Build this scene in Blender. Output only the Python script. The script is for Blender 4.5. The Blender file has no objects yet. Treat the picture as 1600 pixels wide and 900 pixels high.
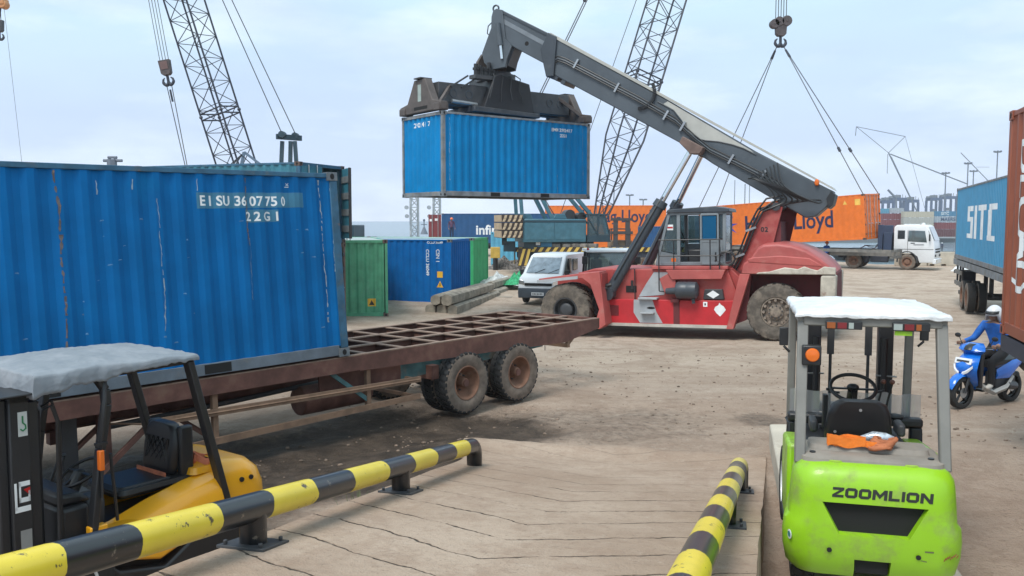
import bpy, bmesh, math, random
from mathutils import Vector, Matrix, Euler, noise as mnoise
from math import radians as R, sin, cos, pi, sqrt, atan2, exp
random.seed(7)
scene = bpy.context.scene
COL = scene.collection

# ------------------------------------------------------------------ camera, sky, sun, exposure
cam_data = bpy.data.cameras.new('camera')
cam_data.sensor_width = 36.0
cam_data.lens = 36.0 * 1350.0 / 1600.0
cam_data.clip_start = 0.05
cam_data.clip_end = 20000
cam = bpy.data.objects.new('camera', cam_data)
COL.objects.link(cam)
cam.location = (0, 0, 3.1)
cam.rotation_euler = (R(90) - math.atan(105 / 1350), 0, 0)
scene.camera = cam

SUN_DIR = Vector((-0.36, -0.50, 0.95)).normalized()
sun_el = math.asin(SUN_DIR.z)
sun_az = atan2(SUN_DIR.x, SUN_DIR.y)
world = bpy.data.worlds.new('World')
scene.world = world
world.use_nodes = True
wn, wl = world.node_tree.nodes, world.node_tree.links
wn.clear()
w_out = wn.new('ShaderNodeOutputWorld')
w_bg = wn.new('ShaderNodeBackground')
w_bg.inputs['Strength'].default_value = 0.10
w_sky = wn.new('ShaderNodeTexSky')
w_sky.sky_type = 'NISHITA'
w_sky.sun_disc = False
w_sky.sun_elevation = sun_el
w_sky.sun_rotation = sun_az
w_tc = wn.new('ShaderNodeTexCoord')
w_sep = wn.new('ShaderNodeSeparateXYZ')
wl.new(w_tc.outputs['Generated'], w_sep.inputs[0])
# overcast layer: colour follows elevation, large soft clouds on top of it
w_ramp = wn.new('ShaderNodeValToRGB')
cr = w_ramp.color_ramp
cr.elements[0].position = 0.0
cr.elements[0].color = (6.9, 7.9, 10.2, 1)
cr.elements[1].position = 1.0
cr.elements[1].color = (7.0, 9.5, 10.6, 1)
for pos, c in ((0.10, (6.5, 7.9, 10.4, 1)), (0.22, (6.5, 8.7, 10.5, 1)), (0.34, (7.0, 9.7, 10.8, 1))):
    e = cr.elements.new(pos)
    e.color = c
wl.new(w_sep.outputs['Z'], w_ramp.inputs[0])
w_map = wn.new('ShaderNodeMapping')
w_map.inputs['Scale'].default_value = (1.6, 1.6, 5.0)
w_map.inputs['Location'].default_value = (0.35, 0.2, 0.1)
wl.new(w_tc.outputs['Generated'], w_map.inputs[0])
w_n1 = wn.new('ShaderNodeTexNoise')
w_n1.inputs['Scale'].default_value = 2.9
w_n1.inputs['Detail'].default_value = 6
w_n1.inputs['Roughness'].default_value = 0.55
wl.new(w_map.outputs[0], w_n1.inputs['Vector'])
w_cr1 = wn.new('ShaderNodeMapRange')
w_cr1.inputs['From Min'].default_value = 0.47
w_cr1.inputs['From Max'].default_value = 0.66
wl.new(w_n1.outputs['Fac'], w_cr1.inputs['Value'])
w_mixc = wn.new('ShaderNodeMix')
w_mixc.data_type = 'RGBA'
w_mixc.inputs['B'].default_value = (9.9, 11.0, 11.6, 1)
w_mulc = wn.new('ShaderNodeMath')
w_mulc.operation = 'MULTIPLY'
w_mulc.inputs[1].default_value = 0.55
wl.new(w_cr1.outputs[0], w_mulc.inputs[0])
wl.new(w_mulc.outputs[0], w_mixc.inputs['Factor'])
wl.new(w_ramp.outputs[0], w_mixc.inputs['A'])
# soft grey-lavender undersides
w_n2 = wn.new('ShaderNodeTexNoise')
w_n2.inputs['Scale'].default_value = 1.5
w_n2.inputs['Detail'].default_value = 4
w_map2 = wn.new('ShaderNodeMapping')
w_map2.inputs['Scale'].default_value = (1.3, 1.3, 6.0)
w_map2.inputs['Location'].default_value = (3.1, 1.7, 0.4)
wl.new(w_tc.outputs['Generated'], w_map2.inputs[0])
wl.new(w_map2.outputs[0], w_n2.inputs['Vector'])
w_cr2 = wn.new('ShaderNodeMapRange')
w_cr2.inputs['From Min'].default_value = 0.45
w_cr2.inputs['From Max'].default_value = 0.75
w_cr2.inputs['To Max'].default_value = 0.85
wl.new(w_n2.outputs['Fac'], w_cr2.inputs['Value'])
w_mixd = wn.new('ShaderNodeMix')
w_mixd.data_type = 'RGBA'
w_mixd.inputs['B'].default_value = (5.6, 6.9, 9.5, 1)
wl.new(w_cr2.outputs[0], w_mixd.inputs['Factor'])
wl.new(w_mixc.outputs[2], w_mixd.inputs['A'])
w_fin = wn.new('ShaderNodeMix')
w_fin.data_type = 'RGBA'
w_fin.inputs['Factor'].default_value = 0.92
wl.new(w_sky.outputs[0], w_fin.inputs['A'])
wl.new(w_mixd.outputs[2], w_fin.inputs['B'])
wl.new(w_fin.outputs[2], w_bg.inputs['Color'])
wl.new(w_bg.outputs[0], w_out.inputs[0])

sun_data = bpy.data.lights.new('sun', 'SUN')
sun_data.energy = 2.8
sun_data.angle = R(24)
sun_data.color = (1.0, 0.96, 0.9)
sun = bpy.data.objects.new('sun', sun_data)
COL.objects.link(sun)
sun.rotation_euler = (-SUN_DIR).to_track_quat('-Z', 'Y').to_euler()
sun.location = (-10, -10, 40)
scene.view_settings.view_transform = 'Standard'
scene.view_settings.look = 'None'
scene.cycles.volume_bounces = 2
scene.view_settings.exposure = 0.12
scene.view_settings.gamma = 1.0
scene.view_settings.use_curve_mapping = False

# ------------------------------------------------------------------ helpers: scene tree
def tag(o, label=None, cat=None, group=None, kind=None):
    if label: o['label'] = label
    if cat: o['category'] = cat
    if group: o['group'] = group
    if kind: o['kind'] = kind
    elif label: o['kind'] = 'thing'
    return o

def thing(name, label, cat, loc=(0, 0, 0), rot=(0, 0, 0), group=None):
    o = bpy.data.objects.new(name, None)
    o.empty_display_size = 0.2
    COL.objects.link(o)
    o.location = loc
    o.rotation_euler = rot
    return tag(o, label, cat, group)

def copy_tree(o, parent=None):
    c = o.copy()
    COL.objects.link(c)
    c.parent = parent
    for ch in list(o.children):
        copy_tree(ch, c)
    return c

# ------------------------------------------------------------------ helpers: mesh
def frame_from(d):
    d = Vector(d).normalized()
    a = Vector((0, 0, 1)) if abs(d.z) < 0.9 else Vector((1, 0, 0))
    u = d.cross(a).normalized()
    return u, d.cross(u).normalized()

class MB:
    def __init__(s):
        s.v, s.f, s.m = [], [], []
    def add(s, vs, fs, mi=0):
        n = len(s.v)
        s.v += [tuple(v) for v in vs]
        for f in fs:
            s.f.append([i + n for i in f])
            s.m.append(mi)
        return s
    def bx(s, x0, x1, y0, y1, z0, z1, mi=0):
        vs = [(x, y, z) for z in (z0, z1) for y in (y0, y1) for x in (x0, x1)]
        return s.add(vs, [(0, 2, 3, 1), (4, 5, 7, 6), (0, 1, 5, 4), (2, 6, 7, 3), (0, 4, 6, 2), (1, 3, 7, 5)], mi)
    def box(s, c, size, mi=0, rot=None):
        h = Vector(size) / 2
        m = rot.to_matrix() if rot is not None else Matrix.Identity(3)
        vs = [Vector(c) + m @ Vector((x * h.x, y * h.y, z * h.z)) for z in (-1, 1) for y in (-1, 1) for x in (-1, 1)]
        return s.add(vs, [(0, 2, 3, 1), (4, 5, 7, 6), (0, 1, 5, 4), (2, 6, 7, 3), (0, 4, 6, 2), (1, 3, 7, 5)], mi)
    def prism(s, pts, a0, a1, axis='y', mi=0):
        def mk(p, a):
            if axis == 'y': return (p[0], a, p[1])
            if axis == 'x': return (a, p[0], p[1])
            return (p[0], p[1], a)
        n = len(pts)
        vs = [mk(p, a0) for p in pts] + [mk(p, a1) for p in pts]
        fs = [tuple(range(n)), tuple(range(2 * n - 1, n - 1, -1))]
        fs += [(i, (i + 1) % n, n + (i + 1) % n, n + i) for i in range(n)]
        return s.add(vs, fs, mi)
    def beam(s, p0, p1, w, h, mi=0, up=(0, 0, 1)):
        p0, p1 = Vector(p0), Vector(p1)
        d = (p1 - p0).normalized()
        up = Vector(up)
        if abs(d.dot(up)) > 0.98: up = Vector((0, 1, 0))
        u = d.cross(up).normalized()
        t = u.cross(d).normalized()
        vs = []
        for p in (p0, p1):
            for a, b in ((-1, -1), (1, -1), (1, 1), (-1, 1)):
                vs.append(p + u * (a * w / 2) + t * (b * h / 2))
        return s.add(vs, [(0, 1, 2, 3), (7, 6, 5, 4), (0, 4, 5, 1), (1, 5, 6, 2), (2, 6, 7, 3), (3, 7, 4, 0)], mi)
    def cyl(s, p0, p1, r0, r1=None, n=12, mi=0, caps=True):
        if r1 is None: r1 = r0
        p0, p1 = Vector(p0), Vector(p1)
        u, w = frame_from(p1 - p0)
        vs = [p0 + (u * cos(2 * pi * i / n) + w * sin(2 * pi * i / n)) * r0 for i in range(n)]
        vs += [p1 + (u * cos(2 * pi * i / n) + w * sin(2 * pi * i / n)) * r1 for i in range(n)]
        fs = [(i, (i + 1) % n, n + (i + 1) % n, n + i) for i in range(n)]
        if caps: fs += [tuple(range(n - 1, -1, -1)), tuple(range(n, 2 * n))]
        return s.add(vs, fs, mi)
    def tube(s, path, r, n=8, mi=0, closed=False):
        P = [Vector(p) for p in path]
        m = len(P)
        rs = r if isinstance(r, (list, tuple)) else [r] * m
        u = None
        vs = []
        for i, p in enumerate(P):
            if closed: d = P[(i + 1) % m] - P[i - 1]
            else: d = (P[min(i + 1, m - 1)] - P[max(i - 1, 0)])
            d = d.normalized()
            if u is None: u, _ = frame_from(d)
            u = (u - d * u.dot(d)).normalized()
            w = d.cross(u)
            for k in range(n):
                a = 2 * pi * k / n
                vs.append(p + (u * cos(a) + w * sin(a)) * rs[i])
        fs = []
        for i in range(m if closed else m - 1):
            j = (i + 1) % m
            for k in range(n):
                fs.append((i * n + k, i * n + (k + 1) % n, j * n + (k + 1) % n, j * n + k))
        if not closed: fs += [tuple(range(n - 1, -1, -1)), tuple(range((m - 1) * n, m * n))]
        return s.add(vs, fs, mi)
    def lathe(s, prof, c, axis, n=24, mi=0, mis=None):
        c = Vector(c); d = Vector(axis).normalized()
        u, w = frame_from(d)
        vs = []
        for r, h in prof:
            for k in range(n):
                a = 2 * pi * k / n
                vs.append(c + d * h + (u * cos(a) + w * sin(a)) * r)
        base = len(s.v)
        s.v += [tuple(v) for v in vs]
        for i in range(len(prof) - 1):
            for k in range(n):
                s.f.append([base + i * n + k, base + i * n + (k + 1) % n, base + (i + 1) * n + (k + 1) % n, base + (i + 1) * n + k])
                s.m.append(mis[i] if mis else mi)
        return s
    def loft(s, rings, mi=0, caps=True):
        n = len(rings[0])
        vs = [p for r in rings for p in r]
        fs = []
        for i in range(len(rings) - 1):
            for k in range(n):
                fs.append((i * n + k, i * n + (k + 1) % n, (i + 1) * n + (k + 1) % n, (i + 1) * n + k))
        if caps: fs += [tuple(range(n - 1, -1, -1)), tuple(range((len(rings) - 1) * n, len(rings) * n))]
        return s.add(vs, fs, mi)
    def ball(s, c, r, n=10, mi=0):
        if not isinstance(r, (tuple, list)): r = (r, r, r)
        vs, fs = [], []
        m = max(4, n // 2)
        for i in range(m + 1):
            t = pi * i / m
            for k in range(n):
                a = 2 * pi * k / n
                vs.append((c[0] + r[0] * sin(t) * cos(a), c[1] + r[1] * sin(t) * sin(a), c[2] + r[2] * cos(t)))
        for i in range(m):
            for k in range(n):
                fs.append((i * n + k, i * n + (k + 1) % n, (i + 1) * n + (k + 1) % n, (i + 1) * n + k))
        return s.add(vs, fs, mi)
    def xform(s, M):
        s.v = [tuple(M @ Vector(v)) for v in s.v]
        return s
    def build_split(s, name, mats, parent=None, **k):
        par = list(range(len(s.v)))
        def find(i):
            while par[i] != i: par[i] = par[par[i]]; i = par[i]
            return i
        for f in s.f:
            for i in f[1:]: par[find(i)] = find(f[0])
        groups = {}
        for f, m in zip(s.f, s.m): groups.setdefault(find(f[0]), []).append((f, m))
        out = None
        for fl in groups.values():
            q = MB(); idx = {}
            for f, m in fl:
                for i in f:
                    if i not in idx: idx[i] = len(q.v); q.v.append(s.v[i])
                q.f.append([idx[i] for i in f]); q.m.append(m)
            out = q.build(name, mats, parent, **k)
        return out
    def build(s, name, mats, parent=None, bevel=0, smooth=35, subd=0, seg=2):
        me = bpy.data.meshes.new(name)
        me.from_pydata(s.v, [], s.f)
        if not isinstance(mats, (list, tuple)): mats = [mats]
        for m in mats: me.materials.append(m)
        for p, mi in zip(me.polygons, s.m): p.material_index = mi
        bm = bmesh.new(); bm.from_mesh(me)
        bmesh.ops.remove_doubles(bm, verts=bm.verts, dist=1e-5)
        bmesh.ops.recalc_face_normals(bm, faces=bm.faces)
        bm.to_mesh(me); bm.free()
        if smooth:
            me.polygons.foreach_set('use_smooth', [True] * len(me.polygons))
            me.set_sharp_from_angle(angle=R(smooth))
        o = bpy.data.objects.new(name, me)
        COL.objects.link(o)
        if parent is not None: o.parent = parent
        if bevel:
            b = o.modifiers.new('bevel', 'BEVEL')
            b.width = bevel; b.segments = seg; b.limit_method = 'ANGLE'; b.angle_limit = R(40)
            b.harden_normals = False
        if subd:
            b = o.modifiers.new('subsurf', 'SUBSURF'); b.levels = subd; b.render_levels = subd
        me.update()
        return o

# ------------------------------------------------------------------ helpers: materials
def nn(nt, typ, **kw):
    n = nt.nodes.new(typ)
    for k, v in kw.items():
        if hasattr(n, k): setattr(n, k, v)
    return n

def mixrgb(nt, fac, a, b, blend='MIX'):
    m = nt.nodes.new('ShaderNodeMix'); m.data_type = 'RGBA'; m.blend_type = blend
    for sock, val in (('Factor', fac), ('A', a), ('B', b)):
        if isinstance(val, bpy.types.NodeSocket): nt.links.new(val, m.inputs[sock])
        elif isinstance(val, (int, float)): m.inputs[sock].default_value = val
        else: m.inputs[sock].default_value = (*val[:3], 1)
    return m.outputs[2]

def maprange(nt, v, a, b, c=0.0, d=1.0):
    m = nt.nodes.new('ShaderNodeMapRange')
    m.interpolation_type = 'SMOOTHSTEP'
    for k, x in zip(('From Min', 'From Max', 'To Min', 'To Max'), (a, b, c, d)): m.inputs[k].default_value = x
    nt.links.new(v, m.inputs['Value'])
    return m.outputs[0]

def math_(nt, op, a, b=None):
    m = nt.nodes.new('ShaderNodeMath'); m.operation = op
    for i, x in enumerate((a, b)):
        if x is None: continue
        if isinstance(x, bpy.types.NodeSocket): nt.links.new(x, m.inputs[i])
        else: m.inputs[i].default_value = x
    return m.outputs[0]

def noise_(nt, vec, scale, detail=4, rough=0.55, dist=0.0):
    n = nt.nodes.new('ShaderNodeTexNoise')
    n.inputs['Scale'].default_value = scale
    n.inputs['Detail'].default_value = detail
    n.inputs['Roughness'].default_value = rough
    n.inputs['Distortion'].default_value = dist
    nt.links.new(vec, n.inputs['Vector'])
    return n.outputs['Fac']

def mapping_(nt, vec, scale=(1, 1, 1), rot=(0, 0, 0), loc=(0, 0, 0)):
    m = nt.nodes.new('ShaderNodeMapping')
    m.inputs['Scale'].default_value = scale
    m.inputs['Rotation'].default_value = rot
    m.inputs['Location'].default_value = loc
    nt.links.new(vec, m.inputs[0])
    return m.outputs[0]

def objvec(nt):
    tc = nt.nodes.new('ShaderNodeTexCoord')
    oi = nt.nodes.new('ShaderNodeObjectInfo')
    add = nt.nodes.new('ShaderNodeVectorMath'); add.operation = 'ADD'
    mul = math_(nt, 'MULTIPLY', oi.outputs['Random'], 37.0)
    nt.links.new(tc.outputs['Object'], add.inputs[0])
    nt.links.new(mul, add.inputs[1])
    return add.outputs[0], tc.outputs['Object']

def crinkle(name, base, rough, strength, scale=5.0, dirt=None):
    m = bpy.data.materials.new(name); m.use_nodes = True
    nt = m.node_tree; b = nt.nodes['Principled BSDF']
    vec, raw = objvec(nt)
    def crease(sc, rot, st):
        v = mapping_(nt, vec, st, rot=(0, 0, rot))
        n = noise_(nt, v, sc, 3, 0.5, 0.8)
        return math_(nt, 'SUBTRACT', 1.0, math_(nt, 'MULTIPLY', math_(nt, 'ABSOLUTE', math_(nt, 'SUBTRACT', n, 0.5)), 7.0))
    h = math_(nt, 'MAXIMUM', crease(scale, .5, (1, .45, 1)), 0.0)
    h2 = math_(nt, 'MAXIMUM', crease(scale * 2.1, -.7, (.5, 1, 1)), 0.0)
    hh = math_(nt, 'ADD', h, math_(nt, 'MULTIPLY', h2, .6))
    n = noise_(nt, vec, 3.0, 6, 0.65)
    col = mixrgb(nt, maprange(nt, n, .4, .7), base, dirt or tuple(c * .8 for c in base))
    nt.links.new(col, b.inputs['Base Color']); b.inputs['Roughness'].default_value = rough
    bp = nt.nodes.new('ShaderNodeBump'); bp.inputs['Strength'].default_value = strength; bp.inputs['Distance'].default_value = 0.03
    nt.links.new(hh, bp.inputs['Height']); nt.links.new(bp.outputs[0], b.inputs['Normal'])
    return m

MATS = {}
def mat(name, base, rough=0.55, metal=0.0, var=0.12, vs=2.5, dirt=None, dirt_amt=0.0, ds=5.0,
        streak=None, streak_amt=0.0, spots=None, spots_amt=0.0, ss=9.0, bump=0.0, bs=30.0, spec=0.5, coat=0.0):
    """worn paint / metal / rubber: base colour with soft variation, patches, vertical streaks and chips"""
    if name in MATS: return MATS[name]
    m = bpy.data.materials.new(name); m.use_nodes = True
    nt = m.node_tree
    b = nt.nodes['Principled BSDF']
    vec, raw = objvec(nt)
    n1 = noise_(nt, vec, vs, 5, 0.6)
    lo = tuple(c * (1 - var) for c in base); hi = tuple(min(1, c * (1 + var)) for c in base)
    col = mixrgb(nt, maprange(nt, n1, 0.3, 0.7), lo, hi)
    rgh = rough
    if dirt:
        n = noise_(nt, vec, ds, 7, 0.65)
        t = 0.72 - 0.42 * dirt_amt
        f = math_(nt, 'MULTIPLY', maprange(nt, n, t, t + 0.22), min(1.0, 0.35 + dirt_amt * 0.75))
        col = mixrgb(nt, f, col, dirt)
        rgh = math_(nt, 'ADD', math_(nt, 'MULTIPLY', f, 0.3), rough)
    if streak:
        sv = mapping_(nt, vec, (7, 7, 0.45))
        n = noise_(nt, sv, 2.2, 5, 0.7)
        t = 0.75 - 0.3 * streak_amt
        f = math_(nt, 'MULTIPLY', maprange(nt, n, t, t + 0.15), 0.3 + 0.6 * streak_amt)
        col = mixrgb(nt, f, col, streak)
    if spots:
        n = noise_(nt, vec, ss, 8, 0.75)
        t = 0.76 - 0.25 * spots_amt
        f = maprange(nt, n, t, t + 0.035)
        col = mixrgb(nt, f, col, spots)
    nt.links.new(col, b.inputs['Base Color'])
    if isinstance(rgh, (int, float)): b.inputs['Roughness'].default_value = rgh
    else: nt.links.new(rgh, b.inputs['Roughness'])
    b.inputs['Metallic'].default_value = metal
    b.inputs['Specular IOR Level'].default_value = spec
    if coat:
        b.inputs['Coat Weight'].default_value = coat
        b.inputs['Coat Roughness'].default_value = 0.12
    if bump:
        n = noise_(nt, vec, bs, 4, 0.6)
        bp = nt.nodes.new('ShaderNodeBump')
        bp.inputs['Strength'].default_value = bump
        bp.inputs['Distance'].default_value = 0.02
        nt.links.new(n, bp.inputs['Height'])
        nt.links.new(bp.outputs[0], b.inputs['Normal'])
    MATS[name] = m
    return m

def glass_mat(name, tint, rough=0.05, trans=0.75):
    if name in MATS: return MATS[name]
    m = bpy.data.materials.new(name); m.use_nodes = True
    nt = m.node_tree
    out = nt.nodes['Material Output']
    nt.nodes.remove(nt.nodes['Principled BSDF'])
    tr = nt.nodes.new('ShaderNodeBsdfTransparent'); tr.inputs[0].default_value = (*tint, 1)
    gl = nt.nodes.new('ShaderNodeBsdfGlossy'); gl.inputs['Roughness'].default_value = rough
    gl.inputs[0].default_value = (0.9, 0.95, 1, 1)
    df = nt.nodes.new('ShaderNodeBsdfDiffuse'); df.inputs[0].default_value = (*(c * 0.6 for c in tint), 1)
    fr = nt.nodes.new('ShaderNodeFresnel'); fr.inputs[0].default_value = 1.5
    m1 = nt.nodes.new('ShaderNodeMixShader'); m1.inputs[0].default_value = 1 - trans
    nt.links.new(tr.outputs[0], m1.inputs[1]); nt.links.new(df.outputs[0], m1.inputs[2])
    m2 = nt.nodes.new('ShaderNodeMixShader')
    f = math_(nt, 'ADD', math_(nt, 'MULTIPLY', fr.outputs[0], 0.9), 0.06)
    nt.links.new(f, m2.inputs[0]); nt.links.new(m1.outputs[0], m2.inputs[1]); nt.links.new(gl.outputs[0], m2.inputs[2])
    nt.links.new(m2.outputs[0], out.inputs[0])
    MATS[name] = m
    return m

RUST = (0.16, 0.065, 0.035)
DUST = (0.40, 0.32, 0.24)
M_black = mat('black_paint', (0.02, 0.021, 0.024), 0.45, dirt=(0.12, 0.10, 0.085), dirt_amt=0.2)
M_dark = mat('dark_steel', (0.045, 0.047, 0.052), 0.5, dirt=(0.13, 0.11, 0.09), dirt_amt=0.3, spots=(0.16, 0.09, 0.06), spots_amt=0.2)
M_void = mat('dark_recess', (0.008, 0.008, 0.009), 0.8, var=0.0)  # near-black stands in for shade in holes and openings; also seals
M_steel = mat('bare_steel', (0.42, 0.43, 0.44), 0.35, 0.8, dirt=(0.2, 0.17, 0.14), dirt_amt=0.25)
M_chrome = mat('chrome_rod', (0.75, 0.76, 0.78), 0.18, 1.0, var=0.05)
M_rope = mat('wire_rope', (0.07, 0.075, 0.085), 0.6, 0.3)
M_rubber = mat('tyre_rubber', (0.022, 0.022, 0.022), 0.85, dirt=(0.13, 0.105, 0.085), dirt_amt=0.35, ds=6, bump=0.3, bs=40)
M_rubber_dusty = mat('dusty_rubber', (0.115, 0.098, 0.082), 0.95, var=0.3, vs=6, dirt=(0.20, 0.165, 0.132), dirt_amt=0.6, ds=3, bump=0.4, bs=25)
M_white = mat('white_paint', (0.76, 0.78, 0.80), 0.35, dirt=(0.5, 0.46, 0.41), dirt_amt=0.15, coat=0.3)
M_lettering = mat('white_lettering', (0.75, 0.77, 0.78), 0.6, spots=(0.25, 0.33, 0.42), spots_amt=0.25, ss=14)
M_orange_lens = mat('amber_lens', (0.75, 0.16, 0.02), 0.25, var=0.05)
M_red_lens = mat('red_lens', (0.45, 0.02, 0.02), 0.25, var=0.05)
M_skin = mat('brown_skin', (0.27, 0.15, 0.10), 0.55, var=0.08)
M_glass = glass_mat('clear_glass', (0.80, 0.88, 0.87), 0.03, 0.85)
M_tint = glass_mat('tinted_glass', (0.35, 0.45, 0.46), 0.05, 0.7)
M_wood = mat('old_wood', (0.30, 0.24, 0.17), 0.85, var=0.3, vs=6)

# ------------------------------------------------------------------ helpers: lettering
def text_geo(s, size, bold=0.0, spacing=1.0, align='LEFT', xs=1.0):
    cu = bpy.data.curves.new('lettering', 'FONT')
    cu.body = s; cu.size = size; cu.fill_mode = 'BOTH'; cu.offset = bold; cu.space_character = spacing
    cu.align_x = align; cu.resolution_u = 3
    ob = bpy.data.objects.new('lettering', cu)
    COL.objects.link(ob)
    bpy.context.view_layer.update()
    me = bpy.data.meshes.new_from_object(ob.evaluated_get(bpy.context.evaluated_depsgraph_get()))
    vs = [(v.co.x * xs, v.co.y) for v in me.vertices]
    fs = [tuple(p.vertices) for p in me.polygons]
    bpy.data.objects.remove(ob); bpy.data.curves.remove(cu); bpy.data.meshes.remove(me)
    return vs, fs

def flat_text(s, size, origin, xdir, ydir, m, parent, bold=0.0, spacing=1.0, align='LEFT', xs=1.0, name='lettering'):
    vs, fs = text_geo(s, size, bold, spacing, align, xs)
    o, X, Y = Vector(origin), Vector(xdir).normalized(), Vector(ydir).normalized()
    b = MB(); b.add([o + X * x + Y * y for x, y in vs], fs)
    return b.build(name, m, parent, smooth=0)

# ================================================================== SETTING: ground, ramp, slab, water
def sm(a, b, x):
    t = max(0.0, min(1.0, (x - a) / (b - a)))
    return t * t * (3 - 2 * t)

def mud_amount(x, y):
    # wet churned earth beside the skeletal trailer and under the forklift
    ax, ay, bx_, by_ = -8.0, 6.8, -1.3, 12.3
    dx, dy = bx_ - ax, by_ - ay
    t = max(0, min(1, ((x - ax) * dx + (y - ay) * dy) / (dx * dx + dy * dy)))
    d = sqrt((x - ax - t * dx) ** 2 + (y - ay - t * dy) ** 2)
    n = mnoise.noise(Vector((x * 0.7, y * 0.7, 3.0))) * 0.7 + mnoise.noise(Vector((x * 2.3, y * 2.3, 9.0))) * 0.25
    a = 1 - sm(1.15, 2.6, d + n * 1.2)
    d2 = sqrt(((x - 3.85 - .12 * (y - 13)) / 0.55) ** 2 + ((y - 13.35) / 0.5) ** 2)
    d3 = sqrt(((x - 0.6) / 3.6) ** 2 + ((y - 13.2) / 1.7) ** 2)
    return max(a, 0.5 * (1 - sm(0.45, 1.25, d2 + n * 0.6)), 0.42 * (1 - sm(0.35, 1.15, d3 + n * 0.5)))

def gz(x, y):
    z = -0.38 * exp(-((x - 3.5) ** 2 + (y - 27) ** 2) / 50.0)
    z += 0.29 * sm(0.50, 0.85, x * 0.968 - y * 0.25) * (1 - sm(10.2, 12.6, y)) * (1 - sm(9, 16, x))
    z += -0.06 * exp(-((x + 0.5) ** 2 + (y - 13.9) ** 2) / 6.0)
    if y < 40 and abs(x) < 30:
        m = mud_amount(x, y)
        across = -0.743 * x + 0.669 * y
        along = 0.669 * x + 0.743 * y
        z += -0.05 * m + m * (0.035 * sin(across * 5.2) + 0.03 * mnoise.noise(Vector((across * 2.5, along * 1.2, 1))))
        z += m * 0.018 * mnoise.noise(Vector((x * 9, y * 9, 5)))
        z += 0.012 * mnoise.noise(Vector((x * 1.1, y * 1.1, 0))) + 0.006 * mnoise.noise(Vector((x * 5, y * 5, 2)))
    return z

def lin(a, b, st):
    n = max(1, int(round((b - a) / st)))
    return [a + (b - a) * i / n for i in range(n)]

def edge_y(x):
    if x < 17: return 96.0
    if x > 26: return 61.5
    return 96.0 + (61.5 - 96.0) * (x - 17) / 9.0

gxs = [-1500, -600, -250, -120, -70, -45] + lin(-30, -10, 1.0) + lin(-10, 8, 0.16) + lin(8, 20, 0.5) + lin(20, 60, 2.0) + [60, 90, 140, 250, 600, 1500]
gys = [-40, -12] + lin(-4, 6, 0.8) + lin(6, 16, 0.16) + lin(16, 34, 0.45) + lin(34, 46, 1.5)
rows = [[(x, y, gz(x, y)) for x in gxs] for y in gys]
for k in range(0, 16):
    t = k / 15
    rows.append([(x, 46 + t * (edge_y(x) - 46), 0.0) for x in gxs])
g = MB()
nx = len(gxs)
g.v = [p for r in rows for p in r]
for j in range(len(rows) - 1):
    for i in range(nx - 1):
        g.f.append([j * nx + i, j * nx + i + 1, (j + 1) * nx + i + 1, (j + 1) * nx + i]); g.m.append(0)

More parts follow.
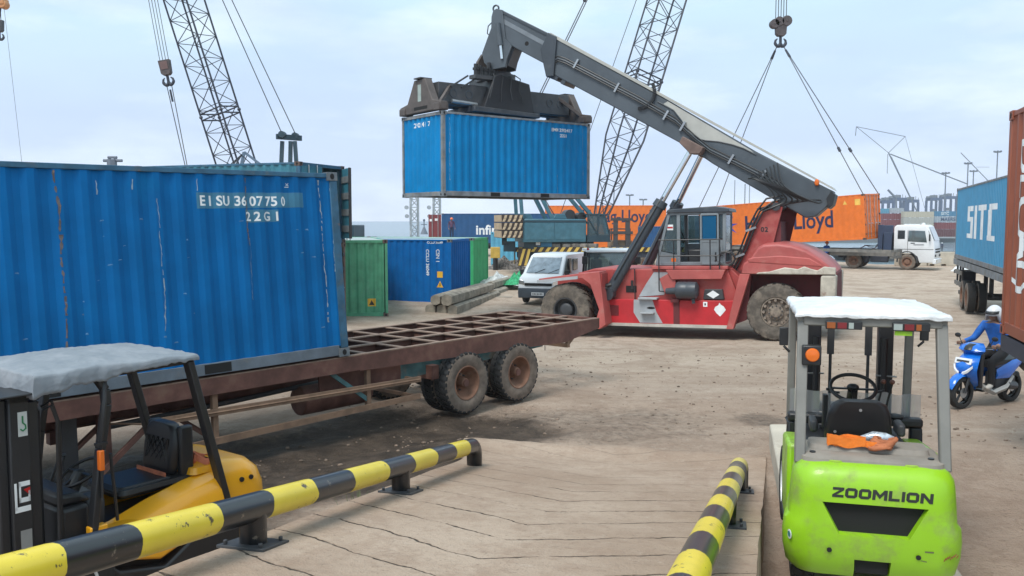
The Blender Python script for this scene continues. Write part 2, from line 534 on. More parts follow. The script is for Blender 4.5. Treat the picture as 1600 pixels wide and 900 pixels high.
def ground_material():
    m = bpy.data.materials.new('packed_dirt'); m.use_nodes = True
    nt = m.node_tree; b = nt.nodes['Principled BSDF']
    tc = nt.nodes.new('ShaderNodeTexCoord'); v = tc.outputs['Object']
    big = noise_(nt, v, 0.11, 4, 0.6)
    mid = noise_(nt, v, 0.75, 6, 0.65, 0.6)
    fine = noise_(nt, v, 9.0, 6, 0.7)
    grit = noise_(nt, v, 60.0, 3, 0.7)
    sepg = nt.nodes.new('ShaderNodeSeparateXYZ'); nt.links.new(v, sepg.inputs[0])
    yy = math_(nt, 'ADD', math_(nt, 'ADD', sepg.outputs['Y'], math_(nt, 'MULTIPLY', math_(nt, 'SUBTRACT', mid, 0.5), 5.0)), math_(nt, 'MULTIPLY', sepg.outputs['X'], -0.12))
    paved = maprange(nt, yy, 15.5, 19.0)   # worn paving beyond, bare earth nearer the ramp
    # lighter packed bands left by traffic crossing the yard
    tv = mapping_(nt, v, (0.10, 1.0, 1.0), rot=(0, 0, R(-8)))
    band = noise_(nt, tv, 0.9, 5, 0.6)
    earth = mixrgb(nt, maprange(nt, big, 0.35, 0.65), (0.37, 0.275, 0.21), (0.47, 0.358, 0.28))
    pave = mixrgb(nt, maprange(nt, big, 0.35, 0.65), (0.465, 0.37, 0.29), (0.54, 0.44, 0.355))
    col = mixrgb(nt, paved, earth, pave)
    col = mixrgb(nt, math_(nt, 'MULTIPLY', maprange(nt, mid, 0.43, 0.62), 0.55), col, (0.30, 0.213, 0.158))
    col = mixrgb(nt, math_(nt, 'MULTIPLY', maprange(nt, band, 0.48, 0.7), 0.42), col, (0.58, 0.485, 0.40))
    tv2 = mapping_(nt, v, (0.22, 1.6, 1.0), rot=(0, 0, R(28)))
    col = mixrgb(nt, math_(nt, 'MULTIPLY', maprange(nt, noise_(nt, tv2, 1.1, 6, 0.7), 0.55, 0.75), 0.45), col, (0.32, 0.228, 0.17))
    col = mixrgb(nt, math_(nt, 'MULTIPLY', maprange(nt, noise_(nt, mapping_(nt, v, (1.0, 0.16, 1.0), rot=(0, 0, R(35))), 3.2, 6, 0.75), 0.55, 0.7), 0.4), col, (0.30, 0.21, 0.155))
    col = mixrgb(nt, math_(nt, 'MULTIPLY', maprange(nt, fine, 0.52, 0.72), 0.5), col, (0.26, 0.185, 0.135))
    col = mixrgb(nt, math_(nt, 'MULTIPLY', maprange(nt, noise_(nt, v, 3.1, 7, 0.75), 0.5, 0.62), 0.4), col, (0.29, 0.20, 0.148))
    col = mixrgb(nt, math_(nt, 'MULTIPLY', maprange(nt, noise_(nt, v, 5.3, 7, 0.8), 0.56, 0.66), 0.4), col, (0.60, 0.50, 0.41))
    speck = noise_(nt, v, 24.0, 3, 0.6)
    col = mixrgb(nt, math_(nt, 'MULTIPLY', maprange(nt, speck, 0.66, 0.71), 0.65), col, (0.13, 0.095, 0.07))
    col = mixrgb(nt, math_(nt, 'MULTIPLY', maprange(nt, grit, 0.62, 0.72), 0.6), col, (0.16, 0.115, 0.085))
    at = nt.nodes.new('ShaderNodeAttribute'); at.attribute_name = 'mud'
    wet = noise_(nt, v, 2.2, 6, 0.7)
    mudc = mixrgb(nt, maprange(nt, wet, 0.35, 0.7), (0.050, 0.036, 0.027), (0.125, 0.09, 0.066))
    f = maprange(nt, math_(nt, 'ADD', at.outputs['Fac'], math_(nt, 'MULTIPLY', math_(nt, 'SUBTRACT', fine, 0.5), 0.8)), 0.12, 0.95)
    col = mixrgb(nt, f, col, mudc)
    nt.links.new(col, b.inputs['Base Color'])
    nt.links.new(maprange(nt, f, 0, 1, 0.95, 0.62), b.inputs['Roughness'])
    b.inputs['Specular IOR Level'].default_value = 0.25
    h = math_(nt, 'ADD', math_(nt, 'ADD', math_(nt, 'MULTIPLY', fine, 1.0), math_(nt, 'MULTIPLY', grit, 0.45)), math_(nt, 'MULTIPLY', speck, 0.6))
    trv = mapping_(nt, v, (1, 1, 1), rot=(0, 0, R(-48)))
    wv_ = noise_(nt, mapping_(nt, trv, (0.35, 3.2, 1)), 2.0, 6, 0.7, 1.2)
    h = math_(nt, 'ADD', h, math_(nt, 'MULTIPLY', math_(nt, 'MULTIPLY', wv_, f), 1.6))
    bp = nt.nodes.new('ShaderNodeBump'); bp.inputs['Strength'].default_value = 1.0; bp.inputs['Distance'].default_value = 0.05
    nt.links.new(h, bp.inputs['Height']); nt.links.new(bp.outputs[0], b.inputs['Normal'])
    return m

ground = g.build('ground', ground_material(), smooth=80)
at = ground.data.attributes.new('mud', 'FLOAT', 'POINT')
for i, vv in enumerate(ground.data.vertices):
    x, y, z = vv.co
    at.data[i].value = mud_amount(x, y) if (abs(x) < 20 and 0 < y < 40) else 0.0
tag(ground, kind='structure')

# quay wall below the edge of the yard
qw = MB()
ex = [x for x in gxs]
for i in range(len(ex) - 1):
    a, b_ = ex[i], ex[i + 1]
    qw.add([(a, edge_y(a) + .004, -0.01), (b_, edge_y(b_) + .004, -0.01), (b_, edge_y(b_) + .004, -9), (a, edge_y(a) + .004, -9)], [(0, 1, 2, 3)])
M_conc = mat('weathered_concrete', (0.40, 0.345, 0.28), 0.9, var=0.14, vs=1.2, dirt=(0.25, 0.19, 0.14), dirt_amt=0.45, ds=2.5, bump=0.35, bs=35)
M_concpale = mat('pale_concrete', (0.50, 0.45, 0.37), 0.9, var=0.12, vs=1.2, dirt=(0.33, 0.27, 0.2), dirt_amt=0.4, ds=3, bump=0.3, bs=40)
tag(qw.build('quay_wall', M_conc, smooth=0), kind='structure')

def water_material():
    m = bpy.data.materials.new('harbour_water'); m.use_nodes = True
    nt = m.node_tree; b = nt.nodes['Principled BSDF']
    tc = nt.nodes.new('ShaderNodeTexCoord'); v = tc.outputs['Object']
    b.inputs['Base Color'].default_value = (0.10, 0.16, 0.19, 1)
    b.inputs['Roughness'].default_value = 0.18
    b.inputs['IOR'].default_value = 1.33
    n = noise_(nt, mapping_(nt, v, (0.4, 1.0, 1)), 0.8, 5, 0.6)
    bp = nt.nodes.new('ShaderNodeBump'); bp.inputs['Strength'].default_value = 0.5; bp.inputs['Distance'].default_value = 0.3
    nt.links.new(n, bp.inputs['Height']); nt.links.new(bp.outputs[0], b.inputs['Normal'])
    return m
wt = MB(); wt.add([(-9000, 55, -5.5), (9000, 55, -5.5), (9000, 12000, -5.5), (-9000, 12000, -5.5)], [(0, 1, 2, 3)])
tag(wt.build('water', water_material(), smooth=0), kind='structure')
fq = MB(); fq.bx(60, 690, 345, 715, -9, -3.9)
tag(fq.build('far_quay', mat('far_quay_concrete', (0.16, 0.17, 0.18), 0.9), smooth=0), kind='structure')

# loading ramp (its own axes: x across, y up the yard, tilted 14.5 degrees)
RAMP_ROT = R(-14.5)
U = Vector((sin(R(14.5)), cos(R(14.5)), 0)); V = Vector((U.y, -U.x, 0))
def ramp_z(s):
    z = 0.1755 * (10.85 - s)
    if s > 9.6: z = max(z, 0.21935 * 0.0) if s > 10.85 else z
    return min(1.5, max(z, 0.0)) + 0.03 * sm(10.0, 10.9, s) * 1.0
def ST(s, t, z=0.0):
    p = U * s + V * t
    return Vector((p.x, p.y, z))
rb = MB()
ss = lin(-6, 3, 0.6) + lin(3, 11.2, 0.2) + [11.2, 11.35, 11.5, 11.62]
nt_ = 26
grid = []
for s in ss:
    row = []
    for k in range(nt_ + 1):
        w = k / nt_
        tl = -2.98 - 0.045 * (s - 4.0) - 0.03 * mnoise.noise(Vector((s * 1.3, 0, 0))) - 0.35 * sm(10, 11.6, s)
        tr_ = 0.10 + 0.045 * (s - 4.0) + 0.012 * mnoise.noise(Vector((s * 2.0, 7, 0)))
        tt = tl + (tr_ - tl) * w
        sj = s + (0.16 * mnoise.noise(Vector((tt * 1.1, 3, 1))) + 0.05 * mnoise.noise(Vector((tt * 5, 3, 1))) + 0.12 * w if s > 11.3 else 0)
        z = ramp_z(s) + 0.006 * mnoise.noise(Vector((tt * 2, s * 2, 0)))
        if s == ss[-1]: z = -0.05
        row.append((tt, sj, z))
    grid.append(row)
nc = nt_ + 1
rb.v = [p for r in grid for p in r]
for j in range(len(grid) - 1):
    for i in range(nt_):
        rb.f.append([j * nc + i, j * nc + i + 1, (j + 1) * nc + i + 1, (j + 1) * nc + i]); rb.m.append(0)
def side(idx, dx):
    n0 = len(rb.v)
    for r in grid: rb.v.append((r[idx][0] + dx, r[idx][1], -0.6))
    for j in range(len(grid) - 1):
        rb.f.append([j * nc + idx % nc, (j + 1) * nc + idx % nc, n0 + j + 1, n0 + j]); rb.m.append(0)
side(0, -0.04); side(nt_, 0.04)

def ramp_material():
    m = bpy.data.materials.new('grooved_concrete'); m.use_nodes = True
    nt = m.node_tree; b = nt.nodes['Principled BSDF']
    tc = nt.nodes.new('ShaderNodeTexCoord'); v = tc.outputs['Object']
    sep = nt.nodes.new('ShaderNodeSeparateXYZ'); nt.links.new(v, sep.inputs[0])
    wob = math_(nt, 'MULTIPLY', math_(nt, 'SUBTRACT', noise_(nt, v, 1.1, 5, 0.65), 0.5), 0.34)
    chev = math_(nt, 'MULTIPLY', math_(nt, 'ABSOLUTE', math_(nt, 'ADD', sep.outputs['X'], 1.47)), 0.56)
    d = math_(nt, 'ADD', math_(nt, 'SUBTRACT', sep.outputs['Y'], chev), wob)
    cell = math_(nt, 'PINGPONG', math_(nt, 'MULTIPLY', d, 1 / 0.62), 0.5)
    width = math_(nt, 'MULTIPLY', maprange(nt, noise_(nt, v, 2.9, 4, 0.6), 0.35, 0.65), 0.014)
    groove = maprange(nt, math_(nt, 'SUBTRACT', cell, width), -0.004, 0.016, 1.0, 0.0)
    groove = math_(nt, 'MULTIPLY', groove, maprange(nt, noise_(nt, v, 1.9, 5, 0.75), 0.36, 0.50))
    worn = maprange(nt, math_(nt, 'ADD', sep.outputs['Y'], math_(nt, 'MULTIPLY', noise_(nt, v, 1.2, 4, 0.6), 3.0)), 8.2, 11.6, 1.0, 0.3)
    groove = math_(nt, 'MULTIPLY', groove, worn)
    big = noise_(nt, v, 0.5, 5, 0.65); fine = noise_(nt, v, 11, 6, 0.7); grit = noise_(nt, v, 75, 3, 0.6)
    col = mixrgb(nt, maprange(nt, big, 0.3, 0.7), (0.345, 0.25, 0.185), (0.46, 0.352, 0.272))
    rub = mapping_(nt, v, (1.4, 0.12, 1))
    col = mixrgb(nt, math_(nt, 'MULTIPLY', maprange(nt, noise_(nt, rub, 2.2, 5, 0.65), 0.5, 0.72), 0.5), col, (0.32, 0.22, 0.16))
    col = mixrgb(nt, math_(nt, 'MULTIPLY', maprange(nt, noise_(nt, v, 2.7, 7, 0.75), 0.47, 0.62), 0.45), col, (0.315, 0.218, 0.16))
    col = mixrgb(nt, math_(nt, 'MULTIPLY', maprange(nt, noise_(nt, v, 6.1, 7, 0.8), 0.56, 0.66), 0.35), col, (0.56, 0.45, 0.365))
    col = mixrgb(nt, math_(nt, 'MULTIPLY', maprange(nt, fine, 0.5, 0.72), 0.45), col, (0.25, 0.175, 0.128))
    col = mixrgb(nt, math_(nt, 'MULTIPLY', maprange(nt, grit, 0.62, 0.72), 0.55), col, (0.11, 0.085, 0.065))
    col = mixrgb(nt, groove, col, (0.085, 0.064, 0.048))
    nt.links.new(col, b.inputs['Base Color'])
    b.inputs['Roughness'].default_value = 0.92; b.inputs['Specular IOR Level'].default_value = 0.25
    pit = noise_(nt, v, 26.0, 3, 0.6)
    col2 = mixrgb(nt, math_(nt, 'MULTIPLY', maprange(nt, pit, 0.65, 0.70), 0.5), col, (0.15, 0.11, 0.085))
    nt.links.new(col2, b.inputs['Base Color'])
    h = math_(nt, 'SUBTRACT', math_(nt, 'ADD', math_(nt, 'MULTIPLY', fine, 0.8), math_(nt, 'MULTIPLY', grit, 0.3)), math_(nt, 'MULTIPLY', groove, 1.2))
    bp = nt.nodes.new('ShaderNodeBump'); bp.inputs['Strength'].default_value = 0.9; bp.inputs['Distance'].default_value = 0.03
    nt.links.new(h, bp.inputs['Height']); nt.links.new(bp.outputs[0], b.inputs['Normal'])
    return m
ramp = rb.build('ramp', ramp_material(), smooth=50)
ramp.rotation_euler = (0, 0, RAMP_ROT)
tag(ramp, kind='structure')

# concrete slab under the lime forklift
sl = MB()
prof = [(0.52, -4.0), (0.56, 4.0), (0.53, 8.0), (0.50, 12.25), (1.1, 12.42), (1.75, 12.3), (1.8, 6.0), (1.85, -4.0)]
sl.prism(prof, -0.5, 0.305, 'z')
slab = sl.build('concrete_slab', M_concpale, bevel=0.02)
slab.rotation_euler = (0, 0, RAMP_ROT)
tag(slab, kind='structure')

# loose stones and clods lying about the yard: too many to count
stn = MB()
for i in range(900):
    if i < 560:
        x, y = random.uniform(-3, 9), random.uniform(11.8, 22)
    elif i < 780:
        a = random.random(); x, y = -7.5 + a * 7 + random.gauss(0, .8), 7.2 + a * 5.6 + random.gauss(0, .9)
    else:
        x, y = random.uniform(2.6, 7), random.uniform(4.5, 14)
    P = Vector((x, y, 0)); s_, t_ = P.dot(U), P.dot(V)
    if -3.7 < t_ < 1.9 and s_ < 12.6: continue
    r = random.choice((0.010, 0.012, 0.014, 0.016, 0.019, 0.026))
    q = MB(); q.ball((0, 0, 0), (r * random.uniform(.8, 1.4), r * random.uniform(.8, 1.4), r * 0.7), 7)
    q.v = [tuple(c * (1 + 0.35 * mnoise.noise(Vector(vv) * 60 + Vector((i, 0, 0)))) for c in vv) for vv in q.v]
    q.xform(Matrix.Translation((x, y, gz(x, y) + r * 0.3)) @ Matrix.Rotation(random.random() * 6, 4, 'Z'))
    stn.add(q.v, q.f)
tag(stn.build('loose_stones', mat('stone', (0.19, 0.14, 0.105), 0.9, var=0.5, vs=2)), kind='stuff')

# grass tuft growing at the edge of the ramp
gr = MB()
base = ST(7.3, -3.36, 0); gzb = gz(base.x, base.y)
for i in range(70):
    a = random.random() * 6.28; rr_ = random.random() * 0.13
    p = Vector((base.x + rr_ * cos(a), base.y + rr_ * sin(a) * 2, gzb))
    h = random.uniform(0.25, 0.62); l = Vector((cos(a), sin(a), 0)) * random.uniform(0.05, 0.2)
    w = Vector((-sin(a), cos(a), 0)) * 0.006
    q = p + l * 0.45 + Vector((0, 0, h * 0.6)); t = p + l + Vector((0, 0, h))
    gr.add([p - w, p + w, q + w, q - w, t], [(0, 1, 2, 3), (3, 2, 4)])
tag(gr.build('grass_tuft', mat('grass_blade', (0.12, 0.17, 0.05), 0.7, var=0.4, vs=8), smooth=0), 'tuft of green grass growing at the left edge of the concrete ramp', 'grass')

# ------------------------------------------------------------------ striped guard rails on the ramp
M_yel = mat('yellow_paint', (0.76, 0.58, 0.035), 0.38, var=0.06, dirt=(0.45, 0.33, 0.08), dirt_amt=0.22, ds=4, spots=(0.07, 0.05, 0.03), spots_amt=0.62, ss=8, coat=0.2)
M_blk = mat('glossy_black_paint', (0.012, 0.012, 0.014), 0.3, dirt=(0.10, 0.09, 0.08), dirt_amt=0.2, ds=5, spots=(0.16, 0.13, 0.10), spots_amt=0.6, ss=7, coat=0.25)
M_yeld = mat('dusty_yellow_paint', (0.62, 0.50, 0.12), 0.6, var=0.1, dirt=(0.42, 0.34, 0.2), dirt_amt=0.5, ds=4)
M_blkd = mat('dusty_black_paint', (0.10, 0.085, 0.07), 0.7, var=0.2, dirt=(0.25, 0.2, 0.15), dirt_amt=0.5, ds=4)

def guard_rail(label, tl, s0, s1, posts, first_yellow, seg, end_post, dusty_from, hgt=0.24, rad=0.091):
    # tl(s): sideways place on the ramp
    e0 = ST(s0, tl(s0), ramp_z(s0))
    root = thing('guard_rail', label, 'guard rail', e0, group='striped guard rails of the ramp')
    def P(s, dz=0.0): return ST(s, tl(s), ramp_z(s) + dz) - e0
    b = MB(); n = 20
    edges = [s0]; k = 0
    if len(seg) > 3: edges = [s0] + list(seg) + [s1]
    while edges[-1] < s1:
        edges.append(min(s1, edges[-1] + seg[k % len(seg)])); k += 1
    mats = [M_yel, M_blk, M_yeld, M_blkd]
    for i in range(len(edges) - 1):
        yellow = (i % 2 == 0) == first_yellow
        a, c = edges[i], edges[i + 1]
        mi = (0 if yellow else 1) + (2 if (a + c) / 2 > dusty_from else 0)
        b.tube([P(a, hgt), P((a + c) / 2, hgt), P(c, hgt)], rad, n, mi)
    for q_, v_ in enumerate(b.v):   # hand-painted bands: their edges wander a little along the tube
        w_ = Vector(v_); s_ = (w_ + e0).dot(U); k_ = 0.022 * mnoise.noise(Vector((round(s_ * 4) * 3.1, w_.x * 14, w_.z * 14)))
        b.v[q_] = tuple(w_ + (U + Vector((0, 0, -0.1755))) * k_)
    # elbow down at the far end
    d = (P(s1, hgt) - P(s1 - 0.1, hgt)).normalized()
    pth = []
    for k in range(9):
        a = R(90) * k / 8
        pth.append(P(s1, hgt) + d * (sin(a) * 0.13) + Vector((0, 0, -1)) * (0.13 * (1 - cos(a))))
    last = pth[-1]
    pth.append(Vector((last.x, last.y, P(s1).z - 0.12)))
    b.tube(pth, rad, n, 3 if s1 > dusty_from else 1)
    b.build('rail', mats, root, smooth=40)
    for s in posts:
        q = MB(); q.cyl(P(s, 0.012), P(s, hgt - 0.02), rad * 0.92, None, 18)
        po = q.build('post', M_blk, root)
        q = MB(); q.box(P(s, 0.008), (0.32, 0.32, 0.02), rot=Euler((math.atan(-0.1755), 0, RAMP_ROT)))
        for sx in (-1, 1):
            for sy in (-1, 1):
                c = P(s, 0.02) + V * (0.12 * sx) + U * (0.12 * sy) + Vector((0, 0, -0.1755 * 0.12 * sy))
                q.cyl(c, c + Vector((0, 0, 0.025)), 0.014, None, 6)
        q.build('base_plate', M_dark, po, bevel=0.003)
    return root
guard_rail('black and yellow striped guard rail between the ramp and the yellow forklift',
           lambda s: -2.88 - 0.012 * (s - 5.0), 1.4, 9.45, [2.2, 4.68, 7.2], False, [2.45, 3.03, 3.53, 4.23, 4.80, 5.40, 6.02, 6.72, 7.36, 8.0, 8.62, 9.15], True, 99)
guard_rail('dusty-ended black and yellow striped guard rail beside the lime forklift',
           lambda s: -0.18 + 0.05 * (s - 4.0), 1.6, 9.25, [3.3, 6.9, 9.0], True, [0.52, 0.52], True, 7.6)

# ================================================================== SHIPPING CONTAINERS
CW = 2.438
def corr_breaks(u0, u1, pitch):
    n = max(1, round((u1 - u0) / pitch)); p = (u1 - u0) / n
    br = [(u0, 0.0)]
    for i in range(n):
        a = u0 + i * p
        br += [(a + .13 * p, 0.0), (a + .37 * p, 1.0), (a + .63 * p, 1.0), (a + .87 * p, 0.0)]
    br.append((u1, 0.0))
    return br
def corr_at(br, u):
    if u <= br[0][0] or u >= br[-1][0]: return 0.0
    for (a, d0), (b, d1) in zip(br, br[1:]):
        if a <= u <= b: return d0 + (d1 - d0) * (u - a) / max(1e-9, b - a)
    return 0.0

class Box:
    """a container under construction; faces: front (-y), back (+y), near_end (+x), far_end (-x)"""
    def __init__(s, label, loc, rot, L=6.058, H=2.591, paint=None, rail=None, casting=None, group=None, depth=0.036,
                 pitch=0.278, end_pitch=0.235, ends=('panel', 'door'), rows=1, dent=0.0, pockets=True, roof=None, brail=None, name='shipping_container', seed=0):
        s.L, s.H, s.depth, s.paint = L, H, depth, paint
        rail = rail or paint; casting = casting or rail
        s.root = thing(name, label, 'container', loc, rot, group)
        s.seed = seed
        s.br = {}
        W = CW; e = 0.13
        for face in ('front', 'back'):
            s.br[face] = corr_breaks(e, L - e, pitch); s.panel(face, 'side_panel', rows, dent, .155, H - .075)
        for face, kind in (('near_end', ends[0]), ('far_end', ends[1])):
            if kind == 'panel':
                s.br[face] = corr_breaks(e, W - e, end_pitch); s.panel(face, 'end_panel', 1, 0, .15, H - .1)
            elif kind == 'door':
                s.doors(face)
            elif kind == 'open':
                pass
        h = L / 2
        b = MB(); b.bx(-h + .1, h - .1, -W / 2 + .04, W / 2 - .04, H - .06, H - .028)
        b.build('roof_panel', roof or paint, s.root, smooth=0)
        b = MB(); b.bx(-h + .06, h - .06, -W / 2 + .05, W / 2 - .05, .1, .15)
        for k in range(int(L / .45)): b.bx(-h + .3 + k * .45, -h + .36 + k * .45, -W / 2 + .05, W / 2 - .05, .03, .1)
        b.build('floor', M_dark, s.root, smooth=0)
        for sy in (-1, 1):
            b = MB()
            y0 = sy * (W / 2 - .012); y1 = sy * (W / 2 - .075)
            b.bx(-h + .16, h - .16, min(y0, y1), max(y0, y1), H - .078, H - .016)
            b.build('top_rail', rail, s.root, bevel=.006)
            b = MB()
            y1 = sy * (W / 2 - .06)
            b.bx(-h + .16, h - .16, min(y0, y1), max(y0, y1), .02, .165)
            br_ = b.build('bottom_rail', brail or rail, s.root, bevel=.006)
            if pockets and L < 7:
                for px in (-1.02, 1.02):
                    b = MB(); b.bx(px - .18, px + .18, sy * (W / 2 - .009) - .002, sy * (W / 2 - .009) + .002, .035, .15)
                    b.build('fork_pocket', M_void, s.root, smooth=0)  # flat near-black plate paints the shade of the pocket
        for sx in (-1, 1):
            b = MB()
            b.bx(sx * (h - .1) if sx > 0 else -h + .01, h - .01 if sx > 0 else -h + .1, -W / 2 + .17, W / 2 - .17, H - .11, H - .012)
            b.bx(sx * (h - .1) if sx > 0 else -h + .01, h - .01 if sx > 0 else -h + .1, -W / 2 + .17, W / 2 - .17, .012, .15)
            b.build_split('end_sill', rail, s.root, bevel=.006)
            for sy in (-1, 1):
                b = MB()
                x0, x1 = sx * (h - .006), sx * (h - .135); y0, y1 = sy * (W / 2 - .006), sy * (W / 2 - .10)
                b.bx(min(x0, x1), max(x0, x1), min(y0, y1), max(y0, y1), .119, H - .119)
                po = b.build('corner_post', rail, s.root, bevel=.012)
                for z0 in (0.0, H - .118):
                    b = MB()
                    x1, y1 = sx * (h - .178), sy * (W / 2 - .162)
                    b.bx(min(sx * h, x1), max(sx * h, x1), min(sy * W / 2, y1), max(sy * W / 2, y1), z0, z0 + .118)
                    # flat near-black ovals stand in for the shaded holes
                    ov = [(.032 * cos(a * pi / 8), .042 * sin(a * pi / 8)) for a in range(16)]
                    cx_, cy_, cz_ = sx * (h - .089), sy * (W / 2 - .081), z0 + .059
                    ya = sy * (W / 2 + .002); xa = sx * (h + .002)
                    b.prism([(cx_ + p * 1.1, cz_ + q) for p, q in ov], ya - .001, ya + .001, 'y', 1)
                    b.prism([(cy_ + p * 1.1, cz_ + q) for p, q in ov], xa - .001, xa + .001, 'x', 1)
                    b.build('corner_casting', [casting, M_void], po, bevel=.006)
    def pt(s, face, u, v, d=0.0):
        L, W = s.L, CW; i = .018 + d
        if face == 'front': return Vector((-L / 2 + u, -W / 2 + i, v))
        if face == 'back': return Vector((L / 2 - u, W / 2 - i, v))
        if face == 'near_end': return Vector((L / 2 - i - .01, -W / 2 + u, v))
        return Vector((-L / 2 + i + .01, W / 2 - u, v))
    def dent(s, face, u, v):
        if not s.dent_amp or face != 'front': return 0.0
        n = mnoise.noise(Vector((u * 1.3, v * 1.6, 4.2 + s.seed))) * .6 + mnoise.noise(Vector((u * 3.7, v * 3.1, 1.2 + s.seed))) * .4
        return max(0, n) * s.dent_amp
    def panel(s, face, name, rows, dent, z0, z1):
        s.dent_amp = dent if face == 'front' else 0
        br = s.br[face]
        us = []
        for (a, d0), (b_, d1) in zip(br, br[1:]):
            k = 2 if rows > 1 else 1
            for q in range(k): us.append(a + (b_ - a) * q / k)
        us.append(br[-1][0])
        vs, fs = [], []
        for r in range(rows + 1):
            v = z0 + (z1 - z0) * r / rows
            for u in us: vs.append(s.pt(face, u, v, corr_at(br, u) * s.depth + s.dent(face, u, v)))
        n = len(us)
        for r in range(rows):
            for i in range(n - 1): fs.append((r * n + i, r * n + i + 1, (r + 1) * n + i + 1, (r + 1) * n + i))
        b = MB(); b.add(vs, fs)
        b.build(name, s.paint, s.root, smooth=18)
    def doors(s, face, mats=None):
        W, H = CW, s.H
        sx = 1 if face == 'near_end' else -1
        for k in (0, 1):
            u0, u1 = (.12, W / 2 - .006) if k == 0 else (W / 2 + .006, W - .12)
            b = MB()
            a, c = s.pt(face, u0, .15, .02), s.pt(face, u1, H - .12, .065)
            b.bx(min(a.x, c.x), max(a.x, c.x), min(a.y, c.y), max(a.y, c.y), .16, H - .115)
            for q in range(5):
                v = .42 + q * (H - .75) / 4.3
                a, c = s.pt(face, u0 + .08, v, -.002), s.pt(face, u1 - .08, v + .2, .02)
                b.bx(min(a.x, c.x), max(a.x, c.x), min(a.y, c.y), max(a.y, c.y), v, v + .22)
            d = b.build('door', s.paint, s.root, bevel=.01)
            for fr in (.3, .72):
                b = MB()
                u = u0 + (u1 - u0) * fr
                b.cyl(s.pt(face, u, .1, -.028), s.pt(face, u, H - .06, -.028), .017, None, 8)
                for v in (.35, 1.2, H - .35): b.box(s.pt(face, u, v, -.02), (.05, .05, .07))
                b.beam(s.pt(face, u, 1.05, -.045), s.pt(face, u + .28, 1.0, -.045), .02, .035)
                b.build('lock_rod', M_steel, d, smooth=40)
            for v in (.35, .95, 1.6, H - .35):
                uu = u0 if k == 0 else u1
                b = MB(); b.box(s.pt(face, uu, v, -.005), (.06, .09, .11))
                b.build('hinge', M_dark, d)
    def decal(s, face, vs2, fs, m, name, off=.003):
        """lay flat shapes on a corrugated face, cutting them at every fold"""
        br = s.br.get(face)
        bm = bmesh.new()
        bv = [bm.verts.new((u, v, 0)) for u, v in vs2]
        for f in fs:
            try: bm.faces.new([bv[i] for i in f])
            except ValueError: pass
        if br:
            lo = min(p[0] for p in vs2); hi = max(p[0] for p in vs2)
            for u, d in br:
                if lo < u < hi:
                    bmesh.ops.bisect_plane(bm, geom=bm.verts[:] + bm.edges[:] + bm.faces[:], plane_co=(u, 0, 0), plane_no=(1, 0, 0), dist=1e-6)
        for v in bm.verts:
            u, w = v.co.x, v.co.y
            d = (corr_at(br, u) * s.depth if br else 0) + (s.dent(face, u, w) if face == 'front' else 0) - off
            v.co = s.pt(face, u, w, d)
        me = bpy.data.meshes.new(name); bm.to_mesh(me); bm.free()
        me.materials.append(m)
        o = bpy.data.objects.new(name, me); COL.objects.link(o); o.parent = s.root
        return o
    def text(s, face, string, u, v, size, m, rot=0, bold=0.0, spacing=1.0, xs=1.0, off=.003, align='LEFT', shear=0.0):
        vs, fs = text_geo(string, size, bold, spacing, align, xs)
        if shear: vs = [(x + y * shear, y) for x, y in vs]
        if rot: vs = [(-y, x) if rot > 0 else (y, -x) for x, y in vs]
        s.decal(face, [(u + x, v + y) for x, y in vs], fs, m, 'lettering', off)
    def poly(s, face, polys, m, name='marking', off=.0025):
        vs, fs = [], []
        for p in polys:
            fs.append(tuple(range(len(vs), len(vs) + len(p)))); vs += p
        s.decal(face, vs, fs, m, name, off)
    def streaks(s, face, items, m, name, seed=1):
        """ragged vertical scrapes: (u, v_top, v_bottom, width)"""
        rnd = random.Random(seed)
        vs, fs = [], []
        for u, vt, vb, w in items:
            n = max(3, int((vt - vb) / .035)); gap = 0
            pl = None; x = 0
            for i in range(n + 1):
                v = vt + (vb - vt) * i / n
                x = x * .92 + rnd.gauss(0, .005); ww = w * rnd.uniform(.15, 1.0) * (0.4 + .6 * abs(mnoise.noise(Vector((u * 9, v * 3, seed)))) * 2)
                base = len(vs); vs += [(u + x - ww / 2, v), (u + x + ww / 2, v)]
                if pl is not None and rnd.random() > .12: fs.append((pl, pl + 1, base + 1, base))
                pl = base
        s.decal(face, vs, fs, m, name, off=.002)

def corner_loc(corner, loc_off, yaw, pitch=0.0, roll=0.0):
    M = Euler((roll, pitch, yaw)).to_matrix()
    return Vector(corner) - M @ Vector(loc_off)

BLUE_A = mat('blue_container_paint', (0.002, 0.125, 0.355), 0.6, spec=.12, var=0.13, vs=1.1, dirt=(0.005, 0.17, 0.41), dirt_amt=0.4, ds=1.6,
             streak=(0.006, 0.15, 0.45), streak_amt=0.45, spots=(0.12, 0.26, 0.42), spots_amt=0.10, ss=6)
BLUE_B = mat('lifted_container_paint', (0.003, 0.205, 0.48), 0.6, spec=.12, var=0.1, vs=1.5, dirt=(0.008, 0.26, 0.54), dirt_amt=0.3, ds=2,
             streak=(0.014, 0.14, 0.36), streak_amt=0.4, spots=(0.3, 0.42, 0.5), spots_amt=0.10, ss=5)
BLUE_C = mat('deep_blue_container_paint', (0.003, 0.12, 0.38), 0.6, spec=.12, var=0.1, dirt=(0.008, 0.165, 0.43), dirt_amt=0.2)
TEAL = mat('teal_container_paint', (0.035, 0.165, 0.23), 0.5, var=0.2, dirt=(0.12, 0.2, 0.22), dirt_amt=0.4, spots=RUST, spots_amt=0.2, ss=5)
GREEN = mat('faded_green_container_paint', (0.085, 0.33, 0.185), 0.55, var=0.15, dirt=(0.16, 0.38, 0.25), dirt_amt=0.4, ds=2,
            streak=(0.05, 0.2, 0.12), streak_amt=0.45, spots=(0.13, 0.08, 0.05), spots_amt=0.2, ss=5)
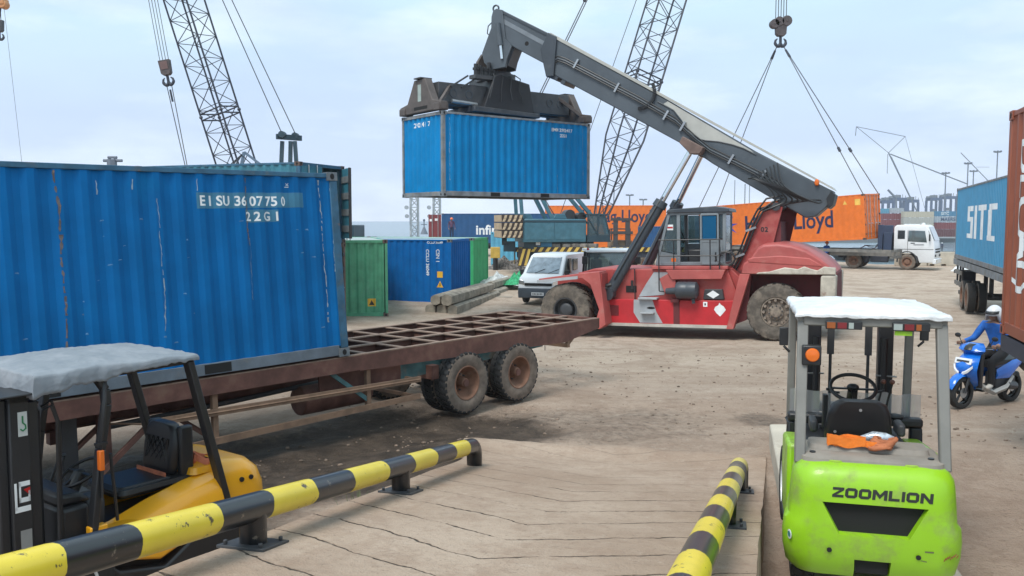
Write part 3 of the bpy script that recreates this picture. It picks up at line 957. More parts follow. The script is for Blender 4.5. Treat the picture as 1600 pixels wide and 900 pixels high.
GREEN_B = mat('green_container_paint', (0.03, 0.32, 0.12), 0.5, var=0.12, dirt=(0.08, 0.38, 0.18), dirt_amt=0.3)
ORANGE = mat('orange_container_paint', (0.73, 0.165, 0.02), 0.5, var=0.08, dirt=(0.6, 0.2, 0.06), dirt_amt=0.2, streak=(0.55, 0.12, 0.02), streak_amt=0.15)
SKY = mat('sky_blue_container_paint', (0.055, 0.29, 0.50), 0.5, var=0.08, dirt=(0.12, 0.33, 0.5), dirt_amt=0.3, streak=(0.10, 0.30, 0.47), streak_amt=0.3)
PALEBLUE = mat('pale_blue_container_paint', (0.10, 0.36, 0.52), 0.55, var=0.1, dirt=(0.2, 0.4, 0.5), dirt_amt=0.3)
BROWN = mat('brown_container_paint', (0.29, 0.082, 0.042), 0.5, var=0.1, dirt=(0.35, 0.13, 0.08), dirt_amt=0.3, streak=(0.22, 0.06, 0.035), streak_amt=0.3)
MAROON = mat('maroon_container_paint', (0.19, 0.035, 0.04), 0.55, var=0.12)
NAVY = mat('navy_container_paint', (0.012, 0.075, 0.20), 0.5, var=0.1)
R_blue = mat('scuffed_blue_rail', (0.03, 0.11, 0.19), 0.6, var=0.25, vs=4, dirt=(0.11, 0.13, 0.14), dirt_amt=0.5, ds=5, spots=(0.20, 0.11, 0.07), spots_amt=0.45, ss=6)
R_grey = mat('scuffed_grey_rail', (0.13, 0.15, 0.17), 0.65, var=0.25, vs=4, dirt=(0.22, 0.2, 0.18), dirt_amt=0.5, spots=(0.12, 0.08, 0.06), spots_amt=0.35, ss=7)
R_lift = mat('worn_grey_blue_rail', (0.18, 0.20, 0.22), 0.7, var=0.3, vs=3, dirt=(0.27, 0.235, 0.2), dirt_amt=0.6, spots=(0.12, 0.085, 0.065), spots_amt=0.4, ss=5)
R_brn = mat('rusty_brown_rail', (0.13, 0.085, 0.07), 0.7, var=0.3, spots=(0.2, 0.12, 0.08), spots_amt=0.4)
M_scrape = mat('bare_scrape', (0.30, 0.37, 0.43), 0.6, var=0.3, vs=12, spots=(0.3, 0.17, 0.1), spots_amt=0.3, ss=18)
M_ruststreak = mat('rust_streak', (0.13, 0.11, 0.11), 0.8, var=0.4, vs=10, spots=(0.28, 0.17, 0.12), spots_amt=0.75, ss=13)
M_patch = mat('repainted_patch', (0.035, 0.17, 0.28), 0.5, var=0.15)
M_warn = mat('warning_yellow', (0.75, 0.42, 0.04), 0.5)
M_ink = mat('navy_lettering', (0.012, 0.02, 0.075), 0.6, var=0.05)

R_brail = mat('grey_bottom_rail', (0.12, 0.15, 0.185), 0.6, var=.2, vs=3, dirt=(0.17, 0.17, 0.17), dirt_amt=.4, spots=(0.10, 0.07, 0.055), spots_amt=.25, ss=7)
PALER = mat('weathered_roof', (0.36, 0.42, 0.42), 0.7, var=.2, dirt=(.25, .25, .22), dirt_amt=.4)
# --- the container standing on the skeletal trailer
YAW_T = R(47.74)
pos = corner_loc((-2.296, 12.137, 1.197), (3.029, -CW / 2, 0), YAW_T, R(-.5), R(-4.6))
ca = Box('large royal blue container with rust streaks standing on the rusty skeletal trailer', pos, (R(-4.6), R(-.5), YAW_T), paint=BLUE_A, rail=R_blue, casting=R_grey,
         rows=16, dent=.009, brail=R_brail, ends=('door', 'panel'), seed=3)
L = 6.058
ca.poly('front', [[(L - 2.12, 2.08), (L - .56, 2.1), (L - .56, 2.30), (L - 2.12, 2.28)], [(L - 1.47, 1.9), (L - .98, 1.91), (L - .98, 2.07), (L - 1.47, 2.07)]], M_patch, 'repainted_patch', .0015)
ca.text('front', 'E I SU 36 07 75 0', L - 2.09, 2.12, .175, M_lettering, bold=.004, spacing=1.02, xs=.98)
ca.text('front', '2 2 G 1', L - 1.46, 1.925, .165, M_lettering, bold=.004, spacing=.98)
ca.text('front', 'Ix', L - .78, 2.36, .09, M_lettering, rot=1)
ca.streaks('front', [(L - 3.75, 2.5, .16, .05), (L - 1.43, 2.48, 1.6, .05), (L - 3.45, .5, .16, .04)], M_ruststreak, 'rust_streak', 5)
ca.streaks('front', [(L - .29, 2.48, .5, .035), (L - 2.62, 2.2, .62, .02), (L - 1.42, 1.7, .9, .015), (L - .12, 2.4, 1.2, .02), (L - 3.3, 2.4, 2.2, .03), (L - 2.9, 2.42, 2.3, .03), (L - 4.6, 2.2, 1.4, .02), (L - 2.1, 2.45, 2.3, .02)], M_scrape, 'scrape', 11)
sc_ = []
rnd = random.Random(4)
for i in range(34):
    u, v = rnd.uniform(L - 4.6, L - .25), rnd.uniform(.3, 2.1)
    w, h_ = rnd.uniform(.015, .07), rnd.uniform(.006, .02)
    sc_.append([(u, v), (u + w, v + rnd.uniform(-.01, .01)), (u + w * .8, v + h_), (u + w * .2, v + h_ * .8)])
ca.poly('front', sc_, mat('paint_scuff', (0.10, 0.24, 0.42), 0.6, var=.4, vs=20), 'scuff', .002)

# --- the container hanging from the reach stacker
YAW_L = R(37.1)
LIFT_O = corner_loc((-2.124, 26.503, 3.848), (-3.029, -CW / 2, 0), YAW_L)
cl = Box('bright blue container lifted in the air under the spreader of the reach stacker', LIFT_O, (0, 0, YAW_L), paint=BLUE_B, rail=R_lift, casting=R_lift, ends=('panel', 'panel'), rows=6, dent=.008, seed=8, end_pitch=.26)
cl.text('front', 'EMM 290241 7', 4.35, 2.24, .15, M_lettering, bold=.004)
cl.text('front', '22G1', 4.72, 2.06, .14, M_lettering, bold=.004)
cl.text('far_end', '290241 7', .72, 2.2, .2, M_lettering, bold=.004, spacing=1.25)
cl.streaks('front', [(.3, 2.4, .5, .02), (1.6, 1.5, .5, .015), (3.2, 1.1, .3, .02), (4.6, .8, .2, .03), (2.4, 2.2, 1.6, .012), (5.75, 2.4, .3, .02)], M_scrape, 'scrape', 21)

# --- two containers stacked behind the trailer, the upper one with an open door
A = Vector((-6.1, 25.0, 0)); yaw_s = R(-20.4)
ou = (3.029, -CW / 2, 0)
lo = Box('old dark container with grey doors under the teal container behind the trailer', corner_loc(A, ou, yaw_s), (0, 0, yaw_s), H=2.4, paint=TEAL, rail=R_brn, casting=R_brn, ends=('door', 'panel'), group='containers stacked behind the trailer')
up = Box('teal container with one door swung open, upper one of its stack behind the trailer', corner_loc(A + Vector((0, 0, 2.402)), ou, yaw_s), (0, 0, yaw_s), H=2.4, paint=TEAL, rail=R_blue, casting=R_brn, ends=('open', 'panel'), group='containers stacked behind the trailer')
M_doorin = mat('grey_door_lining', (0.16, 0.18, 0.19), 0.6, var=.2, dirt=(0.08, 0.07, 0.065), dirt_amt=.4)
for k, ang, hy in ((0, 0, -1), (1, 44, 1)):
    b = MB(); w = 1.09
    # leaf drawn closed from its hinge, then swung out
    b.bx(-.02, .03, 0, w, .16, 2.29)
    for q in range(4): b.bx(-.05, -.02, .06, w - .06, .35 + q * .5, .55 + q * .5, 1)
    for fr in (.3, .7): b.cyl((.055, w * fr, .1), (.055, w * fr, 2.33), .018, None, 8, 2)
    b.bx(-.05, .04, w - .03, w + .01, .16, 2.29, 3)
    Rm = Matrix.Translation((3.0, hy * (CW / 2 - .11), 0)) @ Matrix.Rotation(R(ang), 4, 'Z')
    if hy > 0: Rm = Rm @ Matrix.Scale(-1, 4, (0, 1, 0))
    b.xform(Rm)
    b.build('door', [TEAL, M_doorin, M_steel, M_black], up.root, bevel=.006)

# --- low row of containers on the ground
def ground_box(label, corner, off, yaw, **k):
    return Box(label, corner_loc(corner, off, yaw), (0, 0, yaw), **k)
g1 = ground_box('faded green container with an orange sticker, end-on beside the stacked containers', (-4.16, 28.95, -.12), (3.029, CW / 2, 0), R(104.5) - R(180), paint=GREEN, rail=GREEN, casting=R_brn, roof=PALER,
                ends=('panel', 'panel'), group='containers standing in a row on the yard', end_pitch=.27)
g1.poly('near_end', [[(1.75, .36), (2.02, .36), (2.02, .62), (1.75, .62)]], M_warn, 'sticker', .006)
g1.poly('near_end', [[(1.79, .40), (1.98, .40), (1.885, .57)]], M_black, 'sticker_mark', .009)
yb = R(-15)
g2 = ground_box('deep blue container with white marks and a yellow warning triangle, behind the green container', (-2.34, 33.3, -.2), (3.029, -CW / 2, 0), yb, paint=BLUE_C, rail=BLUE_C, casting=R_grey, roof=PALER,
                ends=('panel', 'panel'), group='containers standing in a row on the yard')
for i, sgn in enumerate(('CCLU 36049', 'CSN 1')):
    g2.text('front', sgn, L - 1.05 + i * .42, 2.2, .19, M_lettering, rot=-1, bold=.004)
g2.poly('front', [[(L - .6, 1.1), (L - .36, 1.1), (L - .36, 1.34), (L - .6, 1.34)]], M_warn, 'marking', .004)
g2.poly('front', [[(L - .62, .72), (L - .34, .72), (L - .48, .98)]], M_warn, 'warning_triangle', .004)
g2.poly('front', [[(L - .50, .76), (L - .46, .76), (L - .46, .89), (L - .50, .89)]], M_black, 'warning_mark', .006)
g2.text('front', 'CCLU 36049', L - 1.0, 2.42, .12, M_lettering, bold=.003)
g3 = ground_box('bright green container behind the deep blue one, end towards the log pile', (-1.78, 39.9, -.19), (3.029, -CW / 2, 0), yb, paint=GREEN_B, rail=GREEN_B, casting=R_grey, roof=PALER, H=2.5,
                ends=('panel', 'panel'), group='containers standing in a row on the yard', end_pitch=.25)
g4 = ground_box('pale blue container far behind the bright green one, next to the crane truck', (4.6, 60.2, 0), (3.029, -CW / 2, 0), R(2), paint=PALEBLUE, rail=PALEBLUE, ends=('panel', 'panel'), H=2.3, pitch=.35)

# --- orange containers
yo = R(-45.5)
OR_O = corner_loc((22.277, 54.514, 1.905), (6.096, -CW / 2, 0), yo, R(-3.3), R(1.9))
o1 = Box('long orange container held by the crane slings just above the white truck', OR_O, (R(1.9), R(-3.3), yo), L=12.192, H=2.896, paint=ORANGE, rail=ORANGE, casting=R_brn, ends=('door', 'panel'), depth=.03, pitch=.4,
         group='orange containers')
LO = 12.192
o1.text('front', 'Hapag-Lloyd', LO - 8.5, .92, 1.55, M_ink, bold=.03, xs=.83, off=.004)
st = []
cx_, cz_ = LO - 9.95, 1.35
for k in range(9):   # pinwheel emblem
    a0 = R(90 + k * 40); a1 = a0 + R(20); a2 = a0 - R(18)
    st.append([(cx_ + .3 * cos(a2), cz_ + .3 * sin(a2)), (cx_ + .95 * cos(a0), cz_ + .95 * sin(a0)), (cx_ + .38 * cos(a1), cz_ + .38 * sin(a1))])
st.append([(cx_ + .5 * cos(a * pi / 8), cz_ + .5 * sin(a * pi / 8)) for a in range(16)])
M_emblem = mat('blue_emblem', (0.02, 0.055, 0.42), 0.6, var=.05)
for i, p in enumerate(st): pass
o1.poly('front', st[:-1], M_emblem, 'emblem', .004)
o1.poly('front', st[-1:], M_emblem, 'emblem', .006)
o1.poly('front', [[(LO - 1.38, 2.3), (LO - 1.12, 2.3), (LO - 1.25, 2.55)], [(LO - .6, 2.22), (LO - .25, 2.22), (LO - .25, 2.6), (LO - .6, 2.6)]], mat('yellow_sticker', (0.8, 0.5, 0.1), .5), 'sticker', .004)
o2 = Box('long orange container seen behind the crane cab, upper one of two', corner_loc((15.35, 86.3, 1.76), (6.096, -CW / 2, 0), R(-10.25)), (0, 0, R(-10.25)), L=12.192, H=2.896, paint=ORANGE, rail=ORANGE, casting=R_brn, ends=('panel', 'panel'), depth=.03, pitch=.5, group='orange containers')
o2.text('front', 'Hapag-Lloyd', LO - 8.45, 1.22, 1.75, M_ink, bold=.032, xs=.80, off=.004)
o3 = Box('orange container standing on the quay under the other long orange one', corner_loc((15.35, 86.3, 0.0), (6.096, -CW / 2, 0), R(-10.25)), (0, 0, R(-10.25)), L=12.192, H=1.755, paint=ORANGE, rail=ORANGE, casting=R_brn, ends=('panel', 'panel'), depth=.03, pitch=.5, group='orange containers')

# --- navy container with the cut-off word, and the maroon door end beside it
n1 = ground_box('navy container marked infi far behind the lifted container', (-6.1, 75.0, 1.15), (-6.096, -CW / 2, 0), R(3), paint=NAVY, rail=NAVY, casting=R_grey, ends=('panel', 'panel'), L=12.192, depth=.03, pitch=.5)
n1.text('front', 'infinity', 2.95, .78, 1.15, M_lettering, bold=.03, xs=1.0, off=.004)
b = MB(); b.bx(-7.22, -6.12, CW / 2 - 2.42, CW / 2 - 2.36, .12, 2.48)
dl = b.build('door', MAROON, n1.root, bevel=.01); dl['label'] = 'maroon door leaf swung open at the end'
for fr in (-6.9, -6.4):
    b = MB(); b.cyl((fr, -CW / 2 - .03, .1), (fr, -CW / 2 - .03, 2.5), .03, None, 6); b.build('lock_rod', M_steel, dl)
for fr, z0 in ((-7.0, 1.9), (-6.55, 1.95), (-6.75, .35)):
    b = MB(); b.bx(fr - .12, fr + .12, -CW / 2 + .005, -CW / 2 + .012, z0, z0 + .2); b.build('notice', M_lettering, dl)
b1 = ground_box('small dark blue container in front of the lower orange one', (13.2, 80.2, 0), (0, 0, 0), R(-10), paint=NAVY, rail=NAVY, casting=R_grey, ends=('panel', 'panel'), L=2.99, H=2.6)
b1.text('front', 'U', 1.6, 1.0, .9, M_lettering, bold=.03)

# --- sky blue container on the road trailer at the right
ys = R(-111)
si = Box('sky blue container with a big white logo on a road trailer at the right', corner_loc((16.579, 32.38, 1.706), (-6.096, -CW / 2, 0), ys), (0, 0, ys), L=12.192, paint=SKY, rail=R_lift, casting=R_grey, ends=('panel', 'door'), rows=3, depth=.032)
def sitc(c, face, u, v, w, h, m):
    """blocky SITC word built from slanted strokes with the cut through the letters"""
    t = w * .075
    X = lambda a: u + a * w
    Y = lambda b_: v + b_ * h
    P = []
    def bar(x0, y0, x1, y1): P.append([(X(x0), Y(y0)), (X(x1), Y(y0)), (X(x1), Y(y1)), (X(x0), Y(y1))])
    # S
    bar(.03, .84, .25, 1.0); bar(.03, .52, .12, .84); bar(.12, .52, .25, .66); bar(.16, .14, .25, .52); bar(0.0, 0.0, .25, .14)
    # I
    bar(.305, 0.0, .385, 1.0)
    # T
    bar(.44, .84, .71, 1.0); bar(.53, 0.0, .62, .84)
    # C
    bar(.78, .84, 1.0, 1.0); bar(.765, .14, .86, .84); bar(.735, 0.0, .97, .14)
    c.poly(face, P, m, 'lettering', .004)
sitc(si, 'front', 3.0, .82, 6.1, 1.06, mat('white_logo_paint', (0.78, 0.81, 0.83), .5))

# --- brown container at the right edge, on a trailer of its own
yw = R(-107.5)
bc = Box('brown container with tall white letters at the right edge, above the scooter', corner_loc((6.48, 11.4, 1.62), (-3.029, -CW / 2, 0), yw), (0, 0, yw), H=2.896, paint=BROWN, rail=BROWN, casting=BROWN, ends=('panel', 'panel'), rows=3)
bc.text('front', 'DECAL)', .60, 2.52, .66, M_lettering, rot=-1, bold=.01, spacing=.82, off=.004)

# ================================================================== WHEELS
def tyre_profile(r, w, rim_r):
    h = w / 2
    return [(rim_r, -h * .78), (rim_r + .03 * r, -h * .9), (r * .72, -h), (r * .88, -h * .97), (r * .955, -h * .84), (r * .965, -h * .5), (r * .965, h * .5),
            (r * .955, h * .84), (r * .88, h * .97), (r * .72, h), (rim_r + .03 * r, h * .9), (rim_r, h * .78)]
def wheel(name, c, axis, r, w, rim_r, rubber, side_rubber, rim_m, parent, hub='dish', lugs=22, blocks=True, bolts=10, hub_m=None, dish=.5, n=40, dual_in=False):
    """tyre with tread blocks (a part), rim with hub and bolts (its sub-part); axis points outwards"""
    c = Vector(c); ax = Vector(axis).normalized()
    b = MB()
    pr = tyre_profile(r, w, rim_r)
    b.lathe(pr, c, ax, n, mis=[1, 1, 1, 1, 0, 0, 0, 1, 1, 1, 1])
    if blocks:
        u, v = frame_from(ax)
        for k in range(lugs):
            for sgn in (-1, 1):
                a = 2 * pi * (k + (.5 if sgn > 0 else 0)) / lugs
                da = 2 * pi / lugs * .31
                def q(ang, rad, h): return c + ax * h + (u * cos(ang) + v * sin(ang)) * rad
                h0, h1, h2 = sgn * w * .04, sgn * w * .36, sgn * w * .47
                sk = da * .55 * sgn
                vs = []
                for hh, ro, ri, s_ in ((h0, r, r * .95, -sk), (h1, r * .995, r * .94, sk), (h2, r * .95, r * .87, sk)):
                    vs += [q(a - da + s_, ri, hh), q(a + da + s_, ri, hh), q(a + da + s_, ro, hh), q(a - da + s_, ro, hh)]
                fs = [(0, 1, 2, 3), (8, 11, 10, 9)]
                for j in (0, 4):
                    for e in range(4): fs.append((j + e, j + (e + 1) % 4, j + 4 + (e + 1) % 4, j + 4 + e))
                b.add(vs, fs, 0)
    t = b.build(name, [rubber, side_rubber], parent, smooth=38)
    b = MB(); h = w / 2
    u, v = frame_from(ax)
    if hub == 'dish':      # deep steel disc wheel
        d = h * dish
        b.lathe([(rim_r * 1.04, h * .86), (rim_r * 1.0, h * .93), (rim_r * .95, h * .9), (rim_r * .9, h * .5), (rim_r * .86, h * .2), (rim_r * .55, h * (.9 - 2.0 * dish) ), (rim_r * .36, h * (.9 - 1.9 * dish)), (rim_r * .34, h * (.9 - 1.9 * dish) + .02),
                 (rim_r * .27, h * .55), (rim_r * .22, h * .62), (.0001, h * .63)], c, ax, 32)
        for k in range(bolts):
            a = 2 * pi * k / bolts; p = c + (u * cos(a) + v * sin(a)) * rim_r * .47
            b.cyl(p + ax * (h * (.9 - 2.0 * dish)), p + ax * (h * (.9 - 2.0 * dish) + .03 + r * .02), r * .028, None, 6, 1)
    elif hub == 'planet':  # heavy planetary hub with ring of cleats
        b.lathe([(rim_r * 1.02, h * .8), (rim_r * 1.0, h * .9), (rim_r * .93, h * .9), (rim_r * .9, h * .55), (rim_r * .55, h * .55), (rim_r * .52, h * .78), (rim_r * .36, h * .86), (rim_r * .34, h * .98), (rim_r * .2, h * 1.02), (.0001, h * 1.02)], c, ax, 32)
        for k in range(12):
            a = 2 * pi * k / 12
            p = c + (u * cos(a) + v * sin(a)) * rim_r * .82
            b.cyl(p + ax * h * .5, p + ax * h * .95, rim_r * .13, rim_r * .1, 7, 0)
        for k in range(10):
            a = 2 * pi * k / 10 + .2
            p = c + (u * cos(a) + v * sin(a)) * rim_r * .44
            b.cyl(p + ax * h * .78, p + ax * h * .95, rim_r * .05, None, 6, 1)
    elif hub == 'drum':
        b.lathe([(rim_r * 1.05, h * .85), (rim_r * 1.02, h * .95), (rim_r * .94, h * .92), (rim_r * .9, h * .1), (rim_r * .62, h * .0), (rim_r * .58, h * .5), (rim_r * .5, h * .62), (rim_r * .3, h * .66), (.0001, h * .68)], c, ax, 32)
    b.build('rim', [rim_m, hub_m or M_dark], t, smooth=40)
    return t

# ================================================================== REACH STACKER
# local axes: x towards the lifting end, y to the machine's left side (which faces the ramp), z up
RS_O = Vector((7.85, 25.1, -.22)); RS_ROT = (0, R(1.4), R(155.8))
rs = thing('reach_stacker', 'huge red reach stacker holding a blue container high on its grey boom', 'reach stacker', RS_O, RS_ROT)
RED = mat('faded_red_paint', (0.36, 0.055, 0.05), 0.5, var=0.14, vs=1.0, dirt=(0.42, 0.125, 0.108), dirt_amt=0.6, ds=1.3, streak=(0.30, 0.035, 0.04), streak_amt=0.3, spots=(0.15, 0.06, 0.05), spots_amt=0.15, ss=7)
REDB = mat('bright_red_panel', (0.48, 0.022, 0.03), 0.42, var=0.1, dirt=(0.33, 0.05, 0.05), dirt_amt=0.35, ds=2, streak=(0.30, 0.02, 0.025), streak_amt=0.3)
PINK = mat('sun_bleached_red', (0.42, 0.092, 0.082), 0.55, var=0.15, vs=1.5, dirt=(0.36, 0.165, 0.14), dirt_amt=0.45, ds=3)
REDIN = mat('dark_red_recess', (0.13, 0.022, 0.026), 0.7, dirt=(0.06, 0.04, 0.035), dirt_amt=.5)  # darker copy of the red, recess shade put into the colour
BOOMG = mat('slate_boom_paint', (0.072, 0.088, 0.105), 0.45, var=0.14, vs=1.2, dirt=(0.12, 0.135, 0.15), dirt_amt=0.4, ds=2, spots=(0.2, 0.12, 0.08), spots_amt=0.12, ss=6)
BOOMD = mat('dark_boom_paint', (0.045, 0.055, 0.068), 0.4, var=0.14, vs=1.2, dirt=(0.10, 0.11, 0.12), dirt_amt=0.4, ds=2)
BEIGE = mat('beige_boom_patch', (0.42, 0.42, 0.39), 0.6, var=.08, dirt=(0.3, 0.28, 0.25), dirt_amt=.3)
SPR = mat('spreader_steel', (0.06, 0.062, 0.068), 0.5, var=.2, dirt=(0.14, 0.12, 0.11), dirt_amt=.4, spots=(0.17, 0.10, 0.075), spots_amt=.35, ss=5)
SPRB = mat('rusty_spreader_end', (0.088, 0.072, 0.067), 0.62, var=.28, dirt=(0.10, 0.09, 0.085), dirt_amt=.5, spots=(0.2, 0.10, 0.065), spots_amt=.3, ss=4)
WORN = mat('scraped_filler', (0.47, 0.43, 0.36), 0.8, var=.2, vs=3, dirt=(0.22, 0.14, 0.11), dirt_amt=.55, ds=4, spots=(0.14, 0.06, 0.05), spots_amt=.3, ss=6)
GREYP = mat('grey_panel_paint', (0.36, 0.38, 0.40), 0.45, dirt=(0.22, 0.2, 0.18), dirt_amt=.3)
CABG = mat('cab_grey_paint', (0.19, 0.215, 0.235), 0.45, dirt=(0.12, 0.115, 0.11), dirt_amt=.35)
MUDRIM = mat('muddy_hub', (0.20, 0.16, 0.13), 0.85, var=.35, vs=9, dirt=(0.31, 0.26, 0.2), dirt_amt=.5, ds=6)

# wheels: dual on the drive axle, single at the rear
for sy in (1, -1):
    wheel('wheel', (5.95, sy * 1.77, .80), (0, sy, 0), .80, .5, .36, M_rubber_dusty, M_rubber_dusty, M_dark, rs, 'drum', 20, hub_m=M_steel)
    wheel('wheel', (5.95, sy * 1.17, .80), (0, sy, 0), .80, .5, .36, M_rubber, M_rubber_dusty, M_dark, rs, 'drum', 20)
    wheel('wheel', (-.06, sy * 1.25, .80), (0, sy, 0), .80, .52, .40, M_rubber_dusty, M_rubber_dusty, MUDRIM, rs, 'planet', 20, hub_m=M_dark)
b = MB(); b.cyl((5.95, -1.5, .8), (5.95, 1.5, .8), .2, None, 14); b.cyl((-.06, -1.2, .8), (-.06, 1.2, .8), .14, None, 12)
b.build('axle', M_dark, rs)

# chassis between the axles
b = MB()
b.prism([(.75, .62), (5.0, .62), (5.9, .85), (6.5, 1.2), (6.5, 1.62), (5.6, 1.92), (5.3, 2.0), (1.2, 2.0), (.7, 1.5)], -1.18, 1.18, 'y')
b.build('chassis', RED, rs, bevel=.03)
b = MB()
b.prism([(1.15, .55), (4.78, .55), (4.78, 1.12), (4.66, 1.98), (1.28, 1.98), (1.0, 1.3)], 1.17, 1.33, 'y')
b.build('side_wall', RED, rs, bevel=.02)
b = MB()
b.prism([(1.10, .38), (4.88, .38), (4.94, 1.05), (4.92, 1.10), (1.02, 1.10), (1.0, 1.02)], 1.28, 1.46, 'y')
b.prism([(1.12, .38), (4.88, .38), (4.9, 1.05), (1.05, 1.05)], -1.46, -1.2, 'y')
lowp = b.build('lower_panel', REDB, rs, bevel=.015)
b = MB(); b.prism([(1.25, .31), (4.82, .31), (4.86, .40), (1.2, .40)], 1.2, 1.475, 'y'); b.build('skirt', mat('dirty_white_skirt', (0.5, 0.47, 0.42), .7, var=.2, dirt=(0.3, 0.24, 0.18), dirt_amt=.5), rs)
b = MB()
for k in range(9): b.bx(4.45, 4.8, 1.462, 1.475, .62 + k * .035, .64 + k * .035)
b.build('grille', REDIN, lowp)
b = MB(); b.bx(3.93, 4.25, 1.33, 1.345, 1.3, 1.5); b.build('side_window', M_void, rs)
# pale step panel that sweeps down the flank
b = MB()
b.prism([(3.40, 1.90), (2.96, 1.90), (3.04, 1.48), (3.10, 1.24), (3.86, 1.18), (3.64, 1.55)], 1.331, 1.345, 'y')
b.prism([(3.98, 1.10), (3.42, 1.10), (3.30, .74), (3.12, .42), (3.80, .42), (3.99, .72)], 1.461, 1.474, 'y')
b.build_split('pale_panel', GREYP, rs)
b = MB(); b.bx(3.25, 3.82, 1.33, 1.62, 1.115, 1.17); b.build('step', GREYP, rs, bevel=.01)
b = MB(); b.bx(3.35, 3.75, 1.46, 1.66, .70, .735); b.build('step', GREYP, rs, bevel=.01)
b = MB(); b.prism([(3.46 + .12 * cos(a * pi / 8), .86 + .035 * sin(a * pi / 8)) for a in range(16)], 1.475, 1.48, 'y'); b.build('handhold', M_void, rs)
b = MB(); b.prism([(1.46 + x, .84 + z) for x, z in ((-.16, .0), (-.1, .1), (-.03, .14), (.02, .2), (.05, .13), (.14, .08), (.17, .0), (.1, -.1), (.0, -.19), (-.08, -.1))], 1.462, 1.468, 'y')
b.build('white_diamond', M_lettering, lowp)
b = MB(); b.bx(1.82, 1.94, 1.462, 1.468, .92, 1.06); b.build('notice', M_lettering, lowp)
b = MB(); b.bx(1.86, 1.90, 1.469, 1.472, .96, 1.02); b.build('notice_mark', M_black, lowp)
# tank beside the rear brace with a hatch lid
b = MB(); b.prism([(1.35, 1.13), (1.95, 1.13), (1.9, 1.42), (1.4, 1.42)], 1.3, 1.45, 'y'); hb = b.build('hatch_box', M_dark, rs, bevel=.02)
b = MB(); b.prism([(1.48, 1.27), (1.65, 1.16), (1.84, 1.27), (1.66, 1.39)], 1.452, 1.458, 'y'); b.build('hatch_label', M_lettering, hb)

# front mudguards, worn edges
for sy in (1, -1):
    b = MB()
    a0, a1 = (1.42, 2.08) if sy > 0 else (-2.08, -1.42)
    b.prism([(6.75, 1.74), (5.45, 1.90), (4.83, 1.96), (4.66, .40), (4.86, .26), (5.02, .32), (4.86, .85), (5.12, 1.58), (5.36, 1.76), (6.74, 1.66)], a0, a1, 'y')
    fd = b.build('mudguard', PINK if sy > 0 else RED, rs, bevel=.015)
    if sy > 0:
        b = MB(); b.bx(4.78, 4.84, 1.45, 2.0, 1.1, 1.9); b.build('side_plate', RED, fd)
b = MB(); b.prism([(5.5, 1.74), (6.8, 1.62), (6.8, 1.70), (5.5, 1.83)], 1.7, 2.1, 'y'); b.build('white_trim', GREYP, rs)

# rear counterweight hood with its wheel arch
top = [(.86, 1.86), (.80, 2.16), (.60, 2.30), (.40, 2.62), (.25, 2.70), (-.12, 2.72), (-.50, 2.66), (-.87, 2.52), (-1.2, 2.30), (-1.44, 2.09), (-1.60, 1.86)]
rings = []
for y, ins in ((-1.56, .07), (-1.50, .015), (-1.0, 0), (0, -.03), (1.0, 0), (1.50, .015), (1.56, .07)):
    rings.append([(x * (1 - ins * .12) - .0, y, 1.86 + (z - 1.86) * (1 - ins * 1.15)) for x, z in top])
b = MB(); b.loft(rings)
FADED = mat('faded_hood_red', (0.40, 0.085, 0.078), 0.5, var=.12, vs=1.5, dirt=(0.45, 0.15, 0.13), dirt_amt=.55, ds=1.6, spots=(.2, .09, .08), spots_amt=.15, ss=7)
hood = b.build('hood', FADED, rs, bevel=.03)
b = MB()   # raised ridge plate seen on the flank
b.prism([(.68, 2.28), (.52, 2.33), (-.2, 2.37), (-.95, 2.30), (-1.25, 2.12), (-1.30, 2.05), (.66, 2.18)], 1.50, 1.575, 'y'); b.build('side_swell', PINK, hood, bevel=.03)
for x in (.37, -.5):
    b = MB(); b.cyl((x, 1.45, 2.50), (x, 1.515, 2.50), .05, .045, 12); b.build('lifting_eye', REDIN, hood)
b = MB(); b.bx(-.24, .08, 1.40, 1.53, 2.38, 2.60); lamp = b.build('work_lamp', M_black, hood, bevel=.01)
b = MB(); b.bx(-.08, .05, 1.531, 1.537, 2.42, 2.56); b.build('lamp_glass', M_lettering, lamp)
b = MB()   # filler-patched lip over the wheel arch
pts = [(.45, 1.86), (-1.62, 1.84), (-1.62, 2.03)] + [(-1.5 + k * .17, 2.02 + .05 * sin(k * 2.1) + .02 * cos(k * 5)) for k in range(8)] + [(.1, 1.93), (.4, 1.91)]
b.prism(pts, 1.44, 1.60, 'y'); b.build('scraped_lip', WORN, rs, bevel=.03)
b = MB(); b.prism([(-1.64, 1.83), (-1.24, 1.83), (-1.22, .95), (-1.60, .85)], 1.05, 1.60, 'y'); b.build('counterweight_corner', WORN, rs, bevel=.06)
b = MB(); b.prism([(-1.64, 1.83), (-1.24, 1.83), (-1.22, .95), (-1.60, .85)], -1.60, -1.05, 'y'); b.build('counterweight_corner', WORN, rs, bevel=.06)
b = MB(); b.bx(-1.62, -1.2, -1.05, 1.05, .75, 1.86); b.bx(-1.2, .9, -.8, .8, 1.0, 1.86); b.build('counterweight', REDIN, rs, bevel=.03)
b = MB(); b.prism([(.62, 1.86), (.90, 1.86), (1.28, .30), (1.08, .30)], 1.30, 1.55, 'y'); b.build('arch_brace', PINK, rs, bevel=.015)
b = MB(); b.prism([(.62, 1.84), (.80, 1.84), (1.10, .40), (.75, .55)], 1.0, 1.29, 'y'); b.build('arch_lining', REDIN, rs)

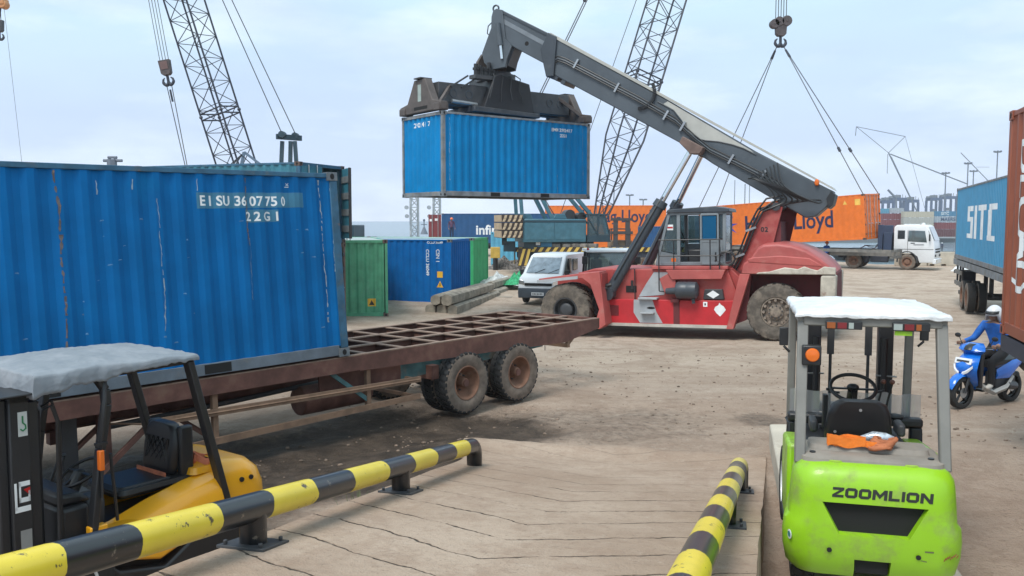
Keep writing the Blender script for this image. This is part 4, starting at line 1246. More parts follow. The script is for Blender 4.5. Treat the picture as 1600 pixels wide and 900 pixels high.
# boom tower
for sy in (1, -1):
    b = MB(); y0, y1 = sorted((sy * .66, sy * .74))
    b.prism([(1.42, 1.95), (1.18, 1.98), (.55, 3.40), (.30, 3.74), (-.02, 3.86), (-.16, 3.70), (.10, 2.66), (.2, 1.9)], y0, y1, 'y')
    tw = b.build('boom_tower', RED, rs, bevel=.01)
    if sy > 0:
        flat_text('02', .19, (.44, .745, 3.02), (-1, 0, 0), (0, 0, 1), M_black, tw, bold=.006, spacing=1.15)
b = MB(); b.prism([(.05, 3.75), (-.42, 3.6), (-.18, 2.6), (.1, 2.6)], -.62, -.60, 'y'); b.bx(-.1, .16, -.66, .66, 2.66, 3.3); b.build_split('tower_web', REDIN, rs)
b = MB(); b.cyl((.02, -.8, 3.72), (.02, .8, 3.72), .12, None, 14); b.build('boom_pivot', M_dark, rs)
for k, off in enumerate((0, .09, -.09)):
    b = MB()
    b.tube([(1.45 + off, .80, 1.2), (1.22 + off, .80, 1.95), (.92 + off, .8, 2.52), (.66 + off, .82, 3.2), (.45 + off, .84, 3.6), (.1 + off * 2, .78, 3.86 + off), (-.2, .7, 3.95 + off)], .028, 7)
    b.build('hydraulic_hose', M_black, rs)
for x, z in ((1.36, 1.5), (1.02, 2.35), (.7, 3.1)):
    b = MB(); b.box((x, .8, z), (.3, .12, .06), rot=Euler((0, R(20), 0))); b.build('hose_clamp', M_steel, rs)

# boom: outer section, inner section and the bent nose
def slab_y(pts, hy): return pts
outer = [(-1.48, 4.10), (-.92, 4.42), (.69, 5.36), (3.23, 7.02), (6.34, 8.97), (6.85, 9.28), (7.08, 8.98), (6.86, 8.10), (4.75, 6.86), (2.48, 5.50), (1.84, 5.03), (.39, 4.10), (-.30, 3.66), (-.75, 3.38), (-1.02, 3.42), (-1.40, 3.76)]
# keep the beam straight along its length
bd = Vector((6.6 + .92, 0, 9.12 - 4.42)).normalized(); bn = Vector((-bd.z, 0, bd.x))
b = MB(); b.prism(outer, -.47, .47, 'y'); boom = b.build('boom', BOOMG, rs, bevel=.03)
b = MB()
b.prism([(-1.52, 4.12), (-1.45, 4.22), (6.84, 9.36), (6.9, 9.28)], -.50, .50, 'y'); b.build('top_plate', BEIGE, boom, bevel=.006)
b = MB(); b.prism([(6.62, 9.2), (6.90, 9.36), (7.18, 8.86), (7.0, 8.0), (6.74, 8.0)], -.55, .55, 'y'); b.build('boom_collar', BOOMD, boom, bevel=.02)
for s_ in (6.7, 6.45):
    b = MB(); b.box((s_, 0, 7.98 - (6.7 - s_) * .62), (.16, .9, .2), rot=Euler((0, R(-32), 0))); b.build_split('wear_pad_holder', BOOMD, boom, bevel=.02)
inner = [(6.3, 9.0), (8.50, 10.26), (8.78, 10.32), (8.40, 9.24), (8.12, 9.04), (7.07, 8.42), (6.2, 7.9)]
b = MB(); b.prism(inner, -.38, .38, 'y'); inn = b.build('inner_boom', BOOMG, rs, bevel=.025)
b = MB(); b.prism([(6.9, 9.32), (8.66, 10.33), (8.7, 10.28), (6.95, 9.26)], -.41, .41, 'y'); b.build('top_plate', BOOMD, inn)
b = MB(); b.prism([(6.9, 9.02), (8.5, 10.0), (8.56, 9.88), (6.95, 8.9)], .381, .392, 'y'); b.build('slide_strip', mat('polished_strip', (.2, .22, .24), .4, .3), inn)
b = MB(); b.cyl((7.7, .375, 9.13), (7.7, .384, 9.13), .07, None, 14); b.build('boom_hole', M_void, inn)
nose = [(8.50, 10.27), (8.72, 10.34), (8.84, 10.28), (8.90, 10.1), (8.92, 9.75), (9.27, 8.98), (9.20, 8.66), (8.95, 8.42), (8.45, 8.46), (8.38, 8.72), (8.2, 9.1), (8.42, 9.35)]
for sy in (1, -1):
    b = MB(); y0, y1 = sorted((sy * .30, sy * .43)); b.prism(nose, y0, y1, 'y'); b.build('nose_plate', BOOMG if sy > 0 else BOOMD, inn, bevel=.012)
b = MB(); b.prism([(8.5, 10.2), (8.85, 10.2), (8.86, 9.8), (8.5, 9.5)], -.3, .3, 'y'); b.prism([(8.40, 9.3), (8.16, 9.05), (8.42, 8.52), (8.52, 8.6)], -.3, .3, 'y'); b.build_split('nose_web', BOOMD, inn)
b = MB(); b.tube([(8.76 + .1 * cos(a * pi / 6), .36, 10.36 + .1 * sin(a * pi / 6)) for a in range(12)], .03, 6, closed=True); b.build('lifting_ring', BOOMD, inn)
b = MB(); b.cyl((8.66, .47, 9.85), (8.58, .47, 9.15), .085, None, 12); cy = b.build('damper_cylinder', BOOMG, inn)
b = MB(); b.cyl((8.58, .47, 9.15), (8.54, .47, 8.72), .045, None, 10); b.build('damper_rod', M_chrome, cy)
b = MB(); b.tube([(8.88, .3, 10.0), (9.08, .3, 9.85), (9.12, .3, 9.62), (8.98, .3, 9.5)], .018, 6); b.build('hydraulic_hose', M_black, inn)
# beige paint patch and lines along the flank
b = MB(); b.prism([(3.30, 6.86), (2.98, 6.66), (2.75, 6.35), (2.53, 5.97), (2.3, 5.80), (2.05, 5.72), (1.65, 5.66), (1.27, 5.55), (.95, 5.42), (.60, 5.22), (.75, 5.36), (3.15, 6.94)], .471, .478, 'y'); b.build('paint_patch', BEIGE, boom)
b = MB(); b.tube([(3.45, .48, 6.95), (3.30, .48, 6.86), (2.98, .48, 6.66), (2.75, .48, 6.35), (2.53, .48, 5.97), (2.3, .48, 5.80), (2.05, .48, 5.72), (1.65, .48, 5.66), (1.27, .48, 5.55), (.95, .48, 5.42), (.60, .48, 5.22)], .022, 6); b.build('flange_edge', BOOMD, boom)
for k in range(3):
    b = MB(); dz = k * .075
    b.tube([(6.75, .50, 8.55 + dz - .16), (6.6, .52, 8.62 + dz - .16), (6.35, .53, 8.52 + dz - .16), (4.0, .53, 6.98 + dz), (2.9, .53, 6.28 + dz), (2.35, .53, 5.74 + dz), (1.9, .53, 5.36 + dz), (1.2, .53, 4.98 + dz), (.2, .53, 4.42 + dz), (-.1, .56, 4.25 + dz)], .020, 6)
    b.build('hydraulic_pipe', M_black if k != 1 else BOOMG, boom)
for s_ in ((6.0, 8.26), (4.7, 7.42), (3.2, 6.48), (2.7, 6.12), (1.3, 5.08), (.4, 4.58)):
    b = MB(); b.box((s_[0], .52, s_[1] + .05), (.06, .08, .3), rot=Euler((0, R(-32), 0))); b.build('pipe_clamp', M_steel, boom)
b = MB()
for k in range(26):
    a0, a1 = -1.1 + k * .085, -1.1 + k * .085 + .05
    c = Vector((3.75, .50, 7.1)); 
    pts = []
    for a, rr in ((a0, .42), (a1, .42), (a1, .52), (a0, .52)):
        q = c + bn * (rr * sin(a)) - bd * (rr * cos(a) - .3); pts.append((q.x, q.z))
    b.prism(pts, .48, .55, 'y')
b.build('energy_chain', M_black, boom)
# hoses looping at the boom foot
rnd = random.Random(3)
for k in range(9):
    x0 = .5 - k * .1
    pts = [(x0 + .3, .6, 4.55 + .05 * k), (x0 + .05, .74 + .03 * k, 4.5 - .03 * k), (x0 - .35 - .05 * k, .78 + .03 * k, 4.20 - .05 * k), (x0 - .45 - .05 * k, .78, 3.86), (x0 - .18, .74, 3.62 + .03 * k), (.22 + .04 * k, .78, 3.66)]
    P = [Vector(p) for p in pts]; sm_ = []
    for i in range(len(P) - 1):
        p0, p1, p2, p3 = P[max(0, i - 1)], P[i], P[i + 1], P[min(len(P) - 1, i + 2)]
        for q in range(5):
            t = q / 5
            sm_.append(0.5 * ((2 * p1) + (p2 - p0) * t + (2 * p0 - 5 * p1 + 4 * p2 - p3) * t * t + (3 * p1 - p0 - 3 * p2 + p3) * t ** 3))
    sm_.append(P[-1])
    b = MB(); b.tube(sm_, .026, 6); b.build('hydraulic_hose', M_black, boom)
b = MB(); b.prism([(-1.42, 4.1), (-1.54, 4.0), (-1.47, 3.72), (-1.36, 3.62), (-1.3, 3.9)], -.52, .54, 'y'); b.build('end_flap', M_black, boom)
b = MB(); b.ball((-1.05, .52, 4.36), (.07, .07, .1), 8); b.build('marker_lamp', M_orange_lens, boom)

# lift cylinders
for sy in (1, -1):
    P0, P1, P2 = Vector((4.72, sy * 1.50, 1.30)), Vector((3.26, sy * 1.02, 3.90)), Vector((2.34, sy * .72, 5.56))
    d = (P1 - P0).normalized()
    b = MB(); b.cyl(P0, P1, .165, None, 18); b.cyl(P1 - d * .12, P1 + d * .09, .21, .19, 18); b.cyl(P0 + Vector((.03, -.16, -.03)), P0 + Vector((.03, .16, -.03)), .2, None, 14)
    cy = b.build('lift_cylinder', BOOMD, rs, smooth=40)
    b = MB(); b.cyl(P1, P2, .088, None, 14); b.build('piston_rod', M_chrome, cy)
    o_ = Vector((0, .19, .05)); b = MB(); b.tube([P0 + o_ + d * .4, P1 + o_, P1 + o_ + Vector((-.1, -.1, .15))], .022, 6); b.build('hydraulic_pipe', M_black, cy)
    b = MB(); b.prism([(2.62, 5.84), (2.02, 5.48), (2.12, 5.3), (2.4, 5.32), (2.72, 5.66)], *sorted((sy * .46, sy * .92)), 'y'); b.build('cylinder_bracket', mat('rusty_bracket', (.15, .1, .085), .6, var=.3), boom, bevel=.02)
b = MB(); b.tube([(4.62, 1.6, 1.55), (4.85, 1.66, 1.5), (5.1, 1.62, 1.2), (5.12, 1.58, .8), (4.9, 1.5, .55)], .06, 8); b.build('hydraulic_hose', M_black, rs)
b = MB(); b.tube([(4.72, 1.68, 1.45), (4.95, 1.72, 1.4), (5.2, 1.66, 1.1), (5.2, 1.6, .75), (4.98, 1.52, .5)], .045, 8); b.build('hydraulic_hose', M_black, rs)

# cab on its platform
b = MB()
b.bx(1.25, 3.45, .05, 1.42, 1.99, 2.08); b.prism([(1.40, 1.72), (2.82, 1.70), (3.0, 1.98), (1.30, 1.98)], .9, 1.55, 'y'); b.prism([(2.7, 1.35), (3.05, 1.32), (3.2, 1.72), (2.75, 1.98)], 1.32, 1.5, 'y')
b.build('platform', PINK, rs, bevel=.012)
cab = MB()
def cabframe(y):
    return [(3.36, 2.09), (2.96, 3.58), (2.70, 3.66), (1.42, 3.66), (1.36, 3.55), (1.38, 2.09)]
# frame posts, both sides
for y in (.18, 1.14):
    cab.beam((3.36, y, 2.12), (2.98, y, 3.58), .09, .08); cab.beam((2.70, y, 2.12), (2.70, y, 3.62), .10, .09); cab.beam((1.40, y, 2.12), (1.38, y, 3.6), .09, .08)
    cab.beam((2.96, y, 3.6), (1.36, y, 3.6), .08, .1); cab.beam((3.38, y, 2.14), (1.38, y, 2.14), .08, .1); cab.beam((2.02, y, 2.12), (2.02, y, 3.6), .05, .05)
for x, z in ((3.36, 2.14), (2.97, 3.58), (1.38, 3.58), (1.4, 2.14)): cab.beam((x, .18, z), (x, 1.14, z), .08, .09)
cabo = cab.build('cab', CABG, rs, bevel=.01)
b = MB(); b.prism([(3.05, 3.62), (3.0, 3.72), (1.62, 3.78), (1.25, 3.70), (1.22, 3.60)], .08, 1.24, 'y'); b.build('cab_roof', BOOMD, cabo, bevel=.02)
b = MB(); b.prism([(3.33, 2.16), (3.22, 2.50), (2.75, 2.40), (2.75, 2.16)], 1.13, 1.17, 'y'); b.bx(1.42, 1.98, 1.13, 1.17, 2.16, 2.85); b.prism([(3.33, 2.16), (3.22, 2.50), (2.75, 2.40), (2.75, 2.16)], .15, .19, 'y'); b.bx(1.42, 2.66, .15, .19, 2.16, 2.7); b.build_split('cab_panel', CABG, cabo)
def pane(pts, y):
    b = MB(); b.prism(pts, y - .006, y + .006, 'y'); return b.build('window', M_tint, cabo, smooth=0)
pane([(3.2, 2.52), (2.95, 3.54), (2.76, 3.56), (2.76, 2.42)], 1.145); pane([(1.99, 2.86), (1.99, 3.54), (1.43, 3.54), (1.43, 2.86)], 1.145)
pane([(3.2, 2.52), (2.95, 3.54), (2.76, 3.56), (2.76, 2.42)], .175); pane([(2.64, 2.72), (2.64, 3.54), (1.43, 3.54), (1.43, 2.72)], .175)
b = MB(); b.add([(3.35, .23, 2.2), (3.35, 1.09, 2.2), (3.0, 1.09, 3.52), (3.0, .23, 3.52)], [(0, 1, 2, 3)]); b.build('window', M_tint, cabo, smooth=0)
b = MB(); b.add([(1.37, .23, 2.5), (1.37, 1.09, 2.5), (1.36, 1.09, 3.52), (1.36, .23, 3.52)], [(0, 1, 2, 3)]); b.build('window', M_tint, cabo, smooth=0)
# the door stands open, folded back along the side
b = MB()
for p0, p1 in (((2.03, 2.14), (2.03, 3.55)), ((1.55, 2.14), (1.55, 3.55)), ((2.03, 3.55), (1.55, 3.55)), ((2.03, 2.14), (1.55, 2.14)), ((2.03, 2.78), (1.55, 2.78))):
    b.beam((p0[0], 1.24, p0[1]), (p1[0], 1.24, p1[1]), .05, .06)
b.bx(1.57, 2.01, 1.225, 1.255, 2.16, 2.76)
dr = b.build('cab_door', CABG, cabo, bevel=.006)
b = MB(); b.prism([(1.99, 2.82), (1.99, 3.51), (1.6, 3.51), (1.6, 2.82)], 1.236, 1.244, 'y'); b.build('door_pane', glass_mat('blue_view_glass', (.03, .24, .5), .05, .35), dr)  # blue of the container seen through the pane is put into its tint
b = MB(); b.bx(2.5, 2.05, .4, .9, 2.1, 2.55); b.bx(2.05, 2.16, .4, .9, 2.5, 3.2); b.build('seat', M_black, cabo, bevel=.05)
b = MB(); b.tube([(2.72 + .06 * cos(a * pi / 8), .65 + .19 * sin(a * pi / 8), 2.92 + .17 * cos(a * pi / 8)) for a in range(16)], .018, 6, closed=True); b.beam((2.76, .65, 2.9), (3.0, .65, 2.3), .06, .06); b.build('steering_wheel', M_black, cabo)
b = MB(); b.bx(2.86, 3.04, 1.151, 1.156, 3.12, 3.28); b.build('window_sticker', M_lettering, cabo)
b = MB(); b.bx(2.87, 3.03, 1.157, 1.159, 3.17, 3.22); b.build('sticker_band', M_red_lens, cabo)
b = MB(); b.bx(2.78, 2.92, 1.17, 1.176, 2.2, 2.3); b.build('side_reflector', M_orange_lens, cabo)
b = MB(); b.bx(1.5, 1.75, 1.16, 1.24, 2.3, 2.62); b.build('air_vent', M_black, cabo, bevel=.01)
# handrail round the platform
b = MB(); r_ = .018
for z in (2.38, 2.84):
    b.tube([(3.20, 1.52, z), (1.46, 1.52, z), (1.42, 1.30, z)], r_, 6); b.tube([(3.20, 1.52, z), (3.24, 1.25, z)], r_, 6)
for x, z0 in ((3.20, 1.36), (2.76, 1.72), (1.72, 1.74), (1.46, 2.0)): b.tube([(x, 1.52, z0), (x, 1.52, 2.84)], r_, 6)
b.tube([(3.20, 1.52, 1.36), (3.05, 1.45, 1.34)], r_, 6); b.build('handrail', M_black, rs, smooth=40)
b = MB()
for k in range(10):
    a = k * pi / 5.5
    b.tube([(1.35 + .28 * cos(a + t), 1.25, 2.2 + .25 * sin(a + t) + .02 * k) for t in (0, .5, 1.0, 1.5)], .022, 6)
b.build('hose_coil', M_black, rs)
# air cleaner canister
b = MB()
b.lathe([(.0001, 0), (.16, .0), (.24, .05), (.245, .3), (.235, .33), (.245, .36), (.245, .58), (.22, .62), (.0001, .62)], (2.05, 1.60, 1.40), (1, 0, 0), 22); b.cyl((2.66, 1.6, 1.38), (2.98, 1.52, 1.36), .11, .09, 14); b.cyl((2.2, 1.6, 1.18), (2.18, 1.6, 1.02), .05, None, 8)
b.build('air_cleaner', BOOMD, rs, smooth=40)
b = MB(); b.bx(2.62, 2.86, 1.3, 1.55, 1.04, 1.14); b.bx(2.62, 2.8, 1.464, 1.47, .4, 1.04); b.build('dark_strip', REDIN, rs)  # dark red block with a strip down the lower panel
# outline details: tall exhaust/grab post at the deck front
b = MB(); b.cyl((3.96, 1.40, .5), (3.96, 1.40, 2.0), .018, None, 8); b.bx(4.02, 4.1, 1.335, 1.35, 1.4, 1.66); b.build('grab_post', M_black, rs)

# spreader: its own axes are those of the container it grips (x along, y away, origin at the corner casting level)
M_rs = Matrix.Translation(RS_O) @ Euler(RS_ROT).to_matrix().to_4x4()
M_sp = Matrix.Translation(LIFT_O) @ Euler((0, 0, YAW_L)).to_matrix().to_4x4()
ML = M_rs.inverted() @ M_sp
def sp_build(b, name, m, parent=None, **k):
    o = b.build(name, m, parent or rs, **k)
    if parent is None: o.matrix_local = ML
    return o
X0 = -3.029
b = MB()
b.prism([(X0 + .35, 3.58), (X0 + 5.70, 3.60), (X0 + 5.72, 2.90), (X0 + .35, 2.90)], -.48, -.12, 'y'); b.prism([(X0 + .35, 3.58), (X0 + 5.70, 3.60), (X0 + 5.72, 2.90), (X0 + .35, 2.90)], .12, .48, 'y')
b.bx(X0 + 1.6, X0 + 4.4, -.5, .5, 2.72, 2.9)
spreader = sp_build(b, 'spreader', SPR, bevel=.015)
def spb(b, name, m, **k): return b.build(name, m, spreader, **k)
for x in (.9, 1.5, 4.85, 5.3):
    b = MB(); b.lathe([(.14, -.015), (.14, .012), (.10, .012), (.10, -.02), (.0001, -.02)], (X0 + x, -.482, 3.27), (0, -1, 0), 18); spb(b, 'lightening_hole', BOOMD)
for sx in (-1, 1):
    xe = sx * 2.95
    b = MB()
    b.prism([(-1.22, 2.64), (1.22, 2.64), (1.22, 2.88), (.75, 2.96), (.32, 3.66), (-.32, 3.66), (-.75, 2.96), (-1.22, 2.88)], xe - .13, xe + .13, 'x')
    e = spb(b, 'end_beam', SPRB, bevel=.02)
    for sy in (-1, 1):
        b = MB(); b.bx(xe - .17, xe + .17, sy * 1.04 - .17, sy * 1.04 + .17, 2.62, 2.84); b.build('twistlock_housing', SPRB, spreader, bevel=.02)
        b = MB(); b.beam((xe - sx * .05, sy * .9, 2.86), (xe - sx * .75, sy * .42, 3.5), .09, .12); b.build('end_brace', SPRB, spreader, bevel=.01)
    b = MB(); b.prism([(-.34 - .12, 2.72), (.34, 2.72), (.34, 2.82), (-.46, 2.82)], xe + sx * .131 - .001, xe + sx * .131 + .001, 'x'); b.build('end_slot', M_void, spreader)
    b = MB(); b.bx(xe + sx * .131 - .002, xe + sx * .131 + .002, -.1, .1, 2.98, 3.5); b.build('pale_label', mat('faded_label', (.3, .36, .34), .7, var=.2), spreader)
    b = MB(); b.bx(xe - .22, xe + .22, -.2, .2, 3.67, 3.71); b.build('lamp_bracket', SPR, spreader, bevel=.01)
# centre housing with its dark apron, turntable and pumps
b = MB(); b.prism([(X0 + 1.88, 2.78), (X0 + 4.02, 2.74), (X0 + 3.78, 3.78), (X0 + 2.55, 3.98), (X0 + 2.35, 3.92)], -.72, .72, 'y'); spb(b, 'rotator_housing', mat('black_apron', (.022, .023, .028), .5, dirt=(.06, .06, .062), dirt_amt=.3), bevel=.03)
b = MB(); b.prism([(X0 + 1.5, 2.72), (X0 + 4.08, 2.68), (X0 + 4.1, 2.82), (X0 + 1.5, 2.90)], -.80, .80, 'y'); spb(b, 'housing_sill', SPR, bevel=.02)
b = MB(); b.cyl((X0 + 2.9, 0, 3.82), (X0 + 2.9, 0, 4.06), .66, None, 28); b.cyl((X0 + 2.9, 0, 4.06), (X0 + 2.9, 0, 4.14), .52, None, 28); spb(b, 'turntable', SPR, bevel=.01)
b = MB(); b.prism([(X0 + 2.35, 4.1), (X0 + 3.3, 4.1), (X0 + 3.1, 4.4), (X0 + 3.0, 4.75), (X0 + 2.55, 4.78), (X0 + 2.35, 4.5)], -.36, -.24, 'y'); b.prism([(X0 + 2.35, 4.1), (X0 + 3.3, 4.1), (X0 + 3.1, 4.4), (X0 + 3.0, 4.75), (X0 + 2.55, 4.78), (X0 + 2.35, 4.5)], .24, .36, 'y'); b.cyl((X0 + 2.75, -.45, 4.6), (X0 + 2.75, .45, 4.6), .1, None, 12)
spb(b, 'hanger', SPRB, bevel=.02)
rnd = random.Random(9)
for k in range(5):
    b = MB(); x = X0 + 1.72 + .17 * k; b.cyl((x, -.55, 3.85), (x, -.55, 4.15 + rnd.uniform(0, .22)), .07, None, 10); b.box((x, -.55, 4.1), (.14, .16, .08)); spb(b, 'hydraulic_pump', M_black)
b = MB(); b.bx(X0 + 1.6, X0 + 2.6, -.7, -.35, 3.78, 3.9); spb(b, 'pump_tray', SPR)
for k in range(4):
    x = X0 + 2.4 + .3 * k
    pts = [(x, -.5, 4.06), (x - .1 + .05 * k, -.76, 3.9), (x - .2 + .07 * k, -.78, 3.5), (x - .3 + .16 * k, -.78, 3.2 - .1 * (k % 2))]
    b = MB(); b.tube(pts, .018, 6); spb(b, 'hydraulic_hose', M_black if k % 2 else M_dark)
for x in (.8, 1.2): 
    b = MB(); b.beam((X0 + x, -.5, 3.46), (X0 + x + .65, -.5, 3.86), .05, .05); spb(b, 'pipe_run', M_dark)
b = MB(); b.cyl((X0 + .75, -.62, 3.0), (X0 + 1.7, -.62, 2.96), .06, None, 10); spb(b, 'side_shift_cylinder', M_steel)

# ================================================================== RUSTY SKELETAL TRAILER
# local axes: x towards the trailer's rear, y away from the ramp, z up
RUSTM = mat('rusted_frame', (0.13, 0.058, 0.045), 0.75, var=.3, vs=3, dirt=(0.20, 0.125, 0.09), dirt_amt=.5, ds=3, streak=(0.06, 0.03, 0.025), streak_amt=.35, spots=(0.27, 0.2, 0.16), spots_amt=.22, ss=9, bump=.15)
RUSTT = mat('dusty_flange', (0.24, 0.165, 0.125), 0.85, var=.3, vs=5, dirt=(0.14, 0.07, 0.05), dirt_amt=.5, ds=5)
RUSTL = mat('rusty_guard', (0.235, 0.145, 0.095), 0.8, var=.25, vs=4, dirt=(0.12, 0.07, 0.05), dirt_amt=.45, ds=4)
TEALR = mat('old_teal_beam', (0.06, 0.15, 0.165), 0.7, var=.3, vs=3, dirt=(0.22, 0.16, 0.12), dirt_amt=.6, ds=2.5, spots=(0.12, 0.05, 0.035), spots_amt=.4, ss=5)
RIMD = mat('dusty_rim', (0.22, 0.115, 0.075), 0.8, var=.25, vs=5, dirt=(0.33, 0.25, 0.19), dirt_amt=.5, ds=3)
TYRED = mat('dusty_tyre_wall', (0.15, 0.12, 0.098), 0.95, var=.3, vs=6, dirt=(0.25, 0.195, 0.155), dirt_amt=.55, ds=4)
TYREB = mat('worn_tread', (0.02, 0.02, 0.021), 0.8, dirt=(0.07, 0.06, 0.052), dirt_amt=.4, ds=8)

tr = thing('skeletal_trailer', 'rusty open-frame trailer with dual wheels carrying the large royal blue container', 'trailer', (-2.296, 12.137, 0.0), (R(-.6), R(-.5), YAW_T))
ZT = 1.185
X1, XA = 5.95, -7.2
def ibeam(b, x0, x1, y, zt, h, w=.10, t=.02):
    b.bx(x0, x1, y - w / 2, y + w / 2, zt - t, zt, 1)
    b.bx(x0, x1, y - .008, y + .008, zt - h + t, zt - t, 0)
    b.bx(x0, x1, y - w / 2, y + w / 2, zt - h, zt - h + t, 0)
for y in (.05, 2.39):
    b = MB()
    yy = y - .03 if y < 1 else y + .03
    s_ = 1 if y < 1 else -1
    b.bx(XA, X1, min(yy, yy + s_ * .09), max(yy, yy + s_ * .09), ZT - .016, ZT, 1)
    b.bx(XA, .2, min(yy, yy + s_ * .02), max(yy, yy + s_ * .02), ZT - .21, ZT - .016, 0)
    # the deeper rear half, thickening then thinning to the tail
    b.prism([(.2, ZT - .016), (X1, ZT - .016), (X1, ZT - .20), (4.9, ZT - .36), (3.0, ZT - .30), (.2, ZT - .24)], min(yy, yy + s_ * .02), max(yy, yy + s_ * .02), 'y')
    b.bx(XA, .2, min(yy, yy + s_ * .08), max(yy, yy + s_ * .08), ZT - .226, ZT - .21, 0)
    b.build('side_rail', [RUSTM, RUSTT], tr)
for y in (.82, 1.62):
    b = MB(); ibeam(b, XA, X1, y, ZT - .006, .5 if True else .3, .11)
    b.build('main_beam', [RUSTM, RUSTT], tr)
b = MB(); b.prism([(1.2, ZT - .26), (4.6, ZT - .26), (4.6, ZT - .42), (1.2, ZT - .55)], .30, .33, 'y'); b.build('teal_beam', TEALR, tr)
b = MB(); b.prism([(-.3, ZT - .24), (1.2, ZT - .26), (1.2, ZT - .55), (-.3, ZT - .5)], .302, .332, 'y'); b.build('old_plate', RUSTM, tr)
x = XA + .2
k = 0
while x < X1 + .05:
    b = MB()
    xx = min(x, X1 - .03)
    b.bx(xx - .045, xx + .045, .11, 2.33, ZT - .03, ZT - .012, 1); b.bx(xx - .01, xx + .01, .11, 2.33, ZT - .17, ZT - .03, 0)
    b.build('cross_member', [RUSTM, RUSTT], tr)
    x += .74
b = MB(); b.bx(X1 - .03, X1 + .02, .02, 2.42, ZT - .2, ZT - .001); b.build('tail_beam', RUSTM, tr, bevel=.008)
# under-run bar on brackets
b = MB(); b.bx(5.0, 5.08, .04, 2.40, ZT - .47, ZT - .40); ub = b.build('underrun_bar', RUSTL, tr, bevel=.006)
for y in (.08, 2.34):
    b = MB(); b.beam((5.05, y, ZT - .42), (5.35, y, ZT - .2), .05, .05); b.bx(5.02, 5.08, y - .03, y + .03, ZT - .42, ZT - .2); b.build('bracket', RUSTL, ub)
b = MB(); b.cyl((4.9, .5, ZT - .42), (4.9, .5, ZT - .55), .008, None, 6); b.build('chain', M_dark, ub)
# wheels
for x in (2.35, 3.62):
    for sy, y0, y1 in ((-1, .13, .46), (1, 2.31, 1.98)):
        wheel('wheel', (x, y0, .452), (0, sy, 0), .515, .285, .275, TYREB, TYRED, RIMD, tr, 'dish', 30, True, 8, dish=.72, hub_m=M_dark)
        wheel('wheel', (x, y1, .452), (0, sy, 0), .515, .285, .275, TYREB, TYRED, RIMD, tr, 'dish', 30, True, 8, dish=.72, hub_m=M_dark)
    b = MB(); b.cyl((x, .1, .452), (x, 2.34, .452), .075, None, 12); b.cyl((x, .02, .452), (x, .14, .452), .06, None, 12); b.build('axle', RUSTM, tr)
    b = MB()
    for q in range(5): b.bx(x - .55 + q * .06, x + .55 - q * .06, .76, .84, .53 + q * .02, .545 + q * .02)
    b.bx(x - .08, x + .08, .72, .88, .4, .72); b.build('leaf_spring', RUSTM, tr)
b = MB(); b.lathe([(.0001, 0), (.11, 0), (.12, .05), (.12, .2), (.0001, .24)], (3.0, .55, .66), (0, -1, 0), 14); b.build('brake_chamber', RUSTT, tr)
b = MB(); b.bx(1.72, 1.86, .15, .5, .58, .8); b.build('hanger_bracket', RUSTM, tr)
# side guard rails
b = MB(); b.tube([(-3.25, .35, ZT - .42), (-2.95, .06, ZT - .44), (-2.4, .03, ZT - .45), (1.35, .03, ZT - .53)], .012, 4); b.beam((-2.95, .05, ZT - .44), (1.38, .05, ZT - .53), .035, .085); b.build('side_guard', RUSTL, tr)
b = MB(); b.beam((-2.75, .05, ZT - .83), (1.36, .05, ZT - .79), .035, .085); b.build('side_guard', RUSTL, tr)
for x, z0, z1 in ((-2.02, ZT - .2, ZT - .86), (.40, ZT - .2, ZT - .82)):
    b = MB(); b.bx(x - .035, x + .035, .075, .14, z1, z0); b.build('guard_post', RUSTL, tr)
b = MB(); b.beam((-.25, .1, ZT - .22), (.42, .1, ZT - .72), .03, .06); b.build_split('guard_brace', TEALR, tr)
b = MB(); b.beam((-2.0, .1, ZT - .84), (-2.4, .7, ZT - .45), .05, .05); b.beam((-2.9, .1, ZT - .5), (-3.45, .12, ZT - .95), .05, .06); b.build_split('guard_brace', RUSTM, tr)
for z in (.53, .79):
    b = MB(); b.beam((1.3, .06, ZT - z), (1.3, 2.38, ZT - z), .05, .05); b.build('guard_crossbar', RUSTL, tr)
b = MB(); b.cyl((-.5, .55, .55), (.7, .55, .55), .21, None, 18); b.build('air_tank', RUSTM, tr, bevel=.02)
b = MB(); b.tube([(-3.2, .5, ZT - .5), (-1.5, .55, ZT - .47), (.1, .6, ZT - .42), (.6, .75, ZT - .5)], .035, 8); b.build('air_pipe', M_dark, tr)
# landing legs
for y in (.42, 2.02):
    b = MB(); b.bx(-3.75, -3.58, y - .08, y + .08, .28, ZT - .2); b.bx(-3.73, -3.60, y - .06, y + .06, .05, .28); b.bx(-3.82, -3.5, y - .16, y + .16, -.02, .05); b.build('landing_leg', M_dark, tr, bevel=.01)
    b = MB(); b.bx(-3.32, -3.2, y - .07, y + .07, .25, ZT - .2); b.build('leg_strut', RUSTM, tr)
b = MB(); b.beam((-3.66, .5, .75), (-3.66, 1.95, .75), .06, .06); b.build('landing_gear_shaft', RUSTM, tr)
b = MB(); b.beam((-3.6, .42, .5), (-2.9, .6, .95), .05, .05); b.build('leg_strut', RUSTM, tr)

